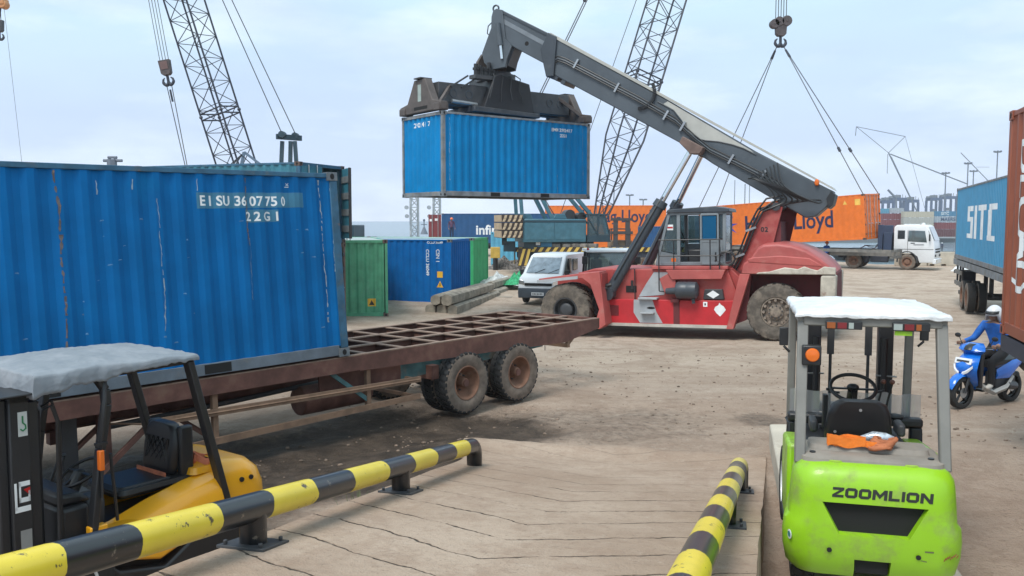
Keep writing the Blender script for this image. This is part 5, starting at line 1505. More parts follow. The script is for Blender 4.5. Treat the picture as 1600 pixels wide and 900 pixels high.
# ================================================================== PLAIN ROAD TRAILERS under the containers at the right and far behind
TRG = mat('grey_chassis', (0.17, 0.165, 0.155), 0.7, var=.2, dirt=(0.28, 0.23, 0.18), dirt_amt=.5)
TRB = mat('blue_black_chassis', (0.025, 0.032, 0.05), 0.6, dirt=(0.1, 0.095, 0.09), dirt_amt=.4)
M_tyre_far = mat('far_tyre', (0.03, 0.029, 0.028), .9, dirt=(.14, .115, .09), dirt_amt=.5)
def road_trailer(label, loc, rot, L, deck, frame_m, axles, r=.5, group=None, guard=False, rim=None):
    """x along the bed (0 .. L), y across (centred), z up"""
    t = thing('road_trailer', label, 'trailer', loc, rot, group)
    for y in (-.45, .45):
        b = MB(); b.prism([(0, deck - .16), (L, deck - .16), (L, deck - .42), (L * .35, deck - .5), (1.4, deck - .34), (0, deck - .34)], y - .05, y + .05, 'y'); b.build('main_beam', frame_m, t)
    for y in (-1.2, 1.2):
        b = MB(); b.bx(0, L, y - .02, y + .02, deck - .2, deck); b.build('side_rail', frame_m, t)
    n = int(L / 1.2)
    for k in range(n + 1):
        x = .03 + k * (L - .06) / n
        b = MB(); b.bx(x - .03, x + .03, -1.17, 1.17, deck - .155, deck - .01); b.build('cross_member', frame_m, t)
    for x in axles:
        for sy in (-1, 1):
            for yy in (1.08, .76):
                wheel('wheel', (x, sy * yy, r), (0, sy, 0), r, .27, r * .54, M_rubber, TYRED, rim or RIMD, t, 'dish', 24, False, 8, n=24, dish=.6)
        b = MB(); b.cyl((x, -1, r), (x, 1, r), .07, None, 10); b.build('axle', M_dark, t)
        b = MB(); b.bx(x - .08, x + .08, -.52, -.4, r, deck - .3); b.bx(x - .5, x + .5, -.5, -.42, r + .06, r + .12); b.bx(x - .08, x + .08, .4, .52, r, deck - .3); b.bx(x - .5, x + .5, .42, .5, r + .06, r + .12); b.build('leaf_spring', M_dark, t)
    if guard:
        for z in (deck - .42, deck - .82):
            b = MB(); b.bx(L - 1.75, L, -1.22, -1.16, z, z + .13); b.build('side_guard', TRG, t)
        for x in (L - 1.7, L - 1.05, L - .3):
            b = MB(); b.bx(x - .04, x + .04, -1.16, -1.1, deck - .95, deck - .18); b.build('guard_post', M_dark, t)
        b = MB(); b.bx(L - .08, L, -1.2, 1.2, deck - .85, deck - .7); b.build('underrun_bar', TRG, t)
        b = MB(); b.bx(L - 1.45, L - .9, -1.1, -.7, deck - .85, deck - .45); b.build('tool_box', TRB, t, bevel=.01)
    else:
        b = MB(); b.bx(L - .08, L - .02, -1.2, 1.2, deck - .55, deck - .42); b.build('underrun_bar', TRG, t)
    return t
# below the sky blue container: its tail is the far end
far_end = Vector((16.579, 32.38, 0)); dirx = Vector((cos(ys), sin(ys), 0)); across = Vector((-sin(ys), cos(ys), 0))
o_ = far_end + dirx * 11.9 + across * (CW / 2)
road_trailer('grey road trailer under the sky blue container, with pale dusty tyres', (o_.x, o_.y, 0), (0, 0, ys + pi), 12.1, 1.69, R_lift, [8.3, 9.55] , .52, guard=False)
t_ = [o for o in COL.objects if o.name.startswith('road_trailer') and o.parent is None][-1]
for z in (1.18, .78):
    b = MB(); b.bx(9.9, 11.6, 1.16, 1.22, z, z + .14); b.build('side_guard', TRG, t_)
for x in (10.0, 10.7, 11.5):
    b = MB(); b.bx(x - .05, x + .05, 1.1, 1.16, .72, 1.5); b.build('guard_post', M_dark, t_)
b = MB(); b.bx(10.1, 10.65, .7, 1.1, .85, 1.3); b.build('tool_box', TRB, t_, bevel=.01)
b = MB(); b.bx(10.9, 11.4, .75, 1.1, .42, .55); b.build('mud_flap_bracket', M_dark, t_)
# below the brown container
o_ = corner_loc((6.48, 11.4, 0), (-3.029, -CW / 2, 0), yw)
road_trailer('dark trailer carrying the brown container at the right edge', o_ - Vector((cos(yw), sin(yw), 0)) * 2.95, (0, 0, yw), 6.2, 1.61, TRB, [3.9, 5.1], .5)
# below the orange container that is being lifted off
mid = OR_O
o_ = Vector((22.277, 54.514, 0)) - Vector((cos(yo), sin(yo), 0)) * 12.0 + Vector((-sin(yo), cos(yo), 0)) * 1.25
road_trailer('long container chassis hitched to the white truck under the hanging orange container', (o_.x, o_.y, 0), (0, 0, yo), 13.6, 1.30, TRG, [1.6, 2.8], .5)
road_trailer('trailer far behind the blue containers, under the navy one', (-6.2, 76.25, 0), (0, 0, R(3)), 12.2, 1.15, TRB, [1.4, 2.6], .5)

# ================================================================== FORKLIFTS
def bool_cut(o, cutters):
    """cut real openings into a mesh, then drop the cutting shapes"""
    for c in cutters:
        m = o.modifiers.new('cut', 'BOOLEAN'); m.operation = 'DIFFERENCE'; m.object = c; m.solver = 'EXACT'
    bpy.context.view_layer.update()
    me = bpy.data.meshes.new_from_object(o.evaluated_get(bpy.context.evaluated_depsgraph_get()))
    o.modifiers.clear(); o.data = me
    me.polygons.foreach_set('use_smooth', [True] * len(me.polygons)); me.set_sharp_from_angle(angle=R(32))
    for c in cutters: bpy.data.objects.remove(c)
    return o

def rrect(x0, x1, hw, rad, z, n=7, front_rad=.05):
    """rounded rectangle ring in plan: rear at x0 (round corners rad), front at x1"""
    pts = []
    for cx_, cy_, a0, rr in ((x0 + rad, -hw + rad, 180, rad), (x1 - front_rad, -hw + front_rad, 270, front_rad), (x1 - front_rad, hw - front_rad, 0, front_rad), (x0 + rad, hw - rad, 90, rad)):
        for k in range(n + 1):
            a = R(a0 + 90 * k / n); pts.append((cx_ + rr * cos(a), cy_ + rr * sin(a), z))
    return pts

def draped_cover(name, x0, x1, hy, ztop, skirt, seed, lump, m, nx_=90, ny_=70, arch=.05, sag=None, ridge=.0):
    """cloth or film lying over a roof frame, its hems hanging over the edges"""
    b = MB(); vs = []
    for j in range(ny_ + 1):
        for i in range(nx_ + 1):
            a, c = i / nx_, j / ny_
            # the outer tenth on every side hangs down
            def fold(t):
                e = .09
                if t < e: return 0.0, (e - t) / e
                if t > 1 - e: return 1.0, (t - 1 + e) / e
                return (t - e) / (1 - 2 * e), 0.0
            fx, dx = fold(a); fy, dy = fold(c)
            d = max(dx, dy)
            x = x0 + (x1 - x0) * fx; y = -hy + 2 * hy * fy
            n1 = mnoise.noise(Vector((x * 3.1, y * 3.1, seed))); n2 = mnoise.noise(Vector((x * 9, y * 9, seed + 5))); n3 = mnoise.noise(Vector((x * 21, y * 15, seed + 9)))
            z = ztop + arch * (1 - (2 * fx - 1) ** 2) * (1 - (2 * fy - 1) ** 2) + lump * (n1 * .6 + n2 * .35 + n3 * .14)
            rg = (1 - abs(mnoise.noise(Vector((x * 4 + y * 2.2, y * 7 - x, seed + 20)))) * 2.2); rg2 = 1 - abs(mnoise.noise(Vector((x * 11 - y * 3, y * 6, seed + 30)))) * 2.4
            z += ridge * max(0, rg) ** 3 + ridge * .45 * max(0, rg2) ** 3
            out = 0.012 + .02 * abs(n2)
            if dx > 0: x += (out if fx > .5 else -out) * min(1, dx * 2)
            if dy > 0: y += (out if fy > .5 else -out) * min(1, dy * 2)
            sk = skirt * (1 + .35 * n1 + .25 * n3)
            if sag: sk *= sag(fx, fy)
            z -= sk * d ** 1.2
            vs.append((x, y, z))
    n = nx_ + 1
    fs = [(j * n + i, j * n + i + 1, (j + 1) * n + i + 1, (j + 1) * n + i) for j in range(ny_) for i in range(nx_)]
    b.add(vs, fs)
    o = b.build(name, m, smooth=70)
    so = o.modifiers.new('thickness', 'SOLIDIFY'); so.thickness = .006
    return o

LIME = mat('lime_green_paint', (0.27, 0.53, 0.010), 0.42, var=.07, vs=1.2, dirt=(0.22, 0.26, 0.08), dirt_amt=.6, ds=3.0, streak=(0.25, 0.42, 0.03), streak_amt=.3, spots=(0.13, 0.15, 0.06), spots_amt=.14, ss=22, coat=.25)
LIMED = mat('dusty_lime_paint', (0.34, 0.52, 0.06), 0.5, var=.15, dirt=(0.33, 0.38, 0.14), dirt_amt=.5, ds=4)
GUARD = mat('grey_guard_paint', (0.21, 0.205, 0.19), 0.5, var=.1, dirt=(0.30, 0.27, 0.23), dirt_amt=.3)
DECKG = mat('dusty_grey_deck', (0.25, 0.225, 0.195), 0.75, var=.15, vs=4, dirt=(0.36, 0.31, 0.25), dirt_amt=.5, ds=3)
YELF = mat('forklift_yellow_paint', (0.80, 0.37, 0.012), 0.3, var=.05, dirt=(0.55, 0.25, 0.03), dirt_amt=.2, ds=3, coat=.45)
VINYL = mat('black_vinyl', (0.012, 0.012, 0.014), 0.42, var=.1, dirt=(.05, .045, .04), dirt_amt=.25)
BLKP = mat('satin_black_frame', (0.018, 0.019, 0.022), 0.42, dirt=(0.085, 0.075, 0.065), dirt_amt=.3, ds=4)

# ------------------------------------------------ lime forklift (x away from the ramp's foot, y left, z up from the slab)
GF_O = Vector((2.608, 6.068, .305)); GF_R = (0, 0, R(75.5))
gf = thing('forklift', 'lime green forklift seen from behind with white plastic over its roof guard', 'forklift', GF_O, GF_R)
prof = [(.17, .56, .12), (.24, .598, .05), (.36, .618, .012), (.48, .622, 0.0), (.58, .612, -.003), (.615, .585, 0.0), (.76, .575, .004), (.86, .568, .012), (.93, .56, .03), (.98, .532, .062), (1.01, .50, .105), (1.025, .46, .15)]
def rearx(z):
    for (z0, h0, x0), (z1, h1, x1) in zip(prof, prof[1:]):
        if z0 <= z <= z1: return x0 + (x1 - x0) * (z - z0) / (z1 - z0)
    return prof[-1][2]
b = MB()
def taper(ring, k):
    return [(x, y * (1 - k * max(0, x - .2)), z) for x, y, z in ring]
b.loft([taper(rrect(x, .75, hw, min(.2, hw * .36), z), .2) for z, hw, x in prof])
cwt = b.build('counterweight', [LIME], gf, smooth=50)
c1 = MB(); c1.loft([[(-.2, .385, .775), (-.2, -.385, .775), (-.2, -.255, .50), (-.2, .255, .50)], [(.02, .355, .752), (.02, -.355, .752), (.02, -.235, .525), (.02, .235, .525)], [(.30, .33, .74), (.30, -.33, .74), (.30, -.22, .54), (.30, .22, .54)]])
c2 = MB(); c2.prism([(-.125, .335), (.125, .335), (.115, .1), (-.115, .1)], -.2, .3, 'x')
c1o = c1.build('cutter', LIME, None, smooth=0); c2o = c2.build('cutter', LIME, None, smooth=0)
for c in (c1o, c2o): c.parent = gf
bool_cut(cwt, [c1o, c2o])
b = MB(); b.bx(.06, .29, -.36, .36, .525, .77); b.build('recess_insert', M_void, cwt)  # near-black insert puts the shade of the opening into colour
b = MB()
b.prism([(-.12, .33), (.12, .33), (.11, .22), (-.11, .22)], .075, .2, 'x'); b.build('tow_pocket', M_void, cwt)  # near-black filler paints the shade inside the lower opening
# lettering that follows the curved rear
def block_letter(ch):
    O = [[(.2, 1), (.8, 1), (1, .8), (.74, .72), (.26, .72), (0, .8)], [(.2, 0), (.8, 0), (1, .2), (.74, .28), (.26, .28), (0, .2)], [(0, .8), (.26, .72), (.26, .28), (0, .2)], [(1, .8), (.74, .72), (.74, .28), (1, .2)]]
    bar = lambda x0, y0, x1, y1: [(x0, y0), (x1, y0), (x1, y1), (x0, y1)]
    return {'O': O, 'Z': [bar(0, .74, 1, 1), bar(0, 0, 1, .26), [(0, .26), (.36, .26), (1, .74), (.64, .74)]], 'L': [bar(0, 0, .28, 1), bar(.28, 0, .95, .26)],
            'I': [bar(0, 0, .28, 1)], 'N': [bar(0, 0, .26, 1), bar(.74, 0, 1, 1), [(.26, 1), (.26, .60), (.74, 0), (.74, .40)]],
            'M': [bar(0, 0, .22, 1), bar(.78, 0, 1, 1), [(.22, 1), (.22, .58), (.5, .12), (.5, .54)], [(.78, 1), (.78, .58), (.5, .12), (.5, .54)]]}[ch]
q = MB(); yc = .292
for ch, w_ in zip('ZOOMLION', (.078, .084, .084, .10, .078, .078, .084, .084)):
    for poly in block_letter(ch):
        q.add([(rearx(.795 + .072 * py_) - .0035, yc - px_ * w_ - .006 * py_, .795 + .072 * py_) for px_, py_ in poly], [tuple(range(len(poly)))])
    yc -= (.28 * .078 if ch == 'I' else w_) + .0085
q.build('lettering', mat('worn_black_lettering', (0.02, 0.022, 0.02), .5, var=.1, spots=(0.33, 0.55, 0.04), spots_amt=.32, ss=38), cwt, smooth=0)
for y in (.26, -.26):
    b = MB(); b.lathe([(.07, -.01), (.07, .006), (.06, .009), (.0001, .009)], (.19, y, 1.026 if False else 1.022), (0, 0, 1), 20); b.build('cap', LIMED, cwt)
b = MB()
rnd = random.Random(12)
for k in range(10):
    y, z = rnd.uniform(-.5, .5), rnd.uniform(.36, .95); l = rnd.uniform(.02, .07)
    if abs(y) < .4 and .46 < z < .9: continue
    if abs(y) > .36: continue
    b.add([(rearx(z) - .003, y, z), (rearx(z) - .003, y + l, z + .006), (rearx(z + .01) - .003, y + l, z + .012), (rearx(z + .008) - .003, y, z + .008)], [(0, 1, 2, 3)])
b.add([(rearx(z) - .004, y, z) for y, z in ((-.34, .44), (-.40, .44), (-.40, .452), (-.34, .450))], [(0, 1, 2, 3)])
b.build('scratches', mat('scratch', (.12, .13, .06), .7), cwt, smooth=0)
for y in (.30, -.30):
    b = MB(); b.cyl((.0, y, .40), (-.004, y, .40), .018, None, 12); b.build('plug', M_void, cwt)
b = MB(); b.loft([rrect(.128, .66, .498, .12, .994), rrect(.128, .66, .498, .12, 1.001)]); b.build('rubber_seal', M_void, cwt, smooth=0)
b = MB(); b.lathe([(.0001, 0), (.035, 0), (.035, .003), (.0001, .003)], (.065, .575, .47), (-.35, 1, 0), 18); em = b.build('round_sticker', M_lettering, cwt)
b = MB(); b.lathe([(.0001, 0), (.022, 0), (.022, .003), (.0001, .003)], (.066, .577, .47), (-.35, 1, 0), 18); b.build('sticker_mark', mat('sticker_teal', (.03, .2, .2), .5), em)
b = MB()
for k in range(7):
    y, z = -.47 - .014 * k, .395 + .006 * (k % 3) + .004 * k
    b.tube([(rearx(z) + .012 + .004 * k - .006, y, z - .012), (rearx(z) + .012 + .004 * k - .006, y - .012, z + .012)], .003, 5)
b.build('painted_scrawl', mat('red_brown_scrawl', (.25, .06, .03), .6), cwt)
# engine cover and side bodies
b = MB(); b.loft([rrect(.13, .66, .50, .12, 1.0), rrect(.14, .66, .50, .12, 1.035), rrect(.19, .65, .455, .12, 1.05)])
hd = b.build('engine_cover', DECKG, gf, smooth=50)
b = MB(); b.loft([rrect(.34, .62, .43, .05, 1.045), rrect(.36, .61, .42, .05, 1.085)]); b.build('cover_top', DECKG, hd, smooth=40)
for y in (.42, -.42):
    b = MB(); b.cyl((.26, y * .98, 1.03), (.26, y * .98, 1.06), .022, None, 10); b.build('cover_bolt', M_black, hd)
for sy in (1, -1):
    b = MB(); b.prism([(.72, .32), (1.25, .30), (1.45, .62), (1.45, .92), (.72, .99)], *sorted((sy * .40, sy * .565)), 'y'); b.build('side_panel', LIME, gf, bevel=.03)
    b = MB(); b.bx(.95, 1.4, *sorted((sy * .42, sy * .57)), .24, .30); b.build('step', BLKP, gf, bevel=.01)
b = MB(); b.bx(.7, 1.7, -.40, .40, .25, .95); b.build('chassis', BLKP, gf, bevel=.02)
# wheels
for sy in (1, -1):
    wheel('wheel', (.42, sy * .46, .265), (0, sy, 0), .265, .17, .15, M_rubber, M_rubber, M_white, gf, 'dish', 18, True, 6, dish=.5)
    wheel('wheel', (1.78, sy * .44, .355), (0, sy, 0), .355, .23, .2, M_rubber, M_rubber, M_white, gf, 'dish', 20, True, 6, dish=.6)
# seat
b = MB(); b.loft([rrect(.70 - (z - 1.05) * .22, .83 - (z - 1.05) * .22, hw, .06, z) for z, hw in ((.90, .24), (1.10, .255), (1.26, .235), (1.345, .20), (1.375, .15))]); b.xform(Matrix.Translation((0, .03, 0)))
seat = b.build('seat', VINYL, gf, smooth=50)
b = MB(); b.loft([rrect(.76, 1.22, .23, .05, .93), rrect(.76, 1.23, .24, .05, .97), rrect(.78, 1.21, .22, .05, 1.0)]); b.build('seat_cushion', VINYL, seat, smooth=40)
for y, z in ((.21, 1.12), (-.15, 1.12), (.03, 1.31)):
    b = MB(); xb = .70 - (z - 1.05) * .22; b.cyl((xb - .008, y, z), (xb + .01, y, z), .012, None, 8); b.build('seat_bolt', M_steel, seat)
for sy in (1, -1):
    b = MB(); b.bx(.78, 1.0, *sorted((sy * .30 + .03, sy * .36 + .03)), 1.08, 1.18); b.build('armrest', M_dark, seat, bevel=.02)
# steering wheel, column, levers
b = MB()
cst = Vector((1.12, .03, 1.40)); tilt = R(28)
def tiltp(a, r): return cst + Vector((r * cos(a) * cos(tilt) , r * sin(a), r * cos(a) * sin(tilt)))
b.tube([tiltp(2 * pi * k / 28, .178) for k in range(28)], .0155, 8, closed=True)
for a in (R(95), R(-95), R(180)): b.beam(cst + Vector((0, 0, -.01)), tiltp(a, .17), .03, .014)
b.ball((cst.x, cst.y, cst.z + .005), (.05, .05, .03), 12)
sw = b.build('steering_wheel', VINYL, gf, smooth=50)
b = MB(); b.cyl(cst - Vector((.0, 0, .02)), (1.38, .03, .98), .04, .06, 12); b.build('steering_column', BLKP, gf)
b = MB(); b.beam((1.14, .24, 1.375), (1.14, .18, 1.37), .02, .02); b.beam((1.14, -.14, 1.36), (1.13, -.22, 1.385), .018, .018); b.beam((1.14, .13, 1.35), (1.15, .22, 1.35), .018, .018); b.build('indicator_stalk', VINYL, sw)
for k, y in enumerate((-.20, -.27)):
    b = MB(); b.tube([(1.38, y + .02, .98), (1.30, y, 1.25), (1.27, y - .03, 1.42)], .009, 6); lv = b.build('lever', M_black, gf)
    b = MB(); b.ball((1.27, y - .03, 1.435), .022, 10); b.build('lever_knob', mat('brown_knob', (.16, .06, .04), .4), lv)
b = MB(); b.bx(1.26, 1.34, .21, .25, 1.0, 1.3); b.build('lever', M_black, gf, bevel=.008)
# dash and front cowl with windows through it
b = MB()
b.bx(1.50, 1.62, -.60, .52, 1.0, 1.075); b.bx(1.52, 1.62, -.60, -.50, .5, 1.0); b.bx(1.52, 1.62, .43, .52, .5, 1.0); b.bx(1.50, 1.62, -.33, .27, .5, 1.0); b.bx(1.52, 1.62, -.6, .52, .5, .62)
b.build('dashboard', BLKP, gf, bevel=.02)
b = MB(); b.ball((1.53, -.37, 1.09), (.08, .08, .02), 12); b.build('dash_cap', M_black, gf)
for sy, y in ((1, .38), (-1, -.43)):
    b = MB(); b.cyl((1.72, y, .55), (1.66, y + .02, .98), .03, None, 10); b.build('tilt_cylinder', M_steel, gf)
M_film = glass_mat('clear_film', (0.90, 0.92, 0.93), .22, .55)
b = MB(); n = 26; vs = []
for j in range(5):
    for i in range(n + 1):
        y = .50 - 1.10 * i / n
        vs.append((1.635 + .012 * sin(i * 1.7) + .01 * mnoise.noise(Vector((i * .5, j, 1))), y, 1.05 + .055 * j + .02 * mnoise.noise(Vector((i * .3, 7, 1)))))
b.add(vs, [(j * (n + 1) + i, j * (n + 1) + i + 1, (j + 1) * (n + 1) + i + 1, (j + 1) * (n + 1) + i) for j in range(4) for i in range(n)])
fl = b.build('film_sheet', M_film, smooth=80); fl.location = GF_O; fl.rotation_euler = GF_R
tag(fl, 'clear plastic film stretched across the front of the lime forklift', 'plastic film')
# overhead guard
b = MB()
for sy in (1, -1):
    y0, y1 = sy * .535, sy * .515
    b.tube([(.22, y0, .90), (.30, y0, 1.2), (.44, y1, 1.90), (.47, y1, 1.965), (.53, y1, 2.0), (1.55, y1, 2.02), (1.63, y1, 1.99), (1.66, y1, 1.93), (1.70, y1, 1.0)], .001, 4) if False else None
    y0 = sy * .505; b.beam((.24, y0, .97), (.46, sy * .49, 2.02), .078, .07, up=(1, 0, 0)); b.beam((.43, sy * .49, 2.04), (1.66, sy * .49, 2.06), .075, .07); b.beam((1.645, sy * .49, 2.07), (1.70, sy * .49, .95), .066, .06, up=(1, 0, 0))
b.beam((.45, -.49, 2.035), (.45, .49, 2.035), .07, .08); b.beam((1.63, -.49, 2.055), (1.63, .49, 2.055), .07, .07)
for k in range(6): b.bx(.45, 1.63, -.4 + k * .16 - .012, -.4 + k * .16 + .012, 2.05, 2.07)
gd = b.build('overhead_guard', GUARD, gf, bevel=.012)
M_dorange = mat('dull_amber_lens', (.32, .09, .02), .35); M_dred = mat('dull_red_lens', (.20, .02, .025), .35); M_dwhite = mat('dull_white_lens', (.33, .38, .36), .3)
# rear lamps in the guard's cross beam
for y0, cols in ((.33, (M_dorange, M_dred, M_dwhite)), (-.14, (M_dwhite, M_dred, M_dorange))):
    b = MB(); b.bx(.385, .42, y0 - .26, y0, 1.975, 2.035); lb = b.build('rear_lamp', M_black, gd, bevel=.005)
    for k, m_ in enumerate(cols):
        b = MB(); w = (.07, .075, .045)[k]; o_ = (0, .075, .155)[k]; b.bx(.378, .384, y0 - .008 - o_ - w + .01, y0 - .008 - o_, 1.983, 2.028); b.build('lens', m_, lb)
b = MB(); b.bx(.40, .42, -.28, -.16, 1.94, 1.972); b.build('reflector', LIME, gd)
b = MB(); b.bx(.33, .42, .36, .50, 1.70, 1.85); lb = b.build('turn_signal', M_black, gd, bevel=.01)
b = MB(); b.lathe([(.052, 0), (.052, .01), (.045, .022), (.0001, .028)], (.33, .425, 1.78), (-1, 0, 0), 20); b.build('lens', M_orange_lens, lb)
for sy, x in ((1, 1.0), (-1, 1.6)):
    b = MB(); b.box((x, sy * .60, 1.83), (.03, .07, .15)); b.cyl((x, sy * .60, 1.75), (x, sy * .55, 1.70), .012, None, 6); b.build('mirror', M_black, gd, bevel=.01)
# mast, chains, carriage and forks
for sy in (1, -1):
    b = MB(); y = sy * .315 - .04
    b.bx(1.98, 2.10, y - .065, y + .065, .12, 1.98); b.bx(2.10, 2.18, y - .045, y + .045, .15, 2.0); up_ = b.build('mast_upright', BLKP, gf, bevel=.012)
    b = MB(); b.cyl((1.94, y - sy * .02, .2), (1.94, y - sy * .02, 1.72), .03, None, 10); b.build('lift_cylinder', M_black, up_)
    b = MB(); b.cyl((2.0, y - sy * .15, .4), (2.0, y - sy * .15, 1.9), .014, None, 6); b.bx(1.98, 2.02, y - sy * .15 - .03, y - sy * .15 + .03, 1.55, 1.9); b.build('lift_chain', M_dark, up_)
    b = MB(); b.tube([(1.93, y + sy * .09, 1.37), (1.93, y - sy * .09, 1.375)], .008, 6); b.build('hose_clip', M_steel, up_)
b = MB()
for z in (.25, 1.0): b.bx(1.99, 2.12, -.42, .34, z, z + .08)
b.bx(1.99, 2.16, -.42, .34, 1.95, 2.02); b.build_split('mast_crosshead', BLKP, gf, bevel=.01)
b = MB(); b.bx(2.2, 2.25, -.55, .48, .15, .23); b.bx(2.2, 2.25, -.55, .48, .45, .53); cg = b.build('fork_carriage', BLKP, gf, bevel=.01)
for y in (.22, -.3):
    b = MB(); b.bx(2.25, 2.29, y - .06, y + .06, .06, .55); b.bx(2.25, 3.3, y - .06, y + .06, .03, .07); b.build('fork', M_dark, cg, bevel=.006)
# wrap over the guard
M_wrap = crinkle('white_plastic_wrap', (.74, .755, .77), .35, .22, 3.6)
wr = draped_cover('plastic_cover', .40, 1.72, .53, 2.10, .042, 3.0, .013, M_wrap, arch=.05, ridge=.006)
wr.location = GF_O; wr.rotation_euler = GF_R
tag(wr, 'crumpled white plastic sheet wrapped over the roof guard of the lime forklift', 'plastic cover')
# things lying on the engine cover
def strap_roll(name, label, M, scale=1.0, m=None):
    b = MB()
    pts = []
    for k in range(60):
        a = k * .42; r = .018 + .0011 * k
        pts.append((r * cos(a) * 1.9, r * sin(a), 0))
    for p0, p1 in zip(pts, pts[1:]):
        vs = [(p0[0], p0[1], 0), (p1[0], p1[1], 0), (p1[0], p1[1], .05), (p0[0], p0[1], .05)]
        b.add(vs, [(0, 1, 2, 3)])
    o = b.build(name, m, smooth=60)
    so = o.modifiers.new('thickness', 'SOLIDIFY'); so.thickness = .003
    o.matrix_world = M @ Matrix.Scale(scale, 4)
    return o
M_gf = Matrix.Translation(GF_O) @ Euler(GF_R).to_matrix().to_4x4()
M_ostrap = mat('orange_webbing', (0.80, 0.20, 0.02), .75, var=.12, vs=9, bump=.3, bs=60)
M_bstrap = mat('brown_orange_webbing', (0.42, 0.14, 0.06), .8, var=.2, vs=9, bump=.3, bs=60)
b = MB(); n = 16
def ribbon(pts, w, th=.006):
    vs = []
    for i, p in enumerate(pts):
        p = Vector(p); d = (Vector(pts[min(i + 1, len(pts) - 1)]) - Vector(pts[max(0, i - 1)])).normalized()
        s_ = d.cross(Vector((1, 0, .15))).normalized() if abs(d.x) < .9 else Vector((0, 1, 0))
        vs += [p + Vector((0, 0, w / 2)), p - Vector((0, 0, w / 2)), p - Vector((0, 0, w / 2)) + Vector((th, 0, 0)), p + Vector((0, 0, w / 2)) + Vector((th, 0, 0))]
    fs = []
    for i in range(len(pts) - 1):
        for k in range(4): fs.append((i * 4 + k, i * 4 + (k + 1) % 4, i * 4 + 4 + (k + 1) % 4, i * 4 + 4 + k))
    fs += [(0, 1, 2, 3), tuple(len(vs) - 4 + k for k in (3, 2, 1, 0))]
    return vs, fs
q = MB()
for lay in range(4):
    pts = [(.33 + lay * .018 + .01 * sin(k * 1.3 + lay), .30 - .27 * k / 9, 1.126 + .012 * sin(k * .9 + lay)) for k in range(10)]
    q.add(*ribbon(pts, .075))
pts = [(.33, .03, 1.12), (.31, -.02, 1.115), (.33, -.07, 1.11), (.37, -.11, 1.105)]
q.add(*ribbon(pts, .05))
os_ = q.build('strap', M_ostrap, smooth=60); os_.matrix_world = M_gf
tag(os_, 'bright orange folded lashing strap on the engine cover of the lime forklift', 'strap')
bs_ = MB()
for k in range(5):
    c = Vector((.34 + .01 * k, -.07 - .012 * k, 1.10 + .012 * k)); a0 = k * .7
    bs_.tube([c + Vector((.05 * cos(a0 + t * .52), .075 * sin(a0 + t * .52), .012 * sin(t * 1.1 + k))) for t in range(12)], .017, 6, closed=True)
o_ = bs_.build('strap', M_bstrap, smooth=60); o_.matrix_world = M_gf
tag(o_, 'brownish orange coiled strap beside the bright orange one on the lime forklift', 'strap')
b = MB(); b.tube([(.46, .05, 1.135), (.45, -.04, 1.155), (.45, -.13, 1.145), (.45, -.18, 1.135)], [.016, .036, .038, .03], 10)
b.v = [tuple(Vector(v) + Vector((1, 1, 1)) * .008 * mnoise.noise(Vector(v) * 40)) for v in b.v]
o_ = b.build('plastic_bottle', mat('silvery_plastic', (.5, .56, .62), .15, .3, var=.4, vs=30), smooth=60); o_.matrix_world = M_gf
tag(o_, 'crumpled silvery plastic bottle on the engine cover of the lime forklift', 'bottle')

# ------------------------------------------------ yellow forklift (x towards its mast, y to its left, which faces the ramp)
YF_O = Vector((-3.1, 7.62, -.03)); YF_R = (0, 0, atan2(-.8, -.6))
yf = thing('forklift', 'yellow and black forklift with a grey cloth over its roof guard, left of the ramp', 'forklift', YF_O, YF_R)
M_yf = Matrix.Translation(YF_O) @ Euler(YF_R).to_matrix().to_4x4()
prof2 = [(.22, .47, -.62), (.35, .50, -.70), (.55, .515, -.745), (.72, .51, -.735), (.85, .495, -.69), (.94, .46, -.60), (.985, .40, -.50), (.995, .32, -.42)]
b = MB(); b.loft([rrect(x, -.22, hw, .2, z, front_rad=.04) for z, hw, x in prof2]); cw2 = b.build('counterweight', YELF, yf, smooth=50)
for dx in (0, .1):
    b = MB(); b.cyl((-.42 - dx, .50, .80), (-.42 - dx, .517 - dx * .03, .80), .022, None, 12); b.build('lashing_hole', M_void, cw2)
# swept yellow flanks, black skirt below them
for sy in (1, -1):
    y0 = sy * .30; y1 = sy * .535
    b = MB()
    b.loft([[(-.26, y0, .30), (-.26, y1, .55), (-.26, y1, .78), (-.26, y1 - sy * .06, .88), (-.26, y0, .92)],
            [(.05, y0, .3), (.05, y1, .46), (.05, y1, .74), (.05, y1 - sy * .06, .82), (.05, y0, .88)],
            [(.40, y0, .3), (.40, y1, .33), (.40, y1, .66), (.40, y1 - sy * .06, .73), (.40, y0, .80)],
            [(.72, y0, .4), (.72, y1, .42), (.72, y1, .62), (.72, y1 - sy * .05, .66), (.72, y0, .70)],
            [(.94, y0, .62), (.94, y1, .63), (.94, y1, .66), (.94, y1 - sy * .03, .67), (.94, y0, .68)]])
    b.build('side_panel', YELF, yf, bevel=.02)
    b = MB(); b.prism([(-.5, .22), (-.3, .52), (.10, .42), (.36, .26), (.75, .34), (1.0, .60), (1.05, .2), (.3, .14), (-.4, .14)], *sorted((sy * .42, sy * .54)), 'y'); b.build('side_skirt', BLKP, yf, bevel=.02)
b = MB(); b.bx(-.3, 1.05, -.42, .42, .2, .62); b.build('chassis', BLKP, yf, bevel=.02)
b = MB(); b.loft([rrect(-.30, .60, .30, .04, .86), rrect(-.30, .58, .29, .04, .90)]); b.build('engine_cover', BLKP, yf, smooth=40)
b = MB(); b.loft([rrect(-.34, -.02, .36, .04, .9), rrect(-.34, -.04, .34, .06, .955)]); b.build('cover_top', YELF, yf, smooth=40)
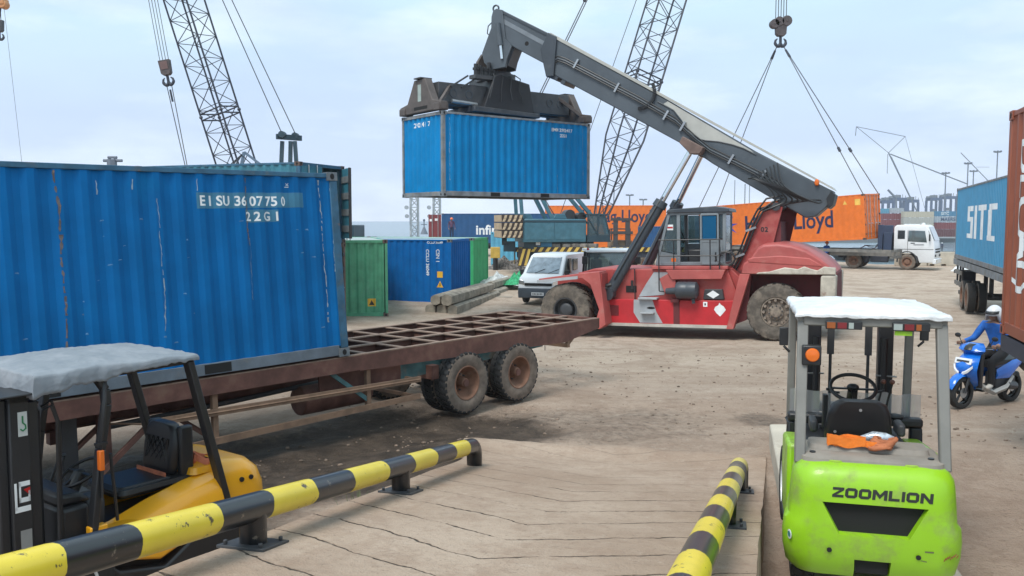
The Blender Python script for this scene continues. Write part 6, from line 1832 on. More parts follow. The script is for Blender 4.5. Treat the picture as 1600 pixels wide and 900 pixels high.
for x, r, y, w in ((-.42, .25, .43, .17), (1.12, .33, .46, .22)):
    for sy in (1, -1): wheel('wheel', (x, sy * y, r), (0, sy, 0), r, w, r * .55, M_rubber, M_rubber, M_white, yf, 'dish', 18, True, 6)
# seat with quilted back
b = MB()
for i in range(1): pass
ring = []
for z, hw, xo in ((.90, .19, 0), (.96, .235, 0), (1.15, .24, -.03), (1.28, .22, -.05), (1.33, .18, -.055), (1.345, .12, -.055)):
    ring.append(rrect(.02 + xo, .12 + xo, hw, .04, z))
b.loft(ring); st2 = b.build('seat', VINYL, yf, smooth=50)
for k in range(-3, 4):
    for s_ in (-1, 1):
        y0, z0 = k * .075, 1.12
        p0 = Vector((.123 - .018, y0 - s_ * .09, z0 - .10)); p1 = Vector((.123 - .034, y0 + s_ * .09, z0 + .10))
        for p in (p0, p1): p.y = max(-.17, min(.17, p.y))
        b = MB(); b.tube([p0, p1], .008, 5); b.build('quilting', VINYL, st2)
b = MB(); b.bx(-.10, .03, .20, .27, .85, 1.33); b.bx(-.1, .02, -.27, -.2, .85, 1.33); b.build_split('seat_side', BLKP, st2, bevel=.02)
b = MB(); b.loft([rrect(.08, .58, .25, .06, .82), rrect(.07, .60, .265, .06, .88), rrect(.10, .57, .24, .06, .915)]); b.build('seat_cushion', VINYL, st2, smooth=40)
# guard: raked black posts and a roof frame
b = MB()
for sy in (1, -1):
    y = sy * .50
    b.beam((-.28, y, .55), (.08, y, 1.95), .095, .06, up=(1, 0, 0))
    P = [(.96, y, .60), (.86, y, 1.35), (.80, y, 1.70), (.81, y, 1.82), (.86, y, 1.90)]
    for p0, p1 in zip(P, P[1:]): b.beam(p0, p1, .085, .055, up=(1, 0, 0))
    b.beam((.04, y, 1.955), (1.28, y, 1.93), .06, .06)
for x in (.07, .5, .85, 1.25): b.bx(x - .03, x + .03, -.5, .5, 1.925, 1.965)
g2_ = b.build('overhead_guard', BLKP, yf, bevel=.01)
b = MB(); b.bx(.87, .91, .535, .585, 1.20, 1.36); b.build('turn_signal', M_orange_lens, g2_, bevel=.008)
b = MB(); b.cyl((.89, .56, .98), (.88, .56, 1.5), .010, None, 6); b.bx(.84, .93, .54, .58, 1.40, 1.42); b.build('lamp_bracket', M_black, g2_)
b = MB(); b.tube([(.82, .52, 1.9), (.85, .57, 1.75), (.87, .56, 1.55), (.88, .54, 1.4)], .02, 6); b.build('cable', M_black, g2_)
b = MB(); b.tube([(-.05, .48, 1.02), (.12, .46, 1.06), (.16, .45, 1.2), (.13, .45, 1.32)], .015, 6) if False else b.tube([(.70, .42, .72), (.72, .42, 1.0), (.74, .42, 1.28)], .013, 6); b.build('grab_handle', M_black, yf)
# driving position
b = MB(); c = Vector((.78, 0, 1.06)); t2 = R(-30)
b.tube([c + Vector((.17 * cos(2 * pi * k / 24) * cos(t2), .17 * sin(2 * pi * k / 24), .17 * cos(2 * pi * k / 24) * sin(t2))) for k in range(24)], .014, 8, closed=True)
for a in (R(90), R(-90), 0.0): b.beam(c, c + Vector((.16 * cos(a) * cos(t2), .16 * sin(a), .16 * cos(a) * sin(t2))), .03, .014)
b.ball(c, (.045, .045, .03), 10); b.build('steering_wheel', VINYL, yf, smooth=50)
b = MB(); b.cyl(c, (.98, 0, .7), .05, .07, 12); b.build('steering_column', BLKP, yf)
b = MB(); b.bx(.92, 1.14, -.42, .42, .55, .92); b.prism([(.86, .92), (1.14, .92), (1.12, 1.02), (.95, 1.0)], -.36, .36, 'y'); b.build('dashboard', BLKP, yf, bevel=.03)
b = MB(); b.bx(.70, .88, .02, .26, .62, .9); b.build('pedal_box', M_dark, yf, bevel=.04)
b = MB(); b.bx(.55, .95, .38, .52, .66, .70); b.bx(.84, .98, .46, .54, .70, .76); b.build('floor_plate', YELF, yf, bevel=.01)
for k, y in enumerate((-.22, -.3)):
    b = MB(); b.tube([(.9, y, .9), (.82, y, 1.1), (.8, y, 1.16)], .01, 6); b.ball((.8, y, 1.17), .02, 8); b.build('lever', M_black, yf)
b = MB(); b.bx(.9, 1.42, .44, .56, .54, .66); b.bx(1.0, 1.4, .56, .58, .56, .58); b.build('front_step', BLKP, yf, bevel=.01)
for k in range(4):
    b = MB(); b.cyl((1.0 + .09 * k, .56, .60), (1.0 + .09 * k, .57, .60), .012, None, 8); b.build('bolt', M_steel, yf)
# mast: two broad uprights
for sy in (1, -1):
    y0, y1 = sorted((sy * .30, sy * .46))
    b = MB(); b.bx(1.36, 1.50, y0, y1, .08, 1.86); b.bx(1.28, 1.36, y0 + .03, y1 - .03, .08, 1.80); b.bx(1.50, 1.57, y0 + .02, y1 - .04, .1, 1.84); ms = b.build('mast_upright', BLKP, yf, bevel=.01)
    b = MB(); b.cyl((1.24, sy * .30, .3), (1.24, sy * .30, 1.7), .026, None, 10); b.tube([(1.25, sy * .44, 1.72), (1.2, sy * .46, 1.75), (1.16, sy * .46, 1.62), (1.18, sy * .46, .7)], .014, 6); b.tube([(1.25, sy * .40, 1.74), (1.18, sy * .42, 1.78), (1.13, sy * .42, 1.6), (1.14, sy * .42, .7)], .012, 6); b.build('lift_hose', M_black, ms)
    if sy > 0:
        face = .4615
        M_lab = mat('label_white', (.6, .62, .6), .5); M_lgrey = mat('label_grey', (.3, .31, .31), .5, .3, dirt=(.15, .15, .15), dirt_amt=.4)
        def plate(x0, x1, z0, z1, m_, nm, dy=0.0):
            q = MB(); q.bx(x0, x1, face + dy, face + dy + .003, z0, z1); return q.build(nm, m_, ms)
        X = lambda a: 1.50 - a * .13      # a: 0 left .. 1 right as read from the ramp
        plate(X(.95), X(.45), 1.56, 1.74, M_lab, 'hook_label')
        gm = mat('hook_green', (.02, .22, .08), .5)
        q = MB(); cx_, cz_ = X(.70), 1.625
        q.tube([(cx_ + .0, face + .006, 1.71), (cx_, face + .006, 1.66), (cx_ - .018, face + .006, 1.64), (cx_ - .02, face + .006, 1.615), (cx_, face + .006, 1.60), (cx_ + .018, face + .006, 1.615)], .006, 5); q.build('hook_symbol', gm, ms)
        # maker's emblem: a white bracket round a white hook with a red corner
        for (a0, a1, z0, z1, mm) in ((.12, .24, 1.02, 1.22, M_lettering), (.12, .95, 1.00, 1.04, M_lettering), (.36, .46, 1.07, 1.22, M_lettering), (.36, .95, 1.19, 1.225, M_lettering), (.36, .95, 1.07, 1.105, M_lettering), (.85, .95, 1.07, 1.15, M_lettering)):
            plate(X(a1), X(a0), z0, z1, mm, 'emblem')
        q = MB(); q.prism([(X(.6), 1.165), (X(.95), 1.175), (X(.95), 1.11)], face, face + .003, 'y'); q.build('emblem', M_red_lens, ms)
        plate(X(.95), X(.35), .66, .86, M_lgrey, 'data_plate'); plate(X(.9), X(.35), .48, .62, M_lab, 'warning_label', .001)
        for k in range(2): plate(X(.62 + .26 * k), X(.42 + .26 * k), .50, .60, M_lgrey, 'warning_symbol', .005)
b = MB(); b.bx(1.36, 1.50, -.46, .46, 1.80, 1.87); b.bx(1.3, 1.62, .2, .56, 1.87, 1.885); b.bx(1.36, 1.5, -.46, .46, .3, .42); b.build_split('mast_crosshead', BLKP, yf, bevel=.01)
b = MB(); b.bx(1.6, 1.65, -.5, .5, .15, .23); b.bx(1.6, 1.65, -.5, .5, .45, .53); cg = b.build('fork_carriage', BLKP, yf, bevel=.01)
for y in (.25, -.25):
    b = MB(); b.bx(1.65, 1.69, y - .06, y + .06, .06, .55); b.bx(1.65, 2.7, y - .06, y + .06, .03, .07); b.build('fork', M_dark, cg, bevel=.006)
M_tarp = crinkle('grey_tarpaulin', (.20, .225, .255), .65, .16, 2.6, (.27, .29, .32))
tp = draped_cover('tarpaulin', .03, 1.36, .56, 2.005, .115, 8.0, .022, M_tarp, arch=.07, ridge=.008, sag=lambda fx, fy: .45 + 1.0 * fx ** 2)
tp.location = YF_O; tp.rotation_euler = YF_R
tag(tp, 'grey crumpled tarpaulin draped over the roof guard of the yellow forklift', 'tarpaulin')
q = MB()
for k in range(3):
    c = Vector((-.12 - .05 * k, .10 + .06 * k, .97 + .02 * k))
    q.add(*ribbon([c + Vector((.09 * cos(t * .6 + k), .10 * sin(t * .6 + k), .035 * sin(t * .9 + k))) for t in range(11)], .06))
q.add(*ribbon([(.16, .24, .93), (.17, .1, .935), (.165, -.05, .93), (.17, -.2, .93)], .04))
o_ = q.build('strap', mat('faded_orange_webbing', (0.55, 0.17, 0.09), .8, var=.2, vs=9, spots=(.6, .5, .45), spots_amt=.2, ss=20), smooth=60); o_.matrix_world = M_yf
tag(o_, 'faded orange strap heaped behind the seat of the yellow forklift', 'strap')

# ================================================================== CRANES, HOOKS, SLINGS
LAT = mat('dark_lattice_paint', (0.03, 0.036, 0.055), 0.55, var=.2, dirt=(0.08, 0.08, 0.09), dirt_amt=.3)
CRT = mat('dusty_teal_crane_paint', (0.05, 0.145, 0.195), 0.5, var=.15, dirt=(0.13, 0.21, 0.24), dirt_amt=.4, ds=2, spots=(0.03, 0.04, 0.05), spots_amt=.2)
CRTD = mat('dark_teal_crane_paint', (0.022, 0.05, 0.07), 0.5, var=.15)
STRY = mat('hazard_yellow', (0.62, 0.42, 0.09), .6, var=.15, dirt=(.3, .24, .15), dirt_amt=.4)
CREAM = mat('hazard_cream', (0.52, 0.40, 0.27), .65, var=.12, dirt=(.3, .22, .15), dirt_amt=.35)
BRNB = mat('hazard_dark_brown', (0.045, 0.03, 0.025), .6, var=.2)

def lattice(parent, p0, p1, w, roll, bay, foot=3.0, tip=3.0, tipw=.45, r=.05, lr=.026, footw=.3, m=None, joints=()):
    p0, p1 = Vector(p0), Vector(p1); d = (p1 - p0); Ln = d.length; d.normalize()
    u, v = frame_from(d); c_, s_ = cos(roll), sin(roll)
    u, v = u * c_ + v * s_, v * c_ - u * s_
    def half(s):
        h = w / 2
        if s < foot: h = h * (footw + (1 - footw) * s / foot)
        if s > Ln - tip: h = h * (tipw + (1 - tipw) * (Ln - s) / tip)
        return h
    def P(i, s):
        a, b_ = ((1, 1), (1, -1), (-1, -1), (-1, 1))[i % 4]
        return p0 + d * s + (u * a + v * b_) * half(s)
    m = m or LAT
    st = [0.0, foot, Ln - tip, Ln]
    for i in range(4):
        b = MB(); b.tube([P(i, s) for s in st], r, 6); b.build('chord', m, parent)
    n = max(2, int(Ln / bay))
    for i in range(4):
        b = MB()
        for k in range(n):
            s0, s1 = Ln * k / n, Ln * (k + 1) / n
            a, c = (i, i + 1) if k % 2 == 0 else (i + 1, i)
            b.cyl(P(a, s0), P(c, s1), lr, None, 5, caps=False)
            b.cyl(P(i, s0), P(i + 1, s0), lr * .85, None, 5, caps=False)
        for s in joints:
            b.cyl(P(i, s), P(i + 1, s), r * .8, None, 5, caps=False); b.cyl(P(i, s + .3), P(i + 1, s + .3), r * .8, None, 5, caps=False)
            b.ball(P(i, s + .15), r * 2.0, 6)
        b.build('lacing', m, parent)
    return d
def wire(parent, name, pts, r=.018, m=None):
    b = MB(); b.tube(pts, r, 5); return b.build(name, m or M_rope, parent)

# ---- the tall crane behind the reach stacker: slewing house on a truck carrier
CA = R(10)
CO = Vector((3.1, 52.0, 0))
cr_ = thing('truck_crane', 'teal crane with a tall dark lattice boom standing behind the reach stacker', 'crane', CO, (0, 0, 0))
def W(x, y, z): return Vector((x * cos(CA) - y * sin(CA), x * sin(CA) + y * cos(CA), z))
def rotz(o): o.rotation_euler = (0, 0, CA); return o
b = MB(); b.prism([(-2.75, 1.85), (1.05, 1.85), (1.05, 3.2), (-2.6, 3.22), (-2.75, 3.1)], -1.35, 1.35, 'y'); hs = rotz(b.build('house', CRT, cr_, bevel=.05))
for x0, x1 in ((-2.65, -.9), (-.85, 1.0)):
    b = MB(); b.bx(x0, x1, -1.375, -1.35, 2.0, 3.0); b.build('side_door', CRT, hs, bevel=.01)
b = MB(); b.bx(-2.75, 1.05, -1.39, -1.352, 3.02, 3.12); b.build('house_trim', CRTD, hs)
for x, w_ in ((-2.4, .7), (-.4, .8)):
    b = MB(); b.prism([(x - w_ / 2, 3.22), (x + w_ / 2, 3.22), (x + w_ / 2 - .15, 3.5), (x - w_ / 2 + .15, 3.5)], -.9, .2, 'y'); b.build('roof_hatch', CRT, hs, bevel=.02)
b = MB(); b.cyl((.4, .0, 3.45), (.4, 1.0, 3.45), .32, None, 16); b.cyl((1.0, -.5, 3.35), (1.0, .5, 3.35), .25, None, 14); b.build('winch_drum', M_dark, hs)
# stacked counterweight slabs with hazard pattern
for k in range(3):
    z0 = 2.1 + k * .46
    b = MB(); b.bx(-4.0, -2.75, -1.45, 1.45, z0, z0 + .44); cwk = rotz(b.build('counterweight', BRNB, cr_, bevel=.02))
    b = MB()
    for q in range(4):
        x = -3.98 + q * .3
        b.prism([(x, z0 + .03), (x + .15, z0 + .03), (x + .25, z0 + .22), (x + .10, z0 + .22)], -1.47, -1.452, 'y'); b.prism([(x + .1, z0 + .24), (x + .25, z0 + .24), (x + .30, z0 + .41), (x + .15, z0 + .41)], -1.47, -1.452, 'y')
    for q in range(9):
        y = -1.4 + q * .31
        b.prism([(y, z0 + .03), (y + .15, z0 + .03), (y + .25, z0 + .41), (y + .1, z0 + .41)], -4.018, -4.002, 'x')
    b.build('hazard_stripes', CREAM, cwk)
# operator's cab, glazed
b = MB()
cabp = [(1.1, 1.85), (2.95, 1.85), (2.75, 2.2), (2.45, 3.45), (2.3, 3.5), (1.15, 3.5)]
b.prism([(1.1, 1.85), (2.55, 1.85), (2.48, 2.25), (1.1, 2.25)], -1.35, -.35, 'y')
for y in (-1.33, -.37):
    for p, q in (((1.14, 2.2), (1.14, 3.48)), ((2.50, 2.2), (2.16, 3.46)), ((1.1, 3.47), (2.18, 3.47)), ((1.75, 2.2), (1.75, 3.48)), ((1.2, 3.2), (1.75, 2.3)) ): b.beam((p[0], y, p[1]), (q[0], y, q[1]), .07, .07)
b.bx(1.1, 2.2, -1.35, -.35, 3.44, 3.52)
kc = rotz(b.build('operator_cab', CRTD, cr_, bevel=.01))
b = MB(); b.prism([(1.16, 2.25), (2.46, 2.25), (2.16, 3.44), (1.16, 3.44)], -1.30, -1.29, 'y'); b.build('window', M_tint, kc, smooth=0)
b = MB(); b.add([(2.51, -1.3, 2.26), (2.51, -.4, 2.26), (2.19, -.4, 3.44), (2.19, -1.3, 3.44)], [(0, 1, 2, 3)]); b.build('windscreen', M_tint, kc, smooth=0)
b = MB(); b.bx(1.4, 1.8, -1.1, -.6, 2.2, 2.5); b.bx(1.35, 1.5, -1.1, -.6, 2.5, 3.1); b.build('seat', M_black, kc, bevel=.03)
b = MB(); b.bx(-2.6, 1.6, -1.0, 1.0, 1.45, 1.86); b.cyl((0, 0, 1.2), (0, 0, 1.5), .8, None, 20); rotz(b.build('slewing_deck', CRTD, cr_))
# gantry and back struts
ap = [W(-3.0, sy * .8, 7.2) for sy in (-1, 1)]
for k, sy in enumerate((-1, 1)):
    b = MB(); b.beam(W(-2.7, sy * .95, 3.2), ap[k], .22, .18); b.build('gantry_leg', CRT, cr_)
    b = MB(); b.beam(W(-.9, sy * .95, 3.2), ap[k], .30, .2); b.build('gantry_leg', CRT, cr_)
    b = MB(); b.beam(W(1.6, sy * .8, 3.3), W(-1.6, sy * .8, 6.9), .26, .2); b.build('gantry_strut', CRT, cr_)
    b = MB(); b.cyl(W(-.6, sy * .5, 3.3), W(-2.9, sy * .6, 7.0), .03, None, 5); b.build('hoist_rope', M_rope, cr_)
b = MB(); b.beam(ap[0], ap[1], .3, .3); b.cyl(W(-3.0, -.4, 7.2), W(-3.0, .4, 7.2), .35, None, 14); b.build('gantry_head', CRTD, cr_)
# the boom
HOOKC = Vector((18.2, 59.7, 0)) - CO
foot_ = W(2.25, 0.25, 3.0); tipb = Vector((HOOKC.x, HOOKC.y, 44.0))
dB = lattice(cr_, foot_, tipb, 1.75, R(22), 1.25, 5.5, 5, r=.06, lr=.026, joints=(9.2, 20.5))
b = MB(); b.cyl(tipb + W(0, -.5, 0), tipb + W(0, .5, 0), .5, None, 16); b.build('boom_sheave', LAT, cr_)
for sy in (-1, 1):
    A0 = W(-3.0, sy * .5, 7.4); A1 = tipb + W(-.3, sy * .5, .4)
    wire(cr_, 'pendant', [A0, A1], .035)
    for f in (.245,):
        b = MB(); p = A0.lerp(A1, f); q = A0.lerp(A1, f + .022); b.cyl(p, q, .10, .06, 8); b.build('turnbuckle', LAT, cr_)
wire(cr_, 'hoist_rope', [W(-.2, 0, 3.5), tipb + W(-.6, 0, .2)], .022)
# truck carrier: striped edge beam, small driver's cab, wheels
b = MB(); b.bx(-2.8, 8.0, -1.25, 1.25, .95, 1.28); car = b.build('carrier', TRB, cr_, bevel=.02)
b = MB(); b.bx(-2.9, 8.0, -1.32, -1.26, 1.28, 1.56); b.bx(-2.96, -2.9, -1.32, 1.32, .55, 1.5); bm_ = b.build('edge_beam', BRNB, car)
b = MB()
for k in range(26):
    x = -2.85 + k * .42
    b.prism([(x, 1.29), (x + .2, 1.29), (x + .38, 1.55), (x + .18, 1.55)], -1.335, -1.322, 'y')
for k in range(6):
    y = -1.3 + k * .45
    b.prism([(y, .57), (y + .2, .57), (y + .42, 1.48), (y + .22, 1.48)], -2.975, -2.962, 'x')
b.build('hazard_stripes', STRY, bm_)
b = MB(); b.prism([(-2.75, 1.50), (-2.0, 1.50), (-2.3, .45), (-2.75, .45)], -1.5, -1.33, 'y'); obx = b.build('outrigger_box', BRNB, car)
b = MB()
for k in range(2): b.prism([(-2.73 + k * .34, .5), (-2.58 + k * .34, .5), (-2.3 + k * .30, 1.46), (-2.46 + k * .30, 1.46)], -1.52, -1.502, 'y')
b.build('hazard_stripes', STRY, obx)
b = MB(); b.cyl((-2.6, -1.45, .1), (-2.6, -1.45, .55), .07, None, 8); b.cyl((-2.6, -1.45, .0), (-2.6, -1.45, .1), .2, None, 12); b.build('outrigger_leg', M_dark, car)
b = MB(); b.prism([(-2.3, 1.56), (-.75, 1.56), (-.75, 2.15), (-.95, 2.25), (-2.0, 2.25), (-2.3, 1.9)], -1.3, -.2, 'y'); dc = b.build('driver_cab', mat('crane_blue_cab', (.04, .18, .32), .5), car, bevel=.04)
b = MB(); b.bx(-1.95, -1.45, -1.315, -1.302, 1.68, 2.15); b.build('window', M_lettering, dc)
b = MB(); b.bx(-2.0, -1.4, -1.311, -1.301, 1.63, 2.2); b.build('window_seal', M_black, dc)
for k in range(5):
    b = MB(); x = -.5 + k * .55; b.box((x, -1.0, 1.65), (.5, .5, .22), rot=Euler((0, 0, .3 * k))); b.build('stowed_mat', mat('stowed_grey', (.22, .2, .18), .8, var=.3), car, bevel=.03)
for x in (-1.7, -.3, 3.4, 4.8, 6.4):
    for sy in (-1, 1): wheel('wheel', (x, sy * 1.08, .55), (0, sy, 0), .55, .32, .3, M_rubber, TYRED, RIMD, cr_, 'dish', 18, False, 8, n=20)
b = MB(); b.cyl((-3.7, -1.2, 1.95), (-3.4, -1.2, 1.95), .28, None, 14); b.bx(-3.6, -2.9, -1.35, -1.05, 1.3, 1.9); b.build('headlamp_frame', CRTD, car)

# ---- hook block and slings that hold the orange container
hk = Vector((18.2, 59.7, 14.6))
def hook_block(name, label, top, sc, m, tilt=0.0, sheaves=True, ropes=None):
    t = thing(name, label, 'hook block', top, (0, tilt, 0))
    b = MB()
    b.prism([(-.55 * sc, 0), (.55 * sc, 0), (.48 * sc, -1.25 * sc), (.28 * sc, -1.45 * sc), (-.28 * sc, -1.45 * sc), (-.48 * sc, -1.25 * sc)], -.28 * sc, .28 * sc, 'y'); b.build('block_body', m, t, bevel=.05 * sc)
    if sheaves:
        for x, z, r in ((.5, -.05, .48), (-.62, -.3, .42), (-.2, -.1, .44)):
            b = MB(); b.cyl((x * sc, -.34 * sc, z * sc), (x * sc, .34 * sc, z * sc), r * sc, None, 18); b.cyl((x * sc, -.38 * sc, z * sc), (x * sc, .38 * sc, z * sc), .1 * sc, None, 10); b.build('sheave', m, t, bevel=.02)
    b = MB(); b.cyl((0, 0, -1.4 * sc), (0, 0, -2.1 * sc), .13 * sc, None, 10); b.build('hook_shank', LAT, t)
    b = MB()
    for s_ in (-1, 1):
        pts = [(0, 0, -2.15 * sc)] + [(s_ * (.34 - .34 * cos(a)) * sc if False else s_ * (.08 + .42 * sin(a)) * sc, 0, (-2.0 - .38 * cos(a)) * sc) for a in [R(10 + 14 * k) for k in range(11)]]
        b.tube(pts, [.17 * sc] * 3 + [.15 * sc] * 4 + [.11 * sc] * 3 + [.06 * sc] * 2, 8)
    b.build('ramshorn_hook', LAT, t, smooth=50)
    return t
M_block = mat('grimy_hook_block', (0.075, 0.06, 0.062), 0.6, var=.3, dirt=(.12, .09, .08), dirt_amt=.4)
tblk = hook_block('hook_block', 'heavy dark hook block hanging above the long orange container', hk + Vector((0, 0, 2.0)), .72, M_block)
for k in range(5):
    x = -.36 + .18 * k
    wire(tblk, 'hoist_rope', [(x, 0, -.1), (x * .9, 0, 44.0 - hk.z - 2.0)], .028)
Mo = Matrix.Translation(OR_O) @ Euler((R(1.9), R(-3.3), yo)).to_matrix().to_4x4()
for sx in (-1, 1):
    for sy in (-1, 1):
        c = Mo @ Vector((sx * 6.02, sy * 1.15, 2.9))
        h0 = hk + Vector((.25 * sx, 0, .25))
        t = thing('wire_sling', 'thin wire sling from the hook block down to a top corner of the orange container', 'sling', h0, group='slings of the orange container')
        wire(t, 'sling_rope', [Vector((0, 0, 0)), c - h0], .03)
        p = (c - h0) * .70; q = (c - h0) * .725
        b = MB(); b.cyl(p, q, .09, None, 8); b.build('sling_socket', LAT, t)
        b = MB(); b.cyl((c - h0) * .02, (c - h0) * .07, .06, None, 8); b.build('sling_socket', LAT, t)

# ---- lattice crane standing behind the stacked containers at the left
lc = thing('crawler_crane', 'dark lattice boom crane rising behind the royal blue container', 'crane', (-11.0, 42.0, 0))
o_ = Vector((-11.0, 42.0, 0))
b = MB(); b.bx(-2.3, 2.8, -1.5, 1.5, 1.1, 3.2); b.build('house', CRT, lc, bevel=.05)
b = MB(); b.bx(2.8, 3.6, -1.5, 1.5, 1.2, 2.9); b.build('counterweight', CRTD, lc, bevel=.05)
for sy in (-1, 1):
    b = MB(); b.prism([(-2.6, .35), (-2.3, 0), (2.3, 0), (2.6, .35), (2.3, .95), (-2.3, .95)], sy * 1.7 - .35, sy * 1.7 + .35, 'y'); b.build('crawler_track', M_dark, lc, bevel=.03)
b = MB(); b.bx(-1.2, 1.2, -1.5, 1.5, .5, 1.1); b.build('car_body', CRTD, lc)
b = MB(); b.bx(-2.9, -1.4, -1.5, -.6, 1.2, 2.9); b.build('operator_cab', CRTD, lc, bevel=.05)
ft = Vector((-12.55, 42, 3.3)) - o_; tp_ = Vector((-18.75, 42, 24.3)) - o_
lattice(lc, ft, tp_, 1.28, R(67), 1.05, 2.4, 3.5, r=.046, lr=.022, joints=(5.0, 12.2))
wp = [Vector((x, 42 + y, z)) - o_ for x, y, z in ((-10.95, -.45, 7.1), (-10.5, .45, 7.1))]
b = MB(); b.beam(wp[0] + Vector((-.25, 0, 0)), wp[1] + Vector((.25, 0, 0)), .16, .25); b.cyl(wp[0] + Vector((.0, -.1, .1)), wp[0] + Vector((.0, .3, .1)), .16, None, 12); b.cyl(wp[1] + Vector((.0, -.3, .1)), wp[1] + Vector((.0, .1, .1)), .16, None, 12)
b.build('gantry_head', CRTD, lc)
for x0, x1 in ((-11.0, -11.25), (-10.6, -10.75), (-10.4, -10.2)):
    b = MB(); b.beam(Vector((x0, 41.8, 6.9)) - o_, Vector((x1, 41.8, 3.1)) - o_, .16, .2); b.build('gantry_leg', CRTD, lc)
for k, w_ in enumerate(wp):
    A1 = tp_ + Vector((.3, (k - .5) * .5, .3)); A0 = w_ + Vector((0, 0, .15))
    wire(lc, 'pendant', [A0, A1], .024)
    p, q = A0.lerp(A1, .395), A0.lerp(A1, .425)
    b = MB(); b.cyl(p, q, .09, .05, 8); b.build('turnbuckle', LAT, lc)
b = MB(); b.beam((-2.6, -.2, 3.2), (-1.9, 0, 6.4), .2, .15); b.beam((-1.9, 0, 6.4), (-.9, .2, 5.6), .15, .12); b.build('mast_strut', mat('blue_grey_strut', (.16, .22, .30), .6), lc)
for k in range(3): wire(lc, 'hoist_rope', [(-2.0, 0, 6.3), (-3.6 - .6 * k, 0, 3.9)], .03)
hb_ = Vector((-16.62, 42, 10.75))
blk = hook_block('hook_block', 'slim brownish hook block hanging above the royal blue container', hb_, .50, M_block, R(-10), sheaves=False)
b = MB(); b.bx(-.18, .16, -.16, -.142, -.45, -.08); b.build('block_plate', mat('reddish_block_plate', (.14, .08, .075), .6), blk)
Mi = (Matrix.Translation(hb_) @ Euler((0, R(-10), 0)).to_matrix().to_4x4()).inverted()
for k in range(4):
    x = -.21 + .14 * k
    wire(blk, 'hoist_rope', [(x, 0, -.05), Mi @ (tp_ + o_ + Vector((x, 0, 0)))], .016)
h0 = Mi.inverted() @ Vector((0, 0, -1.15))
for k, e in enumerate(((-15.62, 42.3, 4.5), (-15.35, 41.7, 4.5))):
    t = thing('wire_sling', 'thin wire sling hanging from the slim brownish hook block', 'sling', h0, group='slings of the slim hook block')
    wire(t, 'sling_rope', [(-.12 + .24 * k, 0, 0), Vector(e) - h0], .022)
    b = MB(); d_ = Vector(e) - h0; b.cyl(d_ * .05, d_ * .16, .045, None, 6); b.build('sling_socket', LAT, t)

# ---- tip of a telescopic crane at the far left edge
tc = thing('mobile_crane', 'telescopic crane boom with an orange tip at the far left edge', 'crane', (-37.4, 60, 0))
tipx = Vector((2.35, 0, 18.0))
b = MB(); b.bx(-5, 3, -1.3, 1.3, .9, 1.6); b.build('carrier', TRB, tc)
for x in (-4, -2.6, 1, 2.3):
    for sy in (-1, 1): wheel('wheel', (x, sy * 1.1, .55), (0, sy, 0), .55, .3, .3, M_rubber, TYRED, RIMD, tc, 'dish', 18, False, 8, n=18)
b = MB(); b.bx(-2, 1.2, -1.2, 1.2, 1.6, 3.0); b.build('house', CRT, tc, bevel=.05)
b = MB(); b.beam((-.2, 0, 2.6), (1.4, 0, 12), .75, .85); b.beam((1.4, 0, 12), tipx, .55, .6); b.build('boom', LAT, tc, bevel=.04)
b = MB(); b.bx(1.95, 3.05, -.35, .35, 17.7, 18.1); b.cyl((2.85, -.3, 17.75), (2.85, .3, 17.75), .3, None, 12); b.cyl((2.2, -.3, 18.1), (2.2, .3, 18.1), .25, None, 12); b.build('boom_head', mat('orange_boom_head', (.55, .25, .10), .6, var=.2), tc, bevel=.04)
hb2 = hook_block('hook_block', 'small dark hook block at the far left edge of the sky', Vector((-34.9, 60, 16.7)), .55, M_dark, 0, False)
for k in range(3): wire(hb2, 'hoist_rope', [(-.15 + .15 * k, 0, 0), (-.15 + .15 * k, 0, 1.0)], .016)
wire(tc, 'whip_line', [(3.0, -.2, 17.6), (3.9, -.2, 5.0), (4.0, -.2, 1.0)], .012)

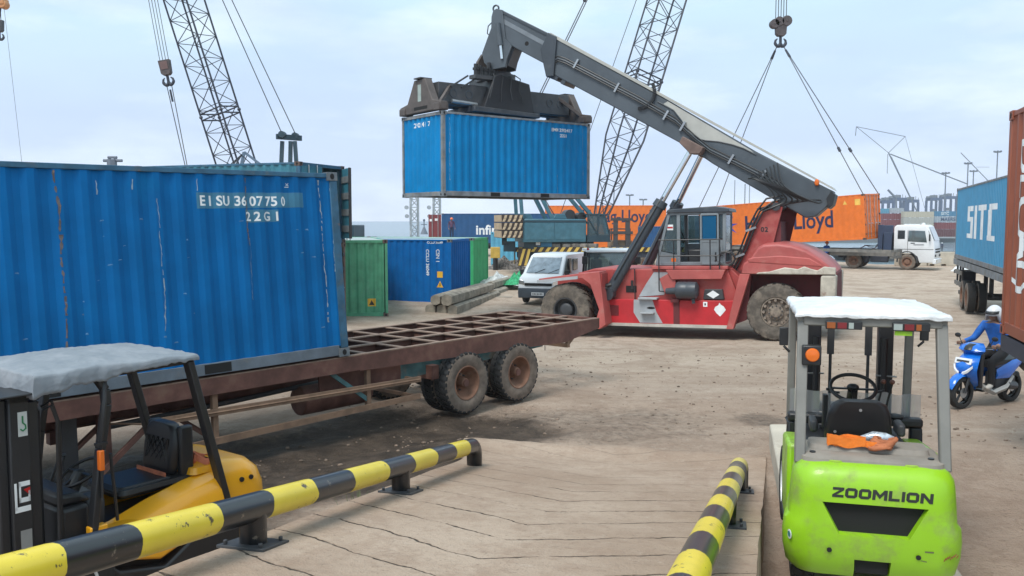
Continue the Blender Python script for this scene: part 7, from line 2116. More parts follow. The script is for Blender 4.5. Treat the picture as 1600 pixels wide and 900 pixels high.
# ================================================================== PEOPLE
def person(label, joints, bones, colors, loc, rot, head=None, helmet=None, group=None, radii=None, fingers=(), face=True):
    """one continuous body grown over a skeleton; colours follow the nearest bone"""
    me = bpy.data.meshes.new('person')
    names = list(joints)
    me.from_pydata([joints[n] for n in names], [(names.index(a), names.index(b_)) for a, b_, _, _ in bones], [])
    o = bpy.data.objects.new('person', me); COL.objects.link(o)
    sk = o.modifiers.new('skin', 'SKIN')
    o.modifiers.new('subsurf', 'SUBSURF').levels = 1
    layer = me.skin_vertices[0] if me.skin_vertices else None
    if layer is None:
        bm = bmesh.new(); bm.from_mesh(me); bm.verts.layers.skin.verify(); bm.to_mesh(me); bm.free(); layer = me.skin_vertices[0]
    rad = {}
    for a, b_, ra, rb_ in bones:
        rad[a] = max(rad.get(a, 0), ra); rad[b_] = max(rad.get(b_, 0), rb_)
    for i, n in enumerate(names):
        r = rad.get(n, .05)
        if radii and n in radii: r = radii[n]
        layer.data[i].radius = r if isinstance(r, tuple) else (r, r)
        layer.data[i].use_root = (n == 'pelvis')
    bpy.context.view_layer.update()
    ev = bpy.data.meshes.new_from_object(o.evaluated_get(bpy.context.evaluated_depsgraph_get()))
    bpy.data.objects.remove(o)
    V_ = [v.co.copy() for v in ev.vertices]; F_ = [tuple(p.vertices) for p in ev.polygons]
    mats = []
    def mi(m):
        if m not in mats: mats.append(m)
        return mats.index(m)
    def near(c):
        best, bd = None, 1e9
        for a, b_, _, _ in bones:
            A, B = Vector(joints[a]), Vector(joints[b_]); ab = B - A
            t = max(0, min(1, (c - A).dot(ab) / max(1e-9, ab.length_squared)))
            d = (c - A - ab * t).length
            if d < bd: bd, best = d, (a, b_)
        return best
    b = MB()
    b.v = [tuple(v) for v in V_]
    for f in F_:
        c = sum((V_[i] for i in f), Vector()) / len(f)
        b.f.append(list(f)); b.m.append(mi(colors[near(c)]))
    sk_m = mi(M_skin)
    if head:
        hc, fwd = Vector(head[0]), Vector(head[1]).normalized(); up = Vector((0, 0, 1)); sd = up.cross(fwd)
        h = MB(); h.ball((0, 0, 0), (.088, .074, .112), 14)
        vs = []
        for v in h.v:
            x, y, z = v
            k = 1 - .22 * max(0, -z / .112) ** 1.5      # narrower jaw
            vs.append(hc + fwd * (x * k + (.012 if x > 0 and z < 0 else 0)) + sd * (y * k) + up * z)
        b.add(vs, h.f, sk_m)
        if face:
            dk = mi(M_black)
            n_ = hc + fwd * .088 + up * -.015
            b.add([n_ + up * .03, n_ + sd * .014 - up * .012, n_ - sd * .014 - up * .012, n_ + fwd * .022 - up * .008], [(0, 1, 3), (0, 3, 2), (1, 2, 3)], sk_m)
            for s_ in (-1, 1):
                q = MB(); q.ball((0, 0, 0), (.006, .012, .006), 6); e = hc + fwd * .080 + sd * (.03 * s_) + up * .012
                b.add([e + fwd * v[0] + sd * v[1] + up * v[2] for v in q.v], q.f, dk)
                q = MB(); q.ball((0, 0, 0), (.018, .008, .028), 6); e = hc + sd * (.074 * s_)
                b.add([e + fwd * v[0] + sd * v[1] + up * v[2] for v in q.v], q.f, sk_m)
            q = MB(); q.ball((0, 0, 0), (.006, .022, .006), 6); e = hc + fwd * .078 - up * .052
            b.add([e + fwd * v[0] + sd * v[1] + up * v[2] for v in q.v], q.f, mi(mat('lips', (.2, .09, .07), .5)))
    for pts in fingers: b.tube(pts, [.0085] * (len(pts) - 1) + [.007], 5, sk_m)
    body = b.build('person', mats, None, smooth=60)
    body.location = loc; body.rotation_euler = rot
    tag(body, label, 'person', group)
    if helmet:
        kind, hm, pm = helmet
        q = MB(); n = 16; rows = 6
        ring = []
        for j in range(rows + 1):
            t = R(92) * j / rows
            ring.append([hc + fwd * (.128 * sin(t) * cos(2 * pi * k / n) - .008) + sd * (.112 * sin(t) * sin(2 * pi * k / n)) + up * (.135 * cos(t) + .012) for k in range(n)])
        if kind == 'moto': ring.append([hc + fwd * ((.125 if cos(2 * pi * k / n) < .55 else .11) * cos(2 * pi * k / n) - .012) + sd * (.112 * sin(2 * pi * k / n)) + up * (-.10 if cos(2 * pi * k / n) < .5 else .0) for k in range(n)])
        q.loft(ring, 0, caps=False)
        if kind == 'hard': q.loft([[hc + fwd * (.125 * cos(2 * pi * k / n)) + sd * (.112 * sin(2 * pi * k / n)) + up * .012 for k in range(n)], [hc + fwd * ((.175 if cos(2 * pi * k / n) > .3 else .14) * cos(2 * pi * k / n)) + sd * (.125 * sin(2 * pi * k / n)) + up * .004 for k in range(n)]], 0, caps=False)
        hl = q.build('helmet', [hm], body, smooth=60)
        so = hl.modifiers.new('thickness', 'SOLIDIFY'); so.thickness = .014; so.offset = 1
        if kind == 'moto':
            q = MB()
            rr_ = [[hc + fwd * (.135 * cos(a) - .004) + sd * (.122 * sin(a)) + up * z for a in [R(-70 + 14 * k) for k in range(11)]] for z in (.075, .03)]
            rr_[1] = [p + fwd * .03 for p in rr_[1]]
            for i in range(10): q.add([rr_[0][i], rr_[0][i + 1], rr_[1][i + 1], rr_[1][i]], [(0, 1, 2, 3)])
            vz = q.build('visor', pm, hl, smooth=60); so = vz.modifiers.new('thickness', 'SOLIDIFY'); so.thickness = .006
    return body

C_navy = mat('navy_cloth', (.02, .03, .075), .85, var=.15, vs=9)
C_blue = mat('blue_overall_cloth', (.012, .11, .42), .8, var=.2, vs=8, bump=.9, bs=9)
C_black = mat('black_cloth', (.012, .012, .014), .85, var=.15, vs=9)
C_grey = mat('grey_cloth', (.12, .12, .13), .85, var=.15)
C_shoe = mat('pale_shoe', (.42, .40, .36), .7)
C_wine = mat('purple_cloth', (.10, .05, .10), .85)
def standing(label, loc, face_dir, shirt, trousers, helmet=None, group=None, arms=None, h=1.70):
    s = h / 1.70
    J = dict(pelvis=(0, 0, .93), waist=(0, 0, 1.08), chest=(.01, 0, 1.30), neck=(0, 0, 1.46), skull=(.01, 0, 1.55),
             hipl=(0, .09, .90), kneel=(.03, .10, .50), anklel=(0, .10, .09), toel=(.14, .12, .045),
             hipr=(0, -.09, .90), kneer=(.03, -.10, .50), ankler=(0, -.10, .09), toer=(.14, -.12, .045),
             shl=(0, .19, 1.40), ell=(-.02, .25, 1.12), wrl=(.10, .26, .90), hal=(.15, .25, .82),
             shr=(0, -.19, 1.40), elr=(-.02, -.25, 1.12), wrr=(.10, -.26, .90), har=(.15, -.25, .82))
    if arms: J.update(arms)
    J = {k: tuple(c * s for c in v) for k, v in J.items()}
    B = [('pelvis', 'waist', .14, .125), ('waist', 'chest', .125, .15), ('chest', 'neck', .15, .055), ('neck', 'skull', .055, .05)]
    col = {('pelvis', 'waist'): shirt, ('waist', 'chest'): shirt, ('chest', 'neck'): shirt, ('neck', 'skull'): M_skin}
    F = []
    for e in 'lr':
        B += [('pelvis', 'hip' + e, .12, .10), ('hip' + e, 'knee' + e, .10, .065), ('knee' + e, 'ankle' + e, .065, .042), ('ankle' + e, 'toe' + e, .045, .035),
              ('chest', 'sh' + e, .1, .065), ('sh' + e, 'el' + e, .065, .045), ('el' + e, 'wr' + e, .045, .032), ('wr' + e, 'ha' + e, .03, .028)]
        for a, b_, m in (('pelvis', 'hip' + e, trousers), ('hip' + e, 'knee' + e, trousers), ('knee' + e, 'ankle' + e, trousers), ('ankle' + e, 'toe' + e, C_black), ('chest', 'sh' + e, shirt), ('sh' + e, 'el' + e, shirt), ('el' + e, 'wr' + e, shirt), ('wr' + e, 'ha' + e, M_skin)): col[(a, b_)] = m
        hnd = Vector(J['ha' + e]); d = (hnd - Vector(J['wr' + e])).normalized(); sd = d.cross(Vector((0, 1, 0))).normalized(); sy = 1 if e == 'l' else -1
        for k, ln in enumerate((.07, .08, .075, .06)):
            p = hnd + sd * (.018 * (k - 1.5)); F.append([p, p + d * ln * .5, p + d * ln + Vector((0, -sy * .02, 0))])
        F.append([hnd + sd * .02 - d * .02, hnd + sd * .05, hnd + sd * .055 + d * .035])
    rot = (0, 0, atan2(face_dir[1], face_dir[0]))
    return person(label, J, B, col, loc, rot, head=((.02 * s, 0, 1.59 * s), (1, 0, 0)), helmet=helmet, group=group, fingers=F)

M_hor = mat('orange_helmet', (.75, .16, .05), .35); M_hwh = mat('white_helmet', (.75, .76, .78), .3); M_hgr = mat('grey_helmet', (.62, .62, .64), .3, var=.1)
standing('person in an orange helmet and dark purple shirt before the navy container', (-4.78, 68.5, 1.62), (.3, -1), C_wine, C_navy, ('hard', M_hor, None))
wb = MB(); wb.bx(-6.0, -3.4, 67.8, 69.3, 1.35, 1.61)
for x in (-5.8, -3.6):
    for y in (67.95, 69.15): wb.bx(x - .06, x + .06, y - .06, y + .06, 0, 1.35)
tag(wb.build('work_platform', M_dark, bevel=.02), 'steel work platform under the person in the orange helmet', 'platform')
standing('person in a blue shirt and orange helmet standing beside the chassis behind the reach stacker', (20.75, 57.0, .02), (.4, -1), C_blue, C_navy, ('hard', M_hor, None))
standing('person in a white helmet standing on the barge beyond the quay', (93.5, 188.0, -3.55), (-.2, -1), C_navy, C_black, ('hard', M_hwh, None), h=1.9)

# ================================================================== SCOOTER AND RIDER
SC_O = Vector((7.44, 14.15, gz(7.44, 14.15))); SC_R = (0, 0, atan2(-.46, -.89))
sc = thing('motor_scooter', 'bright blue motor scooter ridden towards the lime forklift', 'scooter', SC_O, SC_R)
SBL = mat('scooter_blue', (.006, .15, .62), .22, var=.04, coat=.5)
SGR = mat('scooter_grey_plastic', (.30, .29, .27), .4, dirt=(.35, .3, .25), dirt_amt=.3)
SBK = mat('scooter_black_plastic', (.015, .015, .017), .4)
for x, r, w in ((0, .275, .12), (-1.28, .275, .14)):
    b = MB(); b.lathe(tyre_profile(r, w, .19), (x, 0, r), (0, 1, 0), 28); ty = b.build('wheel', M_rubber, sc, smooth=50)
    b = MB(); b.tube([(x + .187 * cos(2 * pi * k / 24), 0, r + .187 * sin(2 * pi * k / 24)) for k in range(24)], .014, 6, closed=True); b.cyl((x, -.05, r), (x, .05, r), .04, None, 12)
    for k in range(5):
        a = 2 * pi * k / 5 + .3; b.beam((x, 0, r), (x + .18 * cos(a), 0, r + .18 * sin(a)), .03, .022)
    b.build('rim', SBK, ty); b = MB(); b.cyl((x, .05, r), (x, .056, r), .085, None, 20); b.build('brake_disc', M_steel, ty)
b = MB()
for sy in (-1, 1): b.cyl((0, sy * .075, .275), (-.15, sy * .07, .68), .024, None, 8)
b.build('front_fork', SBK, sc)
b = MB(); rings = []
for k in range(9):
    a = R(20 + 150 * k / 8); c = Vector((.0 + .315 * cos(a), 0, .275 + .315 * sin(a))); w = .075 if 0 < k < 8 else .05
    rings.append([c + Vector((0, -w, -.03)), c + Vector((.0, -w * .6, .012)), c + Vector((0, w * .6, .012)), c + Vector((0, w, -.03)), c + Vector((0, 0, -.012))])
b.loft(rings); b.build('front_mudguard', SBL, sc, smooth=60)
# front apron: a swept blue shield with inset lamps
def secs(lst): return [[Vector((x, -w, z)), Vector((x + d, -w * .55, z)), Vector((x + d * 1.25, 0, z)), Vector((x + d, w * .55, z)), Vector((x, w, z)), Vector((x - .05, w * .8, z)), Vector((x - .05, -w * .8, z))] for x, w, z, d in lst]
b = MB(); b.loft(secs([(-.30, .10, .36, .05), (-.20, .15, .50, .10), (-.12, .19, .64, .13), (-.13, .20, .74, .13), (-.20, .18, .84, .10), (-.27, .15, .92, .06)])); ap_ = b.build('front_apron', SBL, sc, smooth=60)
b = MB()
for sy in (-1, 1):
    b.loft([[Vector((.015, sy * .02, .56)), Vector((.02, sy * .03, .60)), Vector((-.0, sy * .03, .63))], [Vector((-.01, sy * .12, .62)), Vector((-.005, sy * .12, .66)), Vector((-.03, sy * .12, .69))], [Vector((-.06, sy * .175, .70)), Vector((-.06, sy * .17, .73)), Vector((-.08, sy * .16, .74))]])
b.xform(Matrix.Translation((.028, 0, 0))); b.build('headlamp', M_white, ap_)
b = MB(); b.box((-.035, 0, .80), (.012, .30, .10), rot=Euler((0, R(-18), 0))); np_ = b.build('number_plate', M_white, sc, bevel=.006)
b = MB(); b.box((-.027, 0, .80), (.004, .22, .035), rot=Euler((0, R(-18), 0))); b.build('plate_marks', M_dark, np_)
b = MB(); b.loft(secs([(-.26, .16, .90, .05), (-.24, .24, .97, .10), (-.27, .22, 1.04, .09), (-.34, .13, 1.08, .05)])); hc_ = b.build('handlebar_cowl', SBL, sc, smooth=60)
b = MB(); b.loft(secs([(-.215, .11, .985, .10), (-.245, .105, 1.04, .09), (-.30, .08, 1.075, .06)])); b.build('dash_visor', SBK, hc_, smooth=60)
for sy in (-1, 1):
    b = MB(); b.cyl((-.33, sy * .20, 1.02), (-.40, sy * .37, 1.03), .017, None, 8); b.build('grip', SBK, sc)
    b = MB(); b.tube([(-.33, sy * .24, 1.04), (-.34, sy * .30, 1.15)], .007, 5); b.ball((-.34, sy * .33, 1.18), (.015, .06, .04), 10); b.build('mirror', SBK, sc)
    b = MB(); b.tube([(-.30, sy * .20, 1.0), (-.28, sy * .34, 1.02)], .006, 5); b.build('brake_lever', M_steel, sc)
    b = MB(); b.loft([[Vector((-.36, sy * .13, .30)), Vector((-.36, sy * .17, .36)), Vector((-.36, sy * .12, .42))], [Vector((-.62, sy * .17, .20)), Vector((-.62, sy * .20, .25)), Vector((-.62, sy * .16, .29))], [Vector((-.95, sy * .17, .26)), Vector((-.95, sy * .20, .31)), Vector((-.95, sy * .16, .36))], [Vector((-1.18, sy * .13, .42)), Vector((-1.18, sy * .15, .47)), Vector((-1.18, sy * .12, .50))]]); b.build('lower_fairing', SGR, sc, smooth=60)
    b = MB(); b.loft([[Vector((-.72, sy * .12, .46)), Vector((-.72, sy * .16, .52)), Vector((-.72, sy * .13, .62))], [Vector((-1.05, sy * .15, .46)), Vector((-1.05, sy * .20, .60)), Vector((-1.05, sy * .15, .74))], [Vector((-1.45, sy * .09, .66)), Vector((-1.45, sy * .13, .76)), Vector((-1.45, sy * .10, .84))], [Vector((-1.65, sy * .03, .82)), Vector((-1.65, sy * .05, .86)), Vector((-1.65, sy * .03, .88))]]); b.build('side_fairing', SBL, sc, smooth=60)
b = MB(); b.bx(-.75, -.36, -.14, .14, .27, .31); b.build('floorboard', SBK, sc, bevel=.01)
b = MB(); b.prism([(-.28, .36), (-.36, .32), (-.40, .9), (-.30, .95)], -.14, .14, 'y'); b.build('leg_shield', SBK, sc, bevel=.02)
b = MB(); b.loft([[Vector((x, -w, z - h)), Vector((x, -w, z - .02)), Vector((x, 0, z)), Vector((x, w, z - .02)), Vector((x, w, z - h))] for x, w, z, h in ((-.66, .09, .76, .12), (-.80, .13, .785, .09), (-1.15, .14, .79, .08), (-1.30, .13, .83, .08), (-1.52, .09, .86, .06))]); b.build('seat', M_black, sc, smooth=50)
b = MB(); b.bx(-1.30, -.75, -.10, .10, .26, .56); b.cyl((-1.28, .11, .30), (-1.0, .13, .34), .07, None, 10); b.build('engine', M_dark, sc, bevel=.03)
b = MB(); b.cyl((-1.75, -.17, .42), (-1.2, -.15, .32), .055, .045, 12); b.build('exhaust', SBK, sc)
b = MB(); b.prism([(-1.5, .68), (-1.8, .48), (-1.82, .50), (-1.52, .74)], -.08, .08, 'y'); b.build('rear_mudguard', SBK, sc)
b = MB(); b.tube([(-1.35, -.12, .84), (-1.68, -.10, .92), (-1.72, 0, .93), (-1.68, .10, .92), (-1.35, .12, .84)], .012, 6); b.build('grab_rail', SBK, sc)

J = dict(pelvis=(-.98, 0, .90), waist=(-.98, 0, 1.05), chest=(-.88, 0, 1.26), neck=(-.82, 0, 1.40), skull=(-.80, 0, 1.47),
         hipl=(-.96, .10, .88), kneel=(-.52, .17, .78), anklel=(-.56, .15, .36), toel=(-.40, .17, .33),
         hipr=(-.96, -.10, .88), kneer=(-.52, -.17, .78), ankler=(-.56, -.15, .36), toer=(-.40, -.17, .33),
         shl=(-.84, .20, 1.35), ell=(-.74, .31, 1.10), wrl=(-.47, .31, 1.06), hal=(-.40, .31, 1.05),
         shr=(-.84, -.20, 1.35), elr=(-.74, -.31, 1.10), wrr=(-.47, -.31, 1.06), har=(-.40, -.31, 1.05))
B = [('pelvis', 'waist', .15, .14), ('waist', 'chest', .14, .165), ('chest', 'neck', .165, .06), ('neck', 'skull', .06, .055)]
col = {('pelvis', 'waist'): C_blue, ('waist', 'chest'): C_blue, ('chest', 'neck'): C_blue, ('neck', 'skull'): M_skin}
F = []
for e in 'lr':
    sy = 1 if e == 'l' else -1
    B += [('pelvis', 'hip' + e, .13, .105), ('hip' + e, 'knee' + e, .105, .07), ('knee' + e, 'ankle' + e, .07, .045), ('ankle' + e, 'toe' + e, .052, .042), ('chest', 'sh' + e, .1, .078), ('sh' + e, 'el' + e, .078, .058), ('el' + e, 'wr' + e, .058, .042), ('wr' + e, 'ha' + e, .032, .030)]
    for a, b_, m in (('pelvis', 'hip' + e, C_black), ('hip' + e, 'knee' + e, C_black), ('knee' + e, 'ankle' + e, C_black), ('ankle' + e, 'toe' + e, C_shoe), ('chest', 'sh' + e, C_blue), ('sh' + e, 'el' + e, C_blue), ('el' + e, 'wr' + e, C_blue), ('wr' + e, 'ha' + e, M_skin)): col[(a, b_)] = m
    for k, ln in enumerate((.9, 1.0, .95, .8)):
        c = Vector((-.385 + .006 * k, sy * (.275 + .022 * k), 1.06))
        F.append([c + Vector((0, 0, .012)), c + Vector((.035 * ln, 0, .0)), c + Vector((.03 * ln, 0, -.035)), c + Vector((-.0, 0, -.045))])
    F.append([Vector((-.41, sy * .275, 1.05)), Vector((-.39, sy * .25, 1.03)), Vector((-.36, sy * .245, 1.01))])
person('person in a blue jacket, dark trousers and grey helmet riding the blue scooter', J, B, col, SC_O, SC_R, head=((-.785, 0, 1.535), (.96, .1, -.12)), helmet=('moto', M_hgr, SBK), fingers=F)

# ================================================================== VANS AND TRUCKS
def body_loft(b, prof, hw, tuck=.06, roof_tuck=.10, zt=1.0, mi=0):
    rings = []
    zmax = max(p[1] for p in prof)
    for y, t in ((-hw, 1.0), (-hw + tuck, .0), (hw - tuck, 0.0), (hw, 1.0)):
        rings.append([Vector((x * (1 - .012 * t), (abs(y) - (roof_tuck * max(0, (z - zt) / max(.01, zmax - zt)))) * (1 if y > 0 else -1), z - (.02 * t if z > zmax - .02 else 0))) for x, z in prof])
    b.loft(rings, mi)
VANW = mat('van_white', (.72, .74, .76), .3, var=.03, coat=.3)
VBMP = mat('van_bumper_grey', (.06, .075, .095), .5)
M_wsc = mat('sky_tint_windscreen', (.22, .27, .32), .1, var=.25, vs=5, coat=.6)  # bluish reflection put into the opaque windscreen colour
M_wdk = mat('dark_window', (.02, .025, .03), .08, coat=.5)
yv = atan2(-.93, -.36)
vx, vy = 1.72, 34.8
van = thing('van', 'small white van facing the camera behind the front wheel of the reach stacker', 'van', (vx, vy, gz(vx, vy)), (0, 0, yv))
b = MB(); body_loft(b, [(-2.0, .38), (-2.02, 1.1), (-1.95, 1.80), (-1.75, 1.90), (.55, 1.92), (.80, 1.84), (1.52, 1.16), (1.86, 1.02), (1.98, .80), (2.0, .38)], .83, .05, .12, 1.05)
vb = b.build('body', VANW, van, bevel=.04)
b = MB(); body_loft(b, [(1.75, .25), (1.75, .62), (2.035, .64), (2.06, .45), (2.03, .25)], .82, .05, 0, 3); bp_ = b.build('bumper', VBMP, van, bevel=.03)
b = MB(); b.add([(1.50 + .02, -.66, 1.20), (1.50 + .02, .66, 1.20), (.86 + .02, .60, 1.80), (.86 + .02, -.60, 1.80)], [(0, 1, 2, 3)]); ws = b.build('windscreen', M_wsc, vb, smooth=0)
b = MB(); b.add([(.90, -.58, 1.765), (.90, .58, 1.765), (.885, .58, 1.80), (.885, -.58, 1.80)], [(0, 1, 2, 3)]); b.xform(Matrix.Translation((.012, 0, .008))); b.build('sun_strip', M_lettering, ws, smooth=0)
b = MB()
for s_ in (-.3, .25): b.beam((1.545, s_, 1.19), (1.38, s_ + .38, 1.35), .015, .015)
b.build('wiper', M_black, ws)
b = MB(); b.bx(1.96, 2.012, -.55, .55, .73, .83); b.build('grille', M_void, vb)
for sy in (-1, 1):
    b = MB(); b.prism([(sy * .56, .74), (sy * .80, .78), (sy * .80, .95), (sy * .58, .90)], 1.86, 1.985, 'x'); b.build('headlamp', M_chrome, vb, bevel=.01)
    b = MB(); b.prism([(1.32, 1.16), (.78, 1.74), (.35, 1.74), (.35, 1.16)], *sorted((sy * .79, sy * .818)), 'y'); b.build('window', M_wdk, vb)
    b = MB(); b.bx(-.55, .05, *sorted((sy * .77, sy * .808)), 1.24, 1.70); b.build('window', M_wdk, vb, bevel=.01)
    b = MB(); b.box((1.25, sy * .93, 1.2), (.08, .16, .22)); b.build('mirror', M_black, van, bevel=.02)
    for x in (1.30, -1.35): wheel('wheel', (x, sy * .74, .29), (0, sy, 0), .29, .17, .18, M_rubber, M_rubber, M_steel, van, 'dish', 18, False, 5, n=22)
b = MB(); b.bx(2.06, 2.07, -.25, .25, .36, .48); pl_ = b.build('number_plate', M_white, bp_)
b = MB()
for k in range(7): b.bx(2.071, 2.074, -.2 + k * .06, -.165 + k * .06, .385, .455)
b.build('plate_marks', M_dark, pl_)
b = MB(); b.ball((1.93, 0, .93), (.02, .07, .035), 10); b.build('badge', M_chrome, vb)

# red light truck with a white cab roof behind the mudguard
yk = atan2(-1, .05)
px_, py_ = 3.75, 34.0
pk = thing('light_truck', 'red light truck with a white roof facing the camera behind the reach stacker', 'truck', (px_, py_, gz(px_, py_)), (0, 0, yk))
b = MB(); body_loft(b, [(-.9, .5), (-.9, 1.15), (.95, 1.15), (1.1, .95), (1.12, .45), (.6, .4)], .92, .05, 0, 3); pb = b.build('body', RED, pk, bevel=.03)
b = MB()
for sy in (-1, 1):
    b.beam((.95, sy * .86, 1.15), (.62, sy * .80, 2.08), .07, .07); b.beam((-.7, sy * .86, 1.15), (-.62, sy * .80, 2.08), .08, .08); b.beam((0, sy * .86, 1.15), (0, sy * .80, 2.08), .07, .05)
b.beam((.95, -.86, 1.16), (.95, .86, 1.16), .08, .07); b.beam((-.7, -.86, 1.16), (-.7, .86, 1.16), .08, .07)
b.build('cab_frame', M_black, pk)
b = MB(); body_loft(b, [(-.80, 2.04), (-.78, 2.16), (.50, 2.20), (.72, 2.13), (.74, 2.03)], .90, .06, .0, 3); rf_ = b.build('cab_roof', VANW, pk, bevel=.03)
for sy in (-1, 1):
    b = MB(); b.ball((.68, sy * .86, 2.16), (.05, .06, .05), 8); b.build('roof_lamp', M_red_lens, rf_)
    b = MB(); b.box((1.0, sy * 1.02, 1.75), (.06, .22, .30)); b.build('mirror', M_black, pk, bevel=.05)
    for x in (.55, -2.2): wheel('wheel', (x, sy * .78, .33), (0, sy, 0), .33, .2, .19, M_rubber, TYRED, M_steel, pk, 'dish', 18, False, 6, n=22)
b = MB(); b.bx(.42, .46, -.75, .75, 1.92, 2.04); b.build('sun_blind', M_black, pk)
b = MB(); b.add([(.96, -.82, 1.19), (.96, .82, 1.19), (.65, .77, 2.05), (.65, -.77, 2.05)], [(0, 1, 2, 3)]); b.build('windscreen', M_tint, pk, smooth=0)
b = MB(); b.add([(-.7, -.82, 1.19), (-.7, .82, 1.19), (-.62, .77, 2.03), (-.62, -.77, 2.03)], [(0, 1, 2, 3)]); b.build('rear_window', M_tint, pk, smooth=0)
for sy in (-1, 1):
    b = MB(); b.bx(-.3, -.12, sy * .4 - .22, sy * .4 + .22, 1.1, 1.72); b.bx(-.27, -.17, sy * .4 - .1, sy * .4 + .1, 1.72, 1.92); b.build('seat', M_dark, pk, bevel=.04)
    b = MB(); b.bx(1.08, 1.13, sy * .62 - .14, sy * .62 + .14, .72, .88); b.build('headlamp', M_chrome, pb)
b = MB(); b.bx(-3.2, -.95, -.9, .9, .62, 1.05); b.build('load_bed', RED, pk, bevel=.02)
b = MB(); b.tube([(.55 - .05 * cos(2 * pi * k / 16), .4 + .17 * cos(2 * pi * k / 16), 1.32 + .15 * sin(2 * pi * k / 16)) for k in range(16)], .015, 6, closed=True); b.build('steering_wheel', M_black, pk)

# white road tractor (x forward, y away from the camera)
tk = thing('tractor_truck', 'white cab road tractor parked in front of the hanging orange container', 'truck', (24.87, 54.4, 0), (0, 0, R(-34)))
b = MB()
rings = []
cp = [(-.80, .95), (-.82, 2.70), (-.66, 2.84), (.98, 2.85), (1.16, 2.74), (1.50, 1.85), (1.58, 1.05), (1.56, .50), (.72, .48), (.60, .86), (.32, 1.06), (-.28, 1.06)]
for y, t in ((.03, 1), (.10, 0), (2.30, 0), (2.37, 1)):
    rings.append([Vector((x * (1 - .01 * t), y + (.06 * (1 if y < 1 else -1) * max(0, (z - 1.9))), z - (.03 * t if z > 2.6 else 0))) for x, z in cp])
b.loft(rings)
tcab = b.build('cab', VANW, tk, bevel=.035)
c1 = MB(); c1.prism([(.02, 1.80), (1.12, 1.74), (.98, 2.48), (.04, 2.50)], -.3, 2.7, 'y'); c2 = MB(); c2.bx(-.60, -.16, -.3, 2.7, 1.95, 2.50); c3 = MB(); c3.bx(-.70, 1.2, .15, 2.25, 1.4, 2.6)
cs = [c.build('cutter', VANW, None, smooth=0) for c in (c1, c2, c3)]
for c in cs: c.parent = tk
bool_cut(tcab, cs)
b = MB(); b.prism([(.04, 1.82), (1.10, 1.76), (.97, 2.46), (.06, 2.48)], .085, .095, 'y'); b.build('window', M_tint, tcab, smooth=0)
b = MB(); b.bx(-.58, -.18, .085, .095, 1.97, 2.48); b.build('window', M_wdk, tcab, smooth=0)
b = MB(); b.bx(-.60, 1.15, .16, 2.24, 1.36, 1.42); b.bx(-.62, -.4, .3, 1.0, 1.42, 2.2); b.bx(.9, 1.3, .2, 2.2, 1.42, 1.72); b.build('cab_interior', M_dark, tcab)
b = MB(); b.add([(1.535, .2, 1.88), (1.535, 2.2, 1.88), (1.195, 2.12, 2.70), (1.195, .28, 2.70)], [(0, 1, 2, 3)]); b.build('windscreen', M_wsc, tcab, smooth=0)
b = MB(); b.bx(1.575, 1.60, .35, 2.05, 1.10, 1.20); b.bx(1.575, 1.60, .35, 2.05, 1.28, 1.36); b.build('grille', M_void, tcab)
b = MB(); b.bx(1.45, 1.66, .03, 2.37, .42, .72); tb_ = b.build('bumper', VANW, tk, bevel=.03)
for y in (.12, 1.9):
    b = MB(); b.bx(1.655, 1.67, y, y + .38, .52, .66); b.build('headlamp', M_chrome, tb_)
    b = MB(); b.bx(1.59, 1.62, y, y + .3, .85, 1.0); b.build('side_lamp', M_dark, tcab)
b = MB(); b.bx(.0, .02, .026, .04, 1.08, 2.5); b.bx(-.8, 1.5, .026, .036, 1.30, 1.33); b.bx(.18, .42, .02, .04, 1.68, 1.73); b.build('door_seam', M_dark, tcab)
b = MB(); b.bx(.35, .95, .024, .034, 1.58, 1.64); b.build('faded_marking', M_steel, tcab)
b = MB(); b.box((1.28, -.10, 2.05), (.08, .12, .42)); b.cyl((1.2, -.05, 2.5), (1.28, -.1, 2.2), .015, None, 6); b.build('mirror', M_black, tk, bevel=.02)
b = MB(); b.bx(.7, .9, .5, .8, 2.86, 2.93); b.cyl((.8, .65, 2.93), (.8, .65, 2.98), .07, None, 10); b.bx(-.3, .6, .5, .55, 2.86, 2.9); b.build('roof_beacon', M_lettering, tk)
b = MB(); b.tube([(.58 * cos(R(a)) + .0, .06, .55 + .62 * sin(R(a))) for a in range(-10, 200, 15)], .05, 6); b.build('wheel_arch', M_dark, tcab)
b = MB(); b.bx(-1.45, -.95, .15, 2.25, .95, 2.35); b.bx(-1.80, -1.5, .2, .5, 1.05, 2.85); b.bx(-1.5, -.9, .2, .4, 2.2, 2.82); b.build('air_intake_stack', mat('dark_blue_stack', (.03, .05, .10), .5), tk, bevel=.02)
b = MB(); b.bx(-4.3, 1.2, .62, .78, .68, .95); b.bx(-4.3, 1.2, 1.62, 1.78, .68, .95); b.bx(-4.2, -4.0, .62, 1.78, .7, .93); b.build('chassis', TRB, tk)
b = MB(); b.bx(-2.2, -1.15, .1, .55, .45, .85); b.bx(-2.55, -2.3, .12, .5, .4, .95); b.build('fuel_tank', TRB, tk, bevel=.05)
b = MB(); b.prism([(-3.9, .98), (-2.6, .98), (-2.9, 1.1), (-3.6, 1.1)], .7, 1.7, 'y'); b.build('fifth_wheel', M_dark, tk)
b = MB(); b.tube([(-3.22 + .66 * cos(R(a)), .30, .50 + .62 * sin(R(a))) for a in range(-5, 186, 14)], .07, 6); b.bx(-3.9, -2.55, .1, .5, 1.08, 1.12); b.build('mudguard', TRB, tk)
for k in range(3):
    b = MB(); b.tube([(-1.5, .8 + .2 * k, 1.9), (-2.1, .8 + .2 * k, 1.3 + .1 * k), (-2.7, .9 + .2 * k, 1.5), (-3.0, .9 + .1 * k, 1.3)], .022, 6); b.build('air_hose', SBK if k else mat('red_hose', (.3, .05, .04), .6), tk)
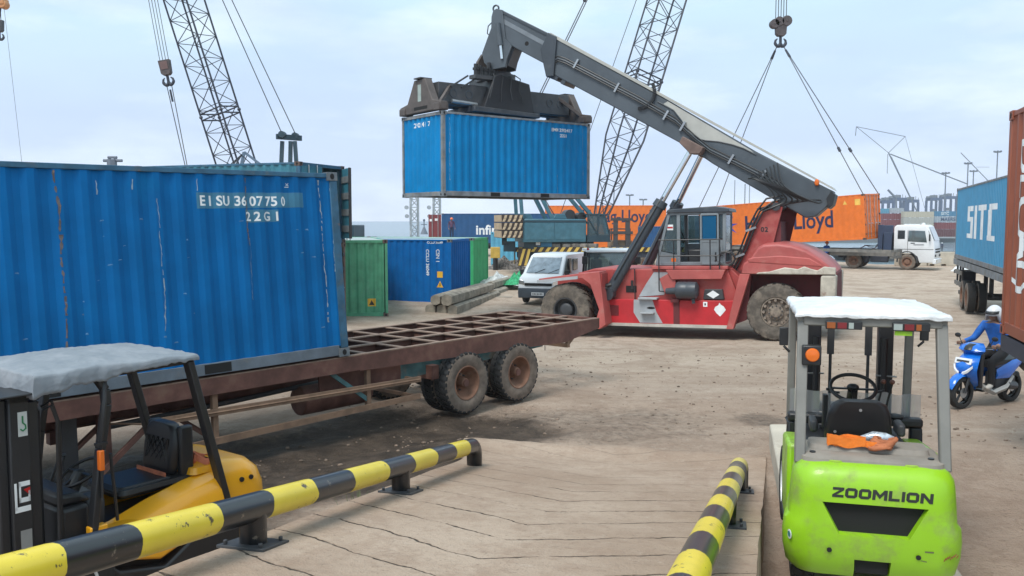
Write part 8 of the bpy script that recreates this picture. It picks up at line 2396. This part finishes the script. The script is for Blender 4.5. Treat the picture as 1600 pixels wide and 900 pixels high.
for x in (0.0, -3.22):
    for y, sy in ((.17, -1), (2.23, 1)):
        wheel('wheel', (x, y, .51), (0, sy, 0), .51, .28, .29, TYRED, TYRED, RIMD, tk, 'dish' if x < -1 else 'drum', 20, False, 8, n=24)
        if x < -1: wheel('wheel', (x, y - sy * .32, .51), (0, sy, 0), .51, .28, .29, M_rubber, TYRED, RIMD, tk, 'dish', 20, False, 8, n=24)
    b = MB(); b.cyl((x, .2, .51), (x, 2.2, .51), .07, None, 8); b.build('axle', M_dark, tk)
# its driver, seen through the side window
Mt = Matrix.Translation((24.87, 54.4, 0)) @ Matrix.Rotation(R(-34), 4, 'Z')
J = dict(pelvis=(0, 0, .10), waist=(0, 0, .25), chest=(.02, 0, .46), neck=(.03, 0, .60), skull=(.04, 0, .67), shl=(.02, .18, .55), ell=(.12, .24, .32), wrl=(.34, .20, .40), hal=(.40, .18, .42), shr=(.02, -.18, .55), elr=(.10, -.28, .36), wrr=(.30, -.30, .42), har=(.37, -.30, .43),
         hipl=(.05, .1, .08), kneel=(.45, .12, .10), hipr=(.05, -.1, .08), kneer=(.45, -.12, .10), anklel=(.52, .12, -.25), ankler=(.52, -.12, -.25))
B = [('pelvis', 'waist', .14, .13), ('waist', 'chest', .13, .15), ('chest', 'neck', .15, .055), ('neck', 'skull', .055, .05)]
col = {('pelvis', 'waist'): C_wine, ('waist', 'chest'): C_wine, ('chest', 'neck'): C_wine, ('neck', 'skull'): M_skin}
for e in 'lr':
    B += [('pelvis', 'hip' + e, .12, .1), ('hip' + e, 'knee' + e, .1, .065), ('knee' + e, 'ankle' + e, .065, .045), ('chest', 'sh' + e, .1, .07), ('sh' + e, 'el' + e, .07, .05), ('el' + e, 'wr' + e, .045, .033), ('wr' + e, 'ha' + e, .03, .028)]
    for a, b_, m in (('pelvis', 'hip' + e, C_black), ('hip' + e, 'knee' + e, C_black), ('knee' + e, 'ankle' + e, C_black), ('chest', 'sh' + e, C_wine), ('sh' + e, 'el' + e, C_wine), ('el' + e, 'wr' + e, M_skin), ('wr' + e, 'ha' + e, M_skin)): col[(a, b_)] = m
person('person in a dark shirt driving the white road tractor', J, B, col, Mt @ Vector((.22, .55, 1.62)), (0, 0, R(-34)), head=((.06, 0, .76), (1, -.2, 0)))

# ================================================================== THINGS LYING ON THE YARD
LOG = mat('weathered_grey_timber', (0.27, 0.235, 0.19), 0.9, var=.3, vs=3, streak=(.14, .12, .10), streak_amt=.5, dirt=(.36, .32, .26), dirt_amt=.4, ds=4, bump=.4, bs=14)
def log_at(p0, p1, r, label, sq=.0):
    p0, p1 = Vector(p0), Vector(p1)
    d = (p1 - p0).normalized(); u = d.cross(Vector((0, 0, 1))).normalized(); v = u.cross(d)
    b = MB(); n = 10; rings = []
    for k in range(9):
        c = p0.lerp(p1, k / 8) - p0
        rr_ = r * (1 - .12 * k / 8) * (.93 if k in (0, 8) else 1)
        ring = []
        for q in range(n):
            a = 2 * pi * q / n; kx = 1 / max(abs(cos(a)), abs(sin(a))) ** .55
            jit = 1 + .07 * mnoise.noise(Vector((k * .7 + p0.x * 5, q, p0.z * 9)))
            ring.append(c + (u * cos(a) + v * sin(a)) * rr_ * kx * jit)
        rings.append(ring)
    b.loft(rings); o = b.build('timber_beam', LOG, None, smooth=45); o.location = p0
    return tag(o, label, 'timber beam', 'pile of grey timber beams')
ld = Vector((.22, .975, 0)).normalized(); ln_ = Vector((-ld.y, ld.x, 0))
l0 = Vector((-2.1, 30.2, -.24))
specs = [(0, 0, .2, 6.6, .2, 'grey timber beam at the near bottom of the pile before the deep blue container'),
         (.12, .42, .2, 6.4, .2, 'grey timber beam in the middle of the bottom row of the timber pile'),
         (.1, .84, .2, 6.6, .2, 'grey timber beam at the far bottom of the timber pile'),
         (-.15, .16, .57, 6.2, .21, 'thick grey timber beam on top of the pile, nearest the trailer'),
         (-.05, .60, .56, 6.4, .19, 'grey timber beam on top of the pile, behind the thick top one'),
         (6.9, .2, .20, 4.6, .2, 'long grey timber beam reaching from the pile to the white van'),
         (7.0, .65, .20, 4.8, .2, 'grey timber beam lying behind the long one by the white van'),
         (7.1, .42, .55, 4.4, .18, 'grey timber beam laid on the two beams by the white van')]
for a, c, z, Lg, r, lab in specs:
    p = l0 + ld * a + ln_ * c + Vector((0, 0, z)); log_at(p, p + ld * Lg, r, lab)
b = MB(); b.box((0, 0, 0), (.5, 1.3, .34)); o_ = b.build('timber_block', LOG, None, bevel=.03); o_.location = l0 + ld * 5.9 + ln_ * -.2 + Vector((0, 0, .02)); o_.rotation_euler = (0, 0, atan2(ld.y, ld.x))
tag(o_, 'short grey timber block under the end of the thick top beam', 'timber block')
# bent steel plate
b = MB(); vs = []
for i in range(12):
    x = -1.4 + 2.8 * i / 11
    z = .05 + .16 * (abs(x + .3) / 1.4) ** 2.2 * (1 if x < 0 else .4)
    for y in (-.75, .75): vs.append((x, y, z + .02 * y))
b.add(vs, [(2 * i, 2 * i + 2, 2 * i + 3, 2 * i + 1) for i in range(11)])
o_ = b.build('steel_plate', mat('dull_steel_plate', (.24, .22, .195), .6, .2, dirt=(.3, .25, .2), dirt_amt=.5), smooth=60); so = o_.modifiers.new('thickness', 'SOLIDIFY'); so.thickness = .03
o_.location = (.55, 27.2, gz(.55, 27.2) + .03); o_.rotation_euler = (0, 0, R(20)); tag(o_, 'bent grey steel plate lying on the dirt in front of the timber pile', 'steel plate')
for i, (x, y, l, a, lab) in enumerate(((1.2, 29.3, 2.6, 36, 'thin rusty bar lying near the white van'), (-2.9, 25.6, 2.2, 4, 'thin dark bar lying in front of the deep blue container'))):
    b = MB(); b.beam((-l / 2, 0, 0), (l / 2, 0, 0), .09, .07); o_ = b.build('steel_bar', RUSTM, None, bevel=.01); o_.location = (x, y, gz(x, y) + .04); o_.rotation_euler = (0, 0, R(a)); tag(o_, lab, 'steel bar')
# green net heaped on the beams
def heap(name, label, cat, c, size, m, seed, n=18):
    b = MB(); vs = []
    for j in range(n + 1):
        for i in range(n + 1):
            x, y = (i / n - .5) * 2, (j / n - .5) * 2; d = min(1, sqrt(x * x + y * y))
            h = (1 - d * d) * (.6 + .7 * mnoise.noise(Vector((x * 2.2, y * 2.2, seed))) + .35 * mnoise.noise(Vector((x * 6, y * 6, seed))))
            vs.append((x * size[0], y * size[1], max(0, h) * size[2] - .03))
    b.add(vs, [(j * (n + 1) + i, j * (n + 1) + i + 1, (j + 1) * (n + 1) + i + 1, (j + 1) * (n + 1) + i) for j in range(n) for i in range(n)])
    o = b.build(name, m, smooth=50); o.location = c; return tag(o, label, cat)
heap('net_heap', 'bright green net heaped on the timber beams beside the white van', 'net', (.55, 39.5, .25), (1.0, .7, .75), mat('green_net', (.03, .30, .13), .8, var=.5, vs=9, spots=(.4, .5, .45), spots_amt=.3), 4)
heap('tarp_heap', 'pale crumpled sheet beside the green net on the timber beams', 'sheet', (-.6, 41.0, .1), (1.1, .7, .6), mat('pale_sheet', (.45, .46, .46), .7, var=.4, vs=6), 6)
heap('rubble_heap', 'dark rubble and scrap heaped before the pale blue container', 'rubble', (-.35, 55.5, 0), (1.5, .8, 1.0), mat('scrap', (.14, .125, .115), .9, var=.7, vs=9), 8)
heap('white_sack', 'white sack lying on the ground in front of the white road tractor', 'sack', (27.9, 53.4, 0), (.8, .4, .5), M_white, 11)
# yellow-topped posts by the pale blue container
for x, lab in ((-1.05, 'yellow and black post beside the bright green container'), (1.35, 'yellow and black post between the pale blue container and the crane truck')):
    t = thing('bollard', lab, 'post', (x, 54.5, 0), group='yellow and black posts')
    b = MB(); b.cyl((0, 0, 0), (0, 0, .75), .16, None, 12); b.build('base', M_black, t); b = MB(); b.bx(-.3, .3, -.14, .14, .75, 1.45); b.build('board', STRY, t, bevel=.02)

# low forklift-like machine in front of the lower orange container
fk = thing('forklift', 'small dark forklift far off in front of the lower orange container', 'forklift', (10.0, 79.0, 0))
for sx in (-.55, .55):
    b = MB(); b.bx(sx - .2, sx + .2, -.2, .2, .2, 3.3); b.build('mast_upright', M_dark, fk)
for z in (.6, 1.9, 3.1):
    b = MB(); b.bx(-1.0, 1.0, -.25, .25, z, z + .25); b.build('mast_crossbar', M_dark, fk)
b = MB(); b.bx(-1.0, 1.0, .3, 2.6, .4, 1.3); b.build('body', mat('far_machine', (.2, .15, .1), .6), fk, bevel=.05)
for sx in (-.85, .85):
    for y in (.7, 2.2):
        b = MB(); b.cyl((sx - .15, y, .4), (sx + .15, y, .4), .4, None, 14); b.build('wheel', M_rubber, fk)
b = MB(); b.bx(-.9, .9, .5, 2.0, 2.3, 2.4)
for sx in (-.85, .85):
    for y in (.55, 1.95): b.bx(sx - .05, sx + .05, y - .05, y + .05, 1.3, 2.3)
b.build('overhead_guard', M_dark, fk)

# quay parapet and blocks at the right
for i in range(5):
    x = 24.6 + i * 2.05
    b = MB(); b.prism([(-.98, 0), (-.9, 0), (-.9, .12), (-.55, .12), (-.55, 0), (-.1, 0), (-.1, .12), (.25, .12), (.25, 0), (.98, 0), (.98, .95), (-.98, .95)], -.35, .35, 'y')
    o_ = b.build('concrete_block', M_concpale, None, bevel=.02); o_.location = (x + 3.0, 59.8, 0)
    tag(o_, 'pale concrete block in the row along the quay edge beside the white road tractor', 'concrete block', 'row of concrete blocks along the quay')

# ================================================================== FAR SHORE
FARB = mat('far_blue_steel', (0.045, 0.075, 0.16), .7); FARG = mat('far_grey_steel', (0.14, 0.16, 0.2), .7)
def gantry_crane(label, x, y, z, w, h, d, group='gantry cranes on the far shore'):
    t = thing('gantry_crane', label, 'gantry crane', (x, y, z), group=group)
    for sx in (-1, 1):
        for sy in (-1, 1):
            b = MB(); b.bx(sx * w / 2 - .7, sx * w / 2 + .7, sy * d / 2 - .7, sy * d / 2 + .7, 0, h); b.build('leg', FARB, t)
        b = MB(); b.bx(sx * w / 2 - .5, sx * w / 2 + .5, -d / 2, d / 2, 1.0, 2.4); b.build('sill_beam', FARB, t)
    for sy in (-1, 1):
        b = MB(); b.bx(-w * .55, w * .55, sy * d / 2 - .8, sy * d / 2 + .8, h, h + 2.2); b.build('girder', FARB, t)
    b = MB(); b.bx(-w * .2, w * .1, -d / 2, d / 2, h + 2.2, h + 4.2); b.bx(-w * .55, -w * .45, -d / 2, d / 2, h + 2.2, h + 3.4); b.build('trolley', FARG, t)
    b = MB(); b.bx(-w * .15, w * .05, -2, 2, h * .62, h * .72); b.build('spreader', FARG, t)
    for k in range(5):
        b = MB(); xx = -w * .5 + w * .25 * k; b.bx(xx - .15, xx + .15, -d / 2, -d / 2 + .3, h + 2.2, h + 3.6 + (k % 2)); b.build('railing_post', FARG, t)
    return t
for i, (px, wd, sc_) in enumerate(((1381, 7.5, .90), (1399, 8.5, 1), (1420, 7.5, .95), (1456, 7.5, 1.03), (1478, 8.5, 1.10))):
    Z = 620 + 12 * i
    gantry_crane(('first', 'second', 'third', 'fourth', 'fifth')[i] + ' blue gantry crane from the left on the far shore, right of the orange container', (px - 800) / 1350 * Z, Z, -3.9, wd, 21.5 * sc_, 8)
def far_box(label, px0, px1, y0, y1, Z, m, txt=None, tm=None):
    x0, x1 = (px0 - 800) / 1350 * Z, (px1 - 800) / 1350 * Z
    z1, z0 = 3.1 + (345 - y0) / 1350 * Z, 3.1 + (345 - y1) / 1350 * Z
    b = MB(); w = x1 - x0
    n = max(4, int(w / .8)); pts = []
    for k in range(n):
        a = x0 + w * k / n; c = w / n
        pts += [(a, Z), (a + c * .3, Z), (a + c * .4, Z + .12), (a + c * .9, Z + .12)]
    pts += [(x1, Z), (x1, Z + 2.4), (x0, Z + 2.4)]
    b.prism(pts, z0 + .04, z1 - .04, 'z')
    o = b.build('shipping_container', m, None, smooth=0)
    tag(o, label, 'container', 'stacked containers on the far shore')
    if txt:
        q = flat_text(txt, (z1 - z0) * .8, ((x0 + w * .28), Z - .05, z0 + (z1 - z0) * .25), (1, 0, 0), (0, 0, 1), tm or M_lettering, o, bold=.03)
    return o
CREAMC = mat('cream_container', (.50, .44, .34), .6, var=.05); CREAMD = mat('grey_cream_container', (.42, .40, .36), .6, var=.05); GREYC = mat('grey_container', (.35, .39, .43), .6)
far_box('cream container on top of its stack behind the white road tractor', 1410, 1457, 330.5, 340, 340, CREAMC)
far_box('grey cream container under the top one behind the white road tractor', 1410, 1457, 340, 349.5, 340, CREAMD)
far_box('cream container third from the top behind the white road tractor', 1410, 1457, 349.5, 358, 340, CREAMC)
far_box('bluish container marked SITC on top of the right stack on the far shore', 1458, 1492.5, 330, 338, 342, mat('far_sitc_blue', (.06, .2, .33), .6), 'SITC')
far_box('grey container under the bluish marked one on the far shore', 1458, 1492.5, 338, 347.5, 342, GREYC, 'MAERSK', FARB)
far_box('maroon container under the grey marked one on the far shore', 1458, 1492.5, 347.5, 358, 342, MAROON)
far_box('dark maroon container at the bottom of the right stack on the far shore', 1458, 1492.5, 358, 370, 342, mat('dark_maroon', (.11, .025, .03), .6))
for i in range(4):
    far_box(('maroon container at the top', 'maroon container second from the top', 'maroon container third from the top', 'maroon container at the bottom')[i] + ' of the stack right of the orange container', 1376, 1409, 333 + i * 10 if i else 333.5, 343 + i * 10, 344, MAROON)
far_box('small bluish container on the maroon stack right of the orange container', 1373, 1387, 326, 334, 345, mat('far_pale_blue', (.09, .28, .4), .6))
far_box('pale grey container right of the maroon stack on the far shore', 1388, 1410, 325, 333, 346, GREYC)
# barge with rail in the basin
bg = thing('barge', 'low dark barge lying in the basin beyond the concrete blocks', 'barge', (95, 190, -5.5))
b = MB(); b.prism([(-22, .0), (30, .0), (31, 1.8), (-24, 1.8)], -5, 5, 'y'); b.build('hull', mat('dark_hull', (.04, .045, .05), .6), bg)
b = MB()
for k in range(20): b.cyl((-22 + k * 2.7, -4.8, 1.8), (-22 + k * 2.7, -4.8, 2.9), .05, None, 5)
b.cyl((-22, -4.8, 2.9), (30, -4.8, 2.9), .05, None, 5); b.build('rail', FARG, bg)
b = MB(); b.bx(4, 14, -3, 3, 1.8, 3.2); b.build('deck_house', FARG, bg)

# light masts
def light_mast(px, ytop, Z, label):
    x = (px - 800) / 1350 * Z; zt = 3.1 + (345 - ytop) / 1350 * Z
    t = thing('light_mast', label, 'light mast', (x, Z, -3.9), group='tall light masts beyond the water')
    s = Z / 300
    b = MB(); b.cyl((0, 0, 0), (0, 0, zt + 3.9), .30 * s, .18 * s, 8); b.build('pole', FARG, t)
    b = MB(); b.cyl((0, 0, zt + 3.4), (0, 0, zt + 3.9), 1.0 * s, 1.2 * s, 10); b.build('lamp_ring', FARG, t)
    for k in range(6):
        a = k * pi / 3; b = MB(); b.box((1.1 * s * cos(a), 1.1 * s * sin(a), zt + 3.9), (.5 * s, .5 * s, .5 * s)); b.build('floodlight', FARG, t)
for px, yt, Z, lab in ((1552, 238, 420, 'tallest light mast behind the sky blue container'), (1507, 256, 430, 'light mast just left of the tallest one'), (1473, 271, 470, 'light mast above the fourth gantry crane'),
                       (1516, 268, 520, 'thin light mast between the two tall ones'), (983, 305, 500, 'light mast above the orange container behind the crane'), (1004, 312, 520, 'shorter light mast beside the one above the orange container')):
    light_mast(px, yt, Z, lab)
# harbour crane with thin crossing jibs
def P4(px, py, Z): return Vector(((px - 800) / 1350 * Z, Z, 3.1 + (345 - py) / 1350 * Z))
def thin_crane(label, segs, Z, r=.35, base=None):
    o0 = P4(*base, Z); t = thing('harbour_crane', label, 'crane', o0)
    for k, (a, c, rr_, nm) in enumerate(segs):
        b = MB(); b.cyl(P4(*a, Z) - o0, P4(*c, Z) - o0, rr_ * .65, None, 6); b.build(nm, FARG, t)
    return t
thin_crane('hazy harbour crane with thin crossing jibs above the white road tractor', [((1383, 240), (1430, 330), .5, 'mast'), ((1387, 246), (1424, 318), .5, 'mast'), ((1383, 240), (1332, 200), .25, 'jib'), ((1332, 200), (1408, 215), .28, 'jib'), ((1408, 215), (1383, 240), .28, 'jib'),
            ((1386, 242), (1507, 288), .5, 'boom'), ((1408, 215), (1442, 325), .16, 'stay'), ((1382, 242), (1382, 272), .25, 'hook_line'), ((1332, 200), (1331, 214), .3, 'hook_line'), ((1430, 330), (1433, 365), 1.2, 'tower')], 480, base=(1433, 365))
thin_crane('faint crane jib behind the tallest light mast', [((1495, 240), (1538, 282), .4, 'jib'), ((1538, 282), (1542, 365), .7, 'tower'), ((1520, 262), (1540, 262), .2, 'stay')], 560, base=(1542, 365))
thin_crane('small dark crane jib beside the right end of the orange container', [((1384, 297), (1397, 310), .9, 'jib'), ((1397, 310), (1400, 362), .8, 'tower')], 470, base=(1400, 362))
thin_crane('faint tall masts seen under the boom of the reach stacker', [((1146, 282), (1146, 362), .3, 'mast'), ((1162, 288), (1162, 362), .4, 'mast'), ((1169, 288), (1169, 362), .3, 'mast')], 450, base=(1162, 362))
thin_crane('small crane head showing just above the royal blue container at the left', [((180, 250), (180, 330), 1.0, 'tower'), ((167, 252), (196, 252), .35, 'jib'), ((174, 247), (188, 247), .3, 'jib'), ((172, 253), (180, 246), .2, 'stay'), ((180, 246), (192, 253), .2, 'stay')], 120, base=(180, 372))
# pale lattice towers and a beacon at the left
for px, yt, w, lab in ((648, 312, 2.3, 'pale lattice tower left of the navy container'), (683, 315, 2.0, 'pale lattice tower directly above the maroon container')):
    Z = 150; o0 = P4(px, 372, Z)
    t = thing('lattice_tower', lab, 'tower', o0)
    lattice(t, (0, 0, 0), (0, 0, (372 - 300) / 1350 * Z), w * .55, R(15), 1.3, .1, .1, 1, r=.13, lr=.08, footw=1, m=mat('pale_tower', (.36, .38, .40), .6))
    for k, (dx, dz) in enumerate(((-.9, 3.8), (-.95, 5.3))):
        b = MB(); b.cyl((dx - .4, -.3, dz), (dx - .4, .3, dz), .35, None, 10); b.build('dish', mat('pale_tower', (.36, .38, .40), .6), t)
o0 = P4(663, 366, 120); t = thing('beacon', 'small pale beacon standing between the two lattice towers', 'beacon', o0)
b = MB(); b.cyl((0, 0, 0), (0, 0, 1.0), .55, .12, 8); b.build('cone', FARG, t); b = MB(); b.cyl((0, 0, 1.0), (0, 0, 1.9), .08, None, 6); b.bx(-.4, .4, -.05, .05, 1.3, 1.4); b.ball((0, 0, 1.95), .18, 8); b.build('lamp', FARG, t)
# far shore at the left behind the gap
tree = 0

# ================================================================== HAZE
hz = MB(); hz.bx(-700, 700, -45, 720, -9.5, 46)
hm = bpy.data.materials.new('haze'); hm.use_nodes = True
nt = hm.node_tree; nt.nodes.remove(nt.nodes['Principled BSDF'])
pv = nt.nodes.new('ShaderNodeVolumePrincipled')
pv.inputs['Color'].default_value = (.96, .98, 1.0, 1); pv.inputs['Density'].default_value = 0.00032; pv.inputs['Anisotropy'].default_value = .1
nt.links.new(pv.outputs[0], nt.nodes['Material Output'].inputs['Volume'])
tag(hz.build('haze', hm, smooth=0), kind='stuff')
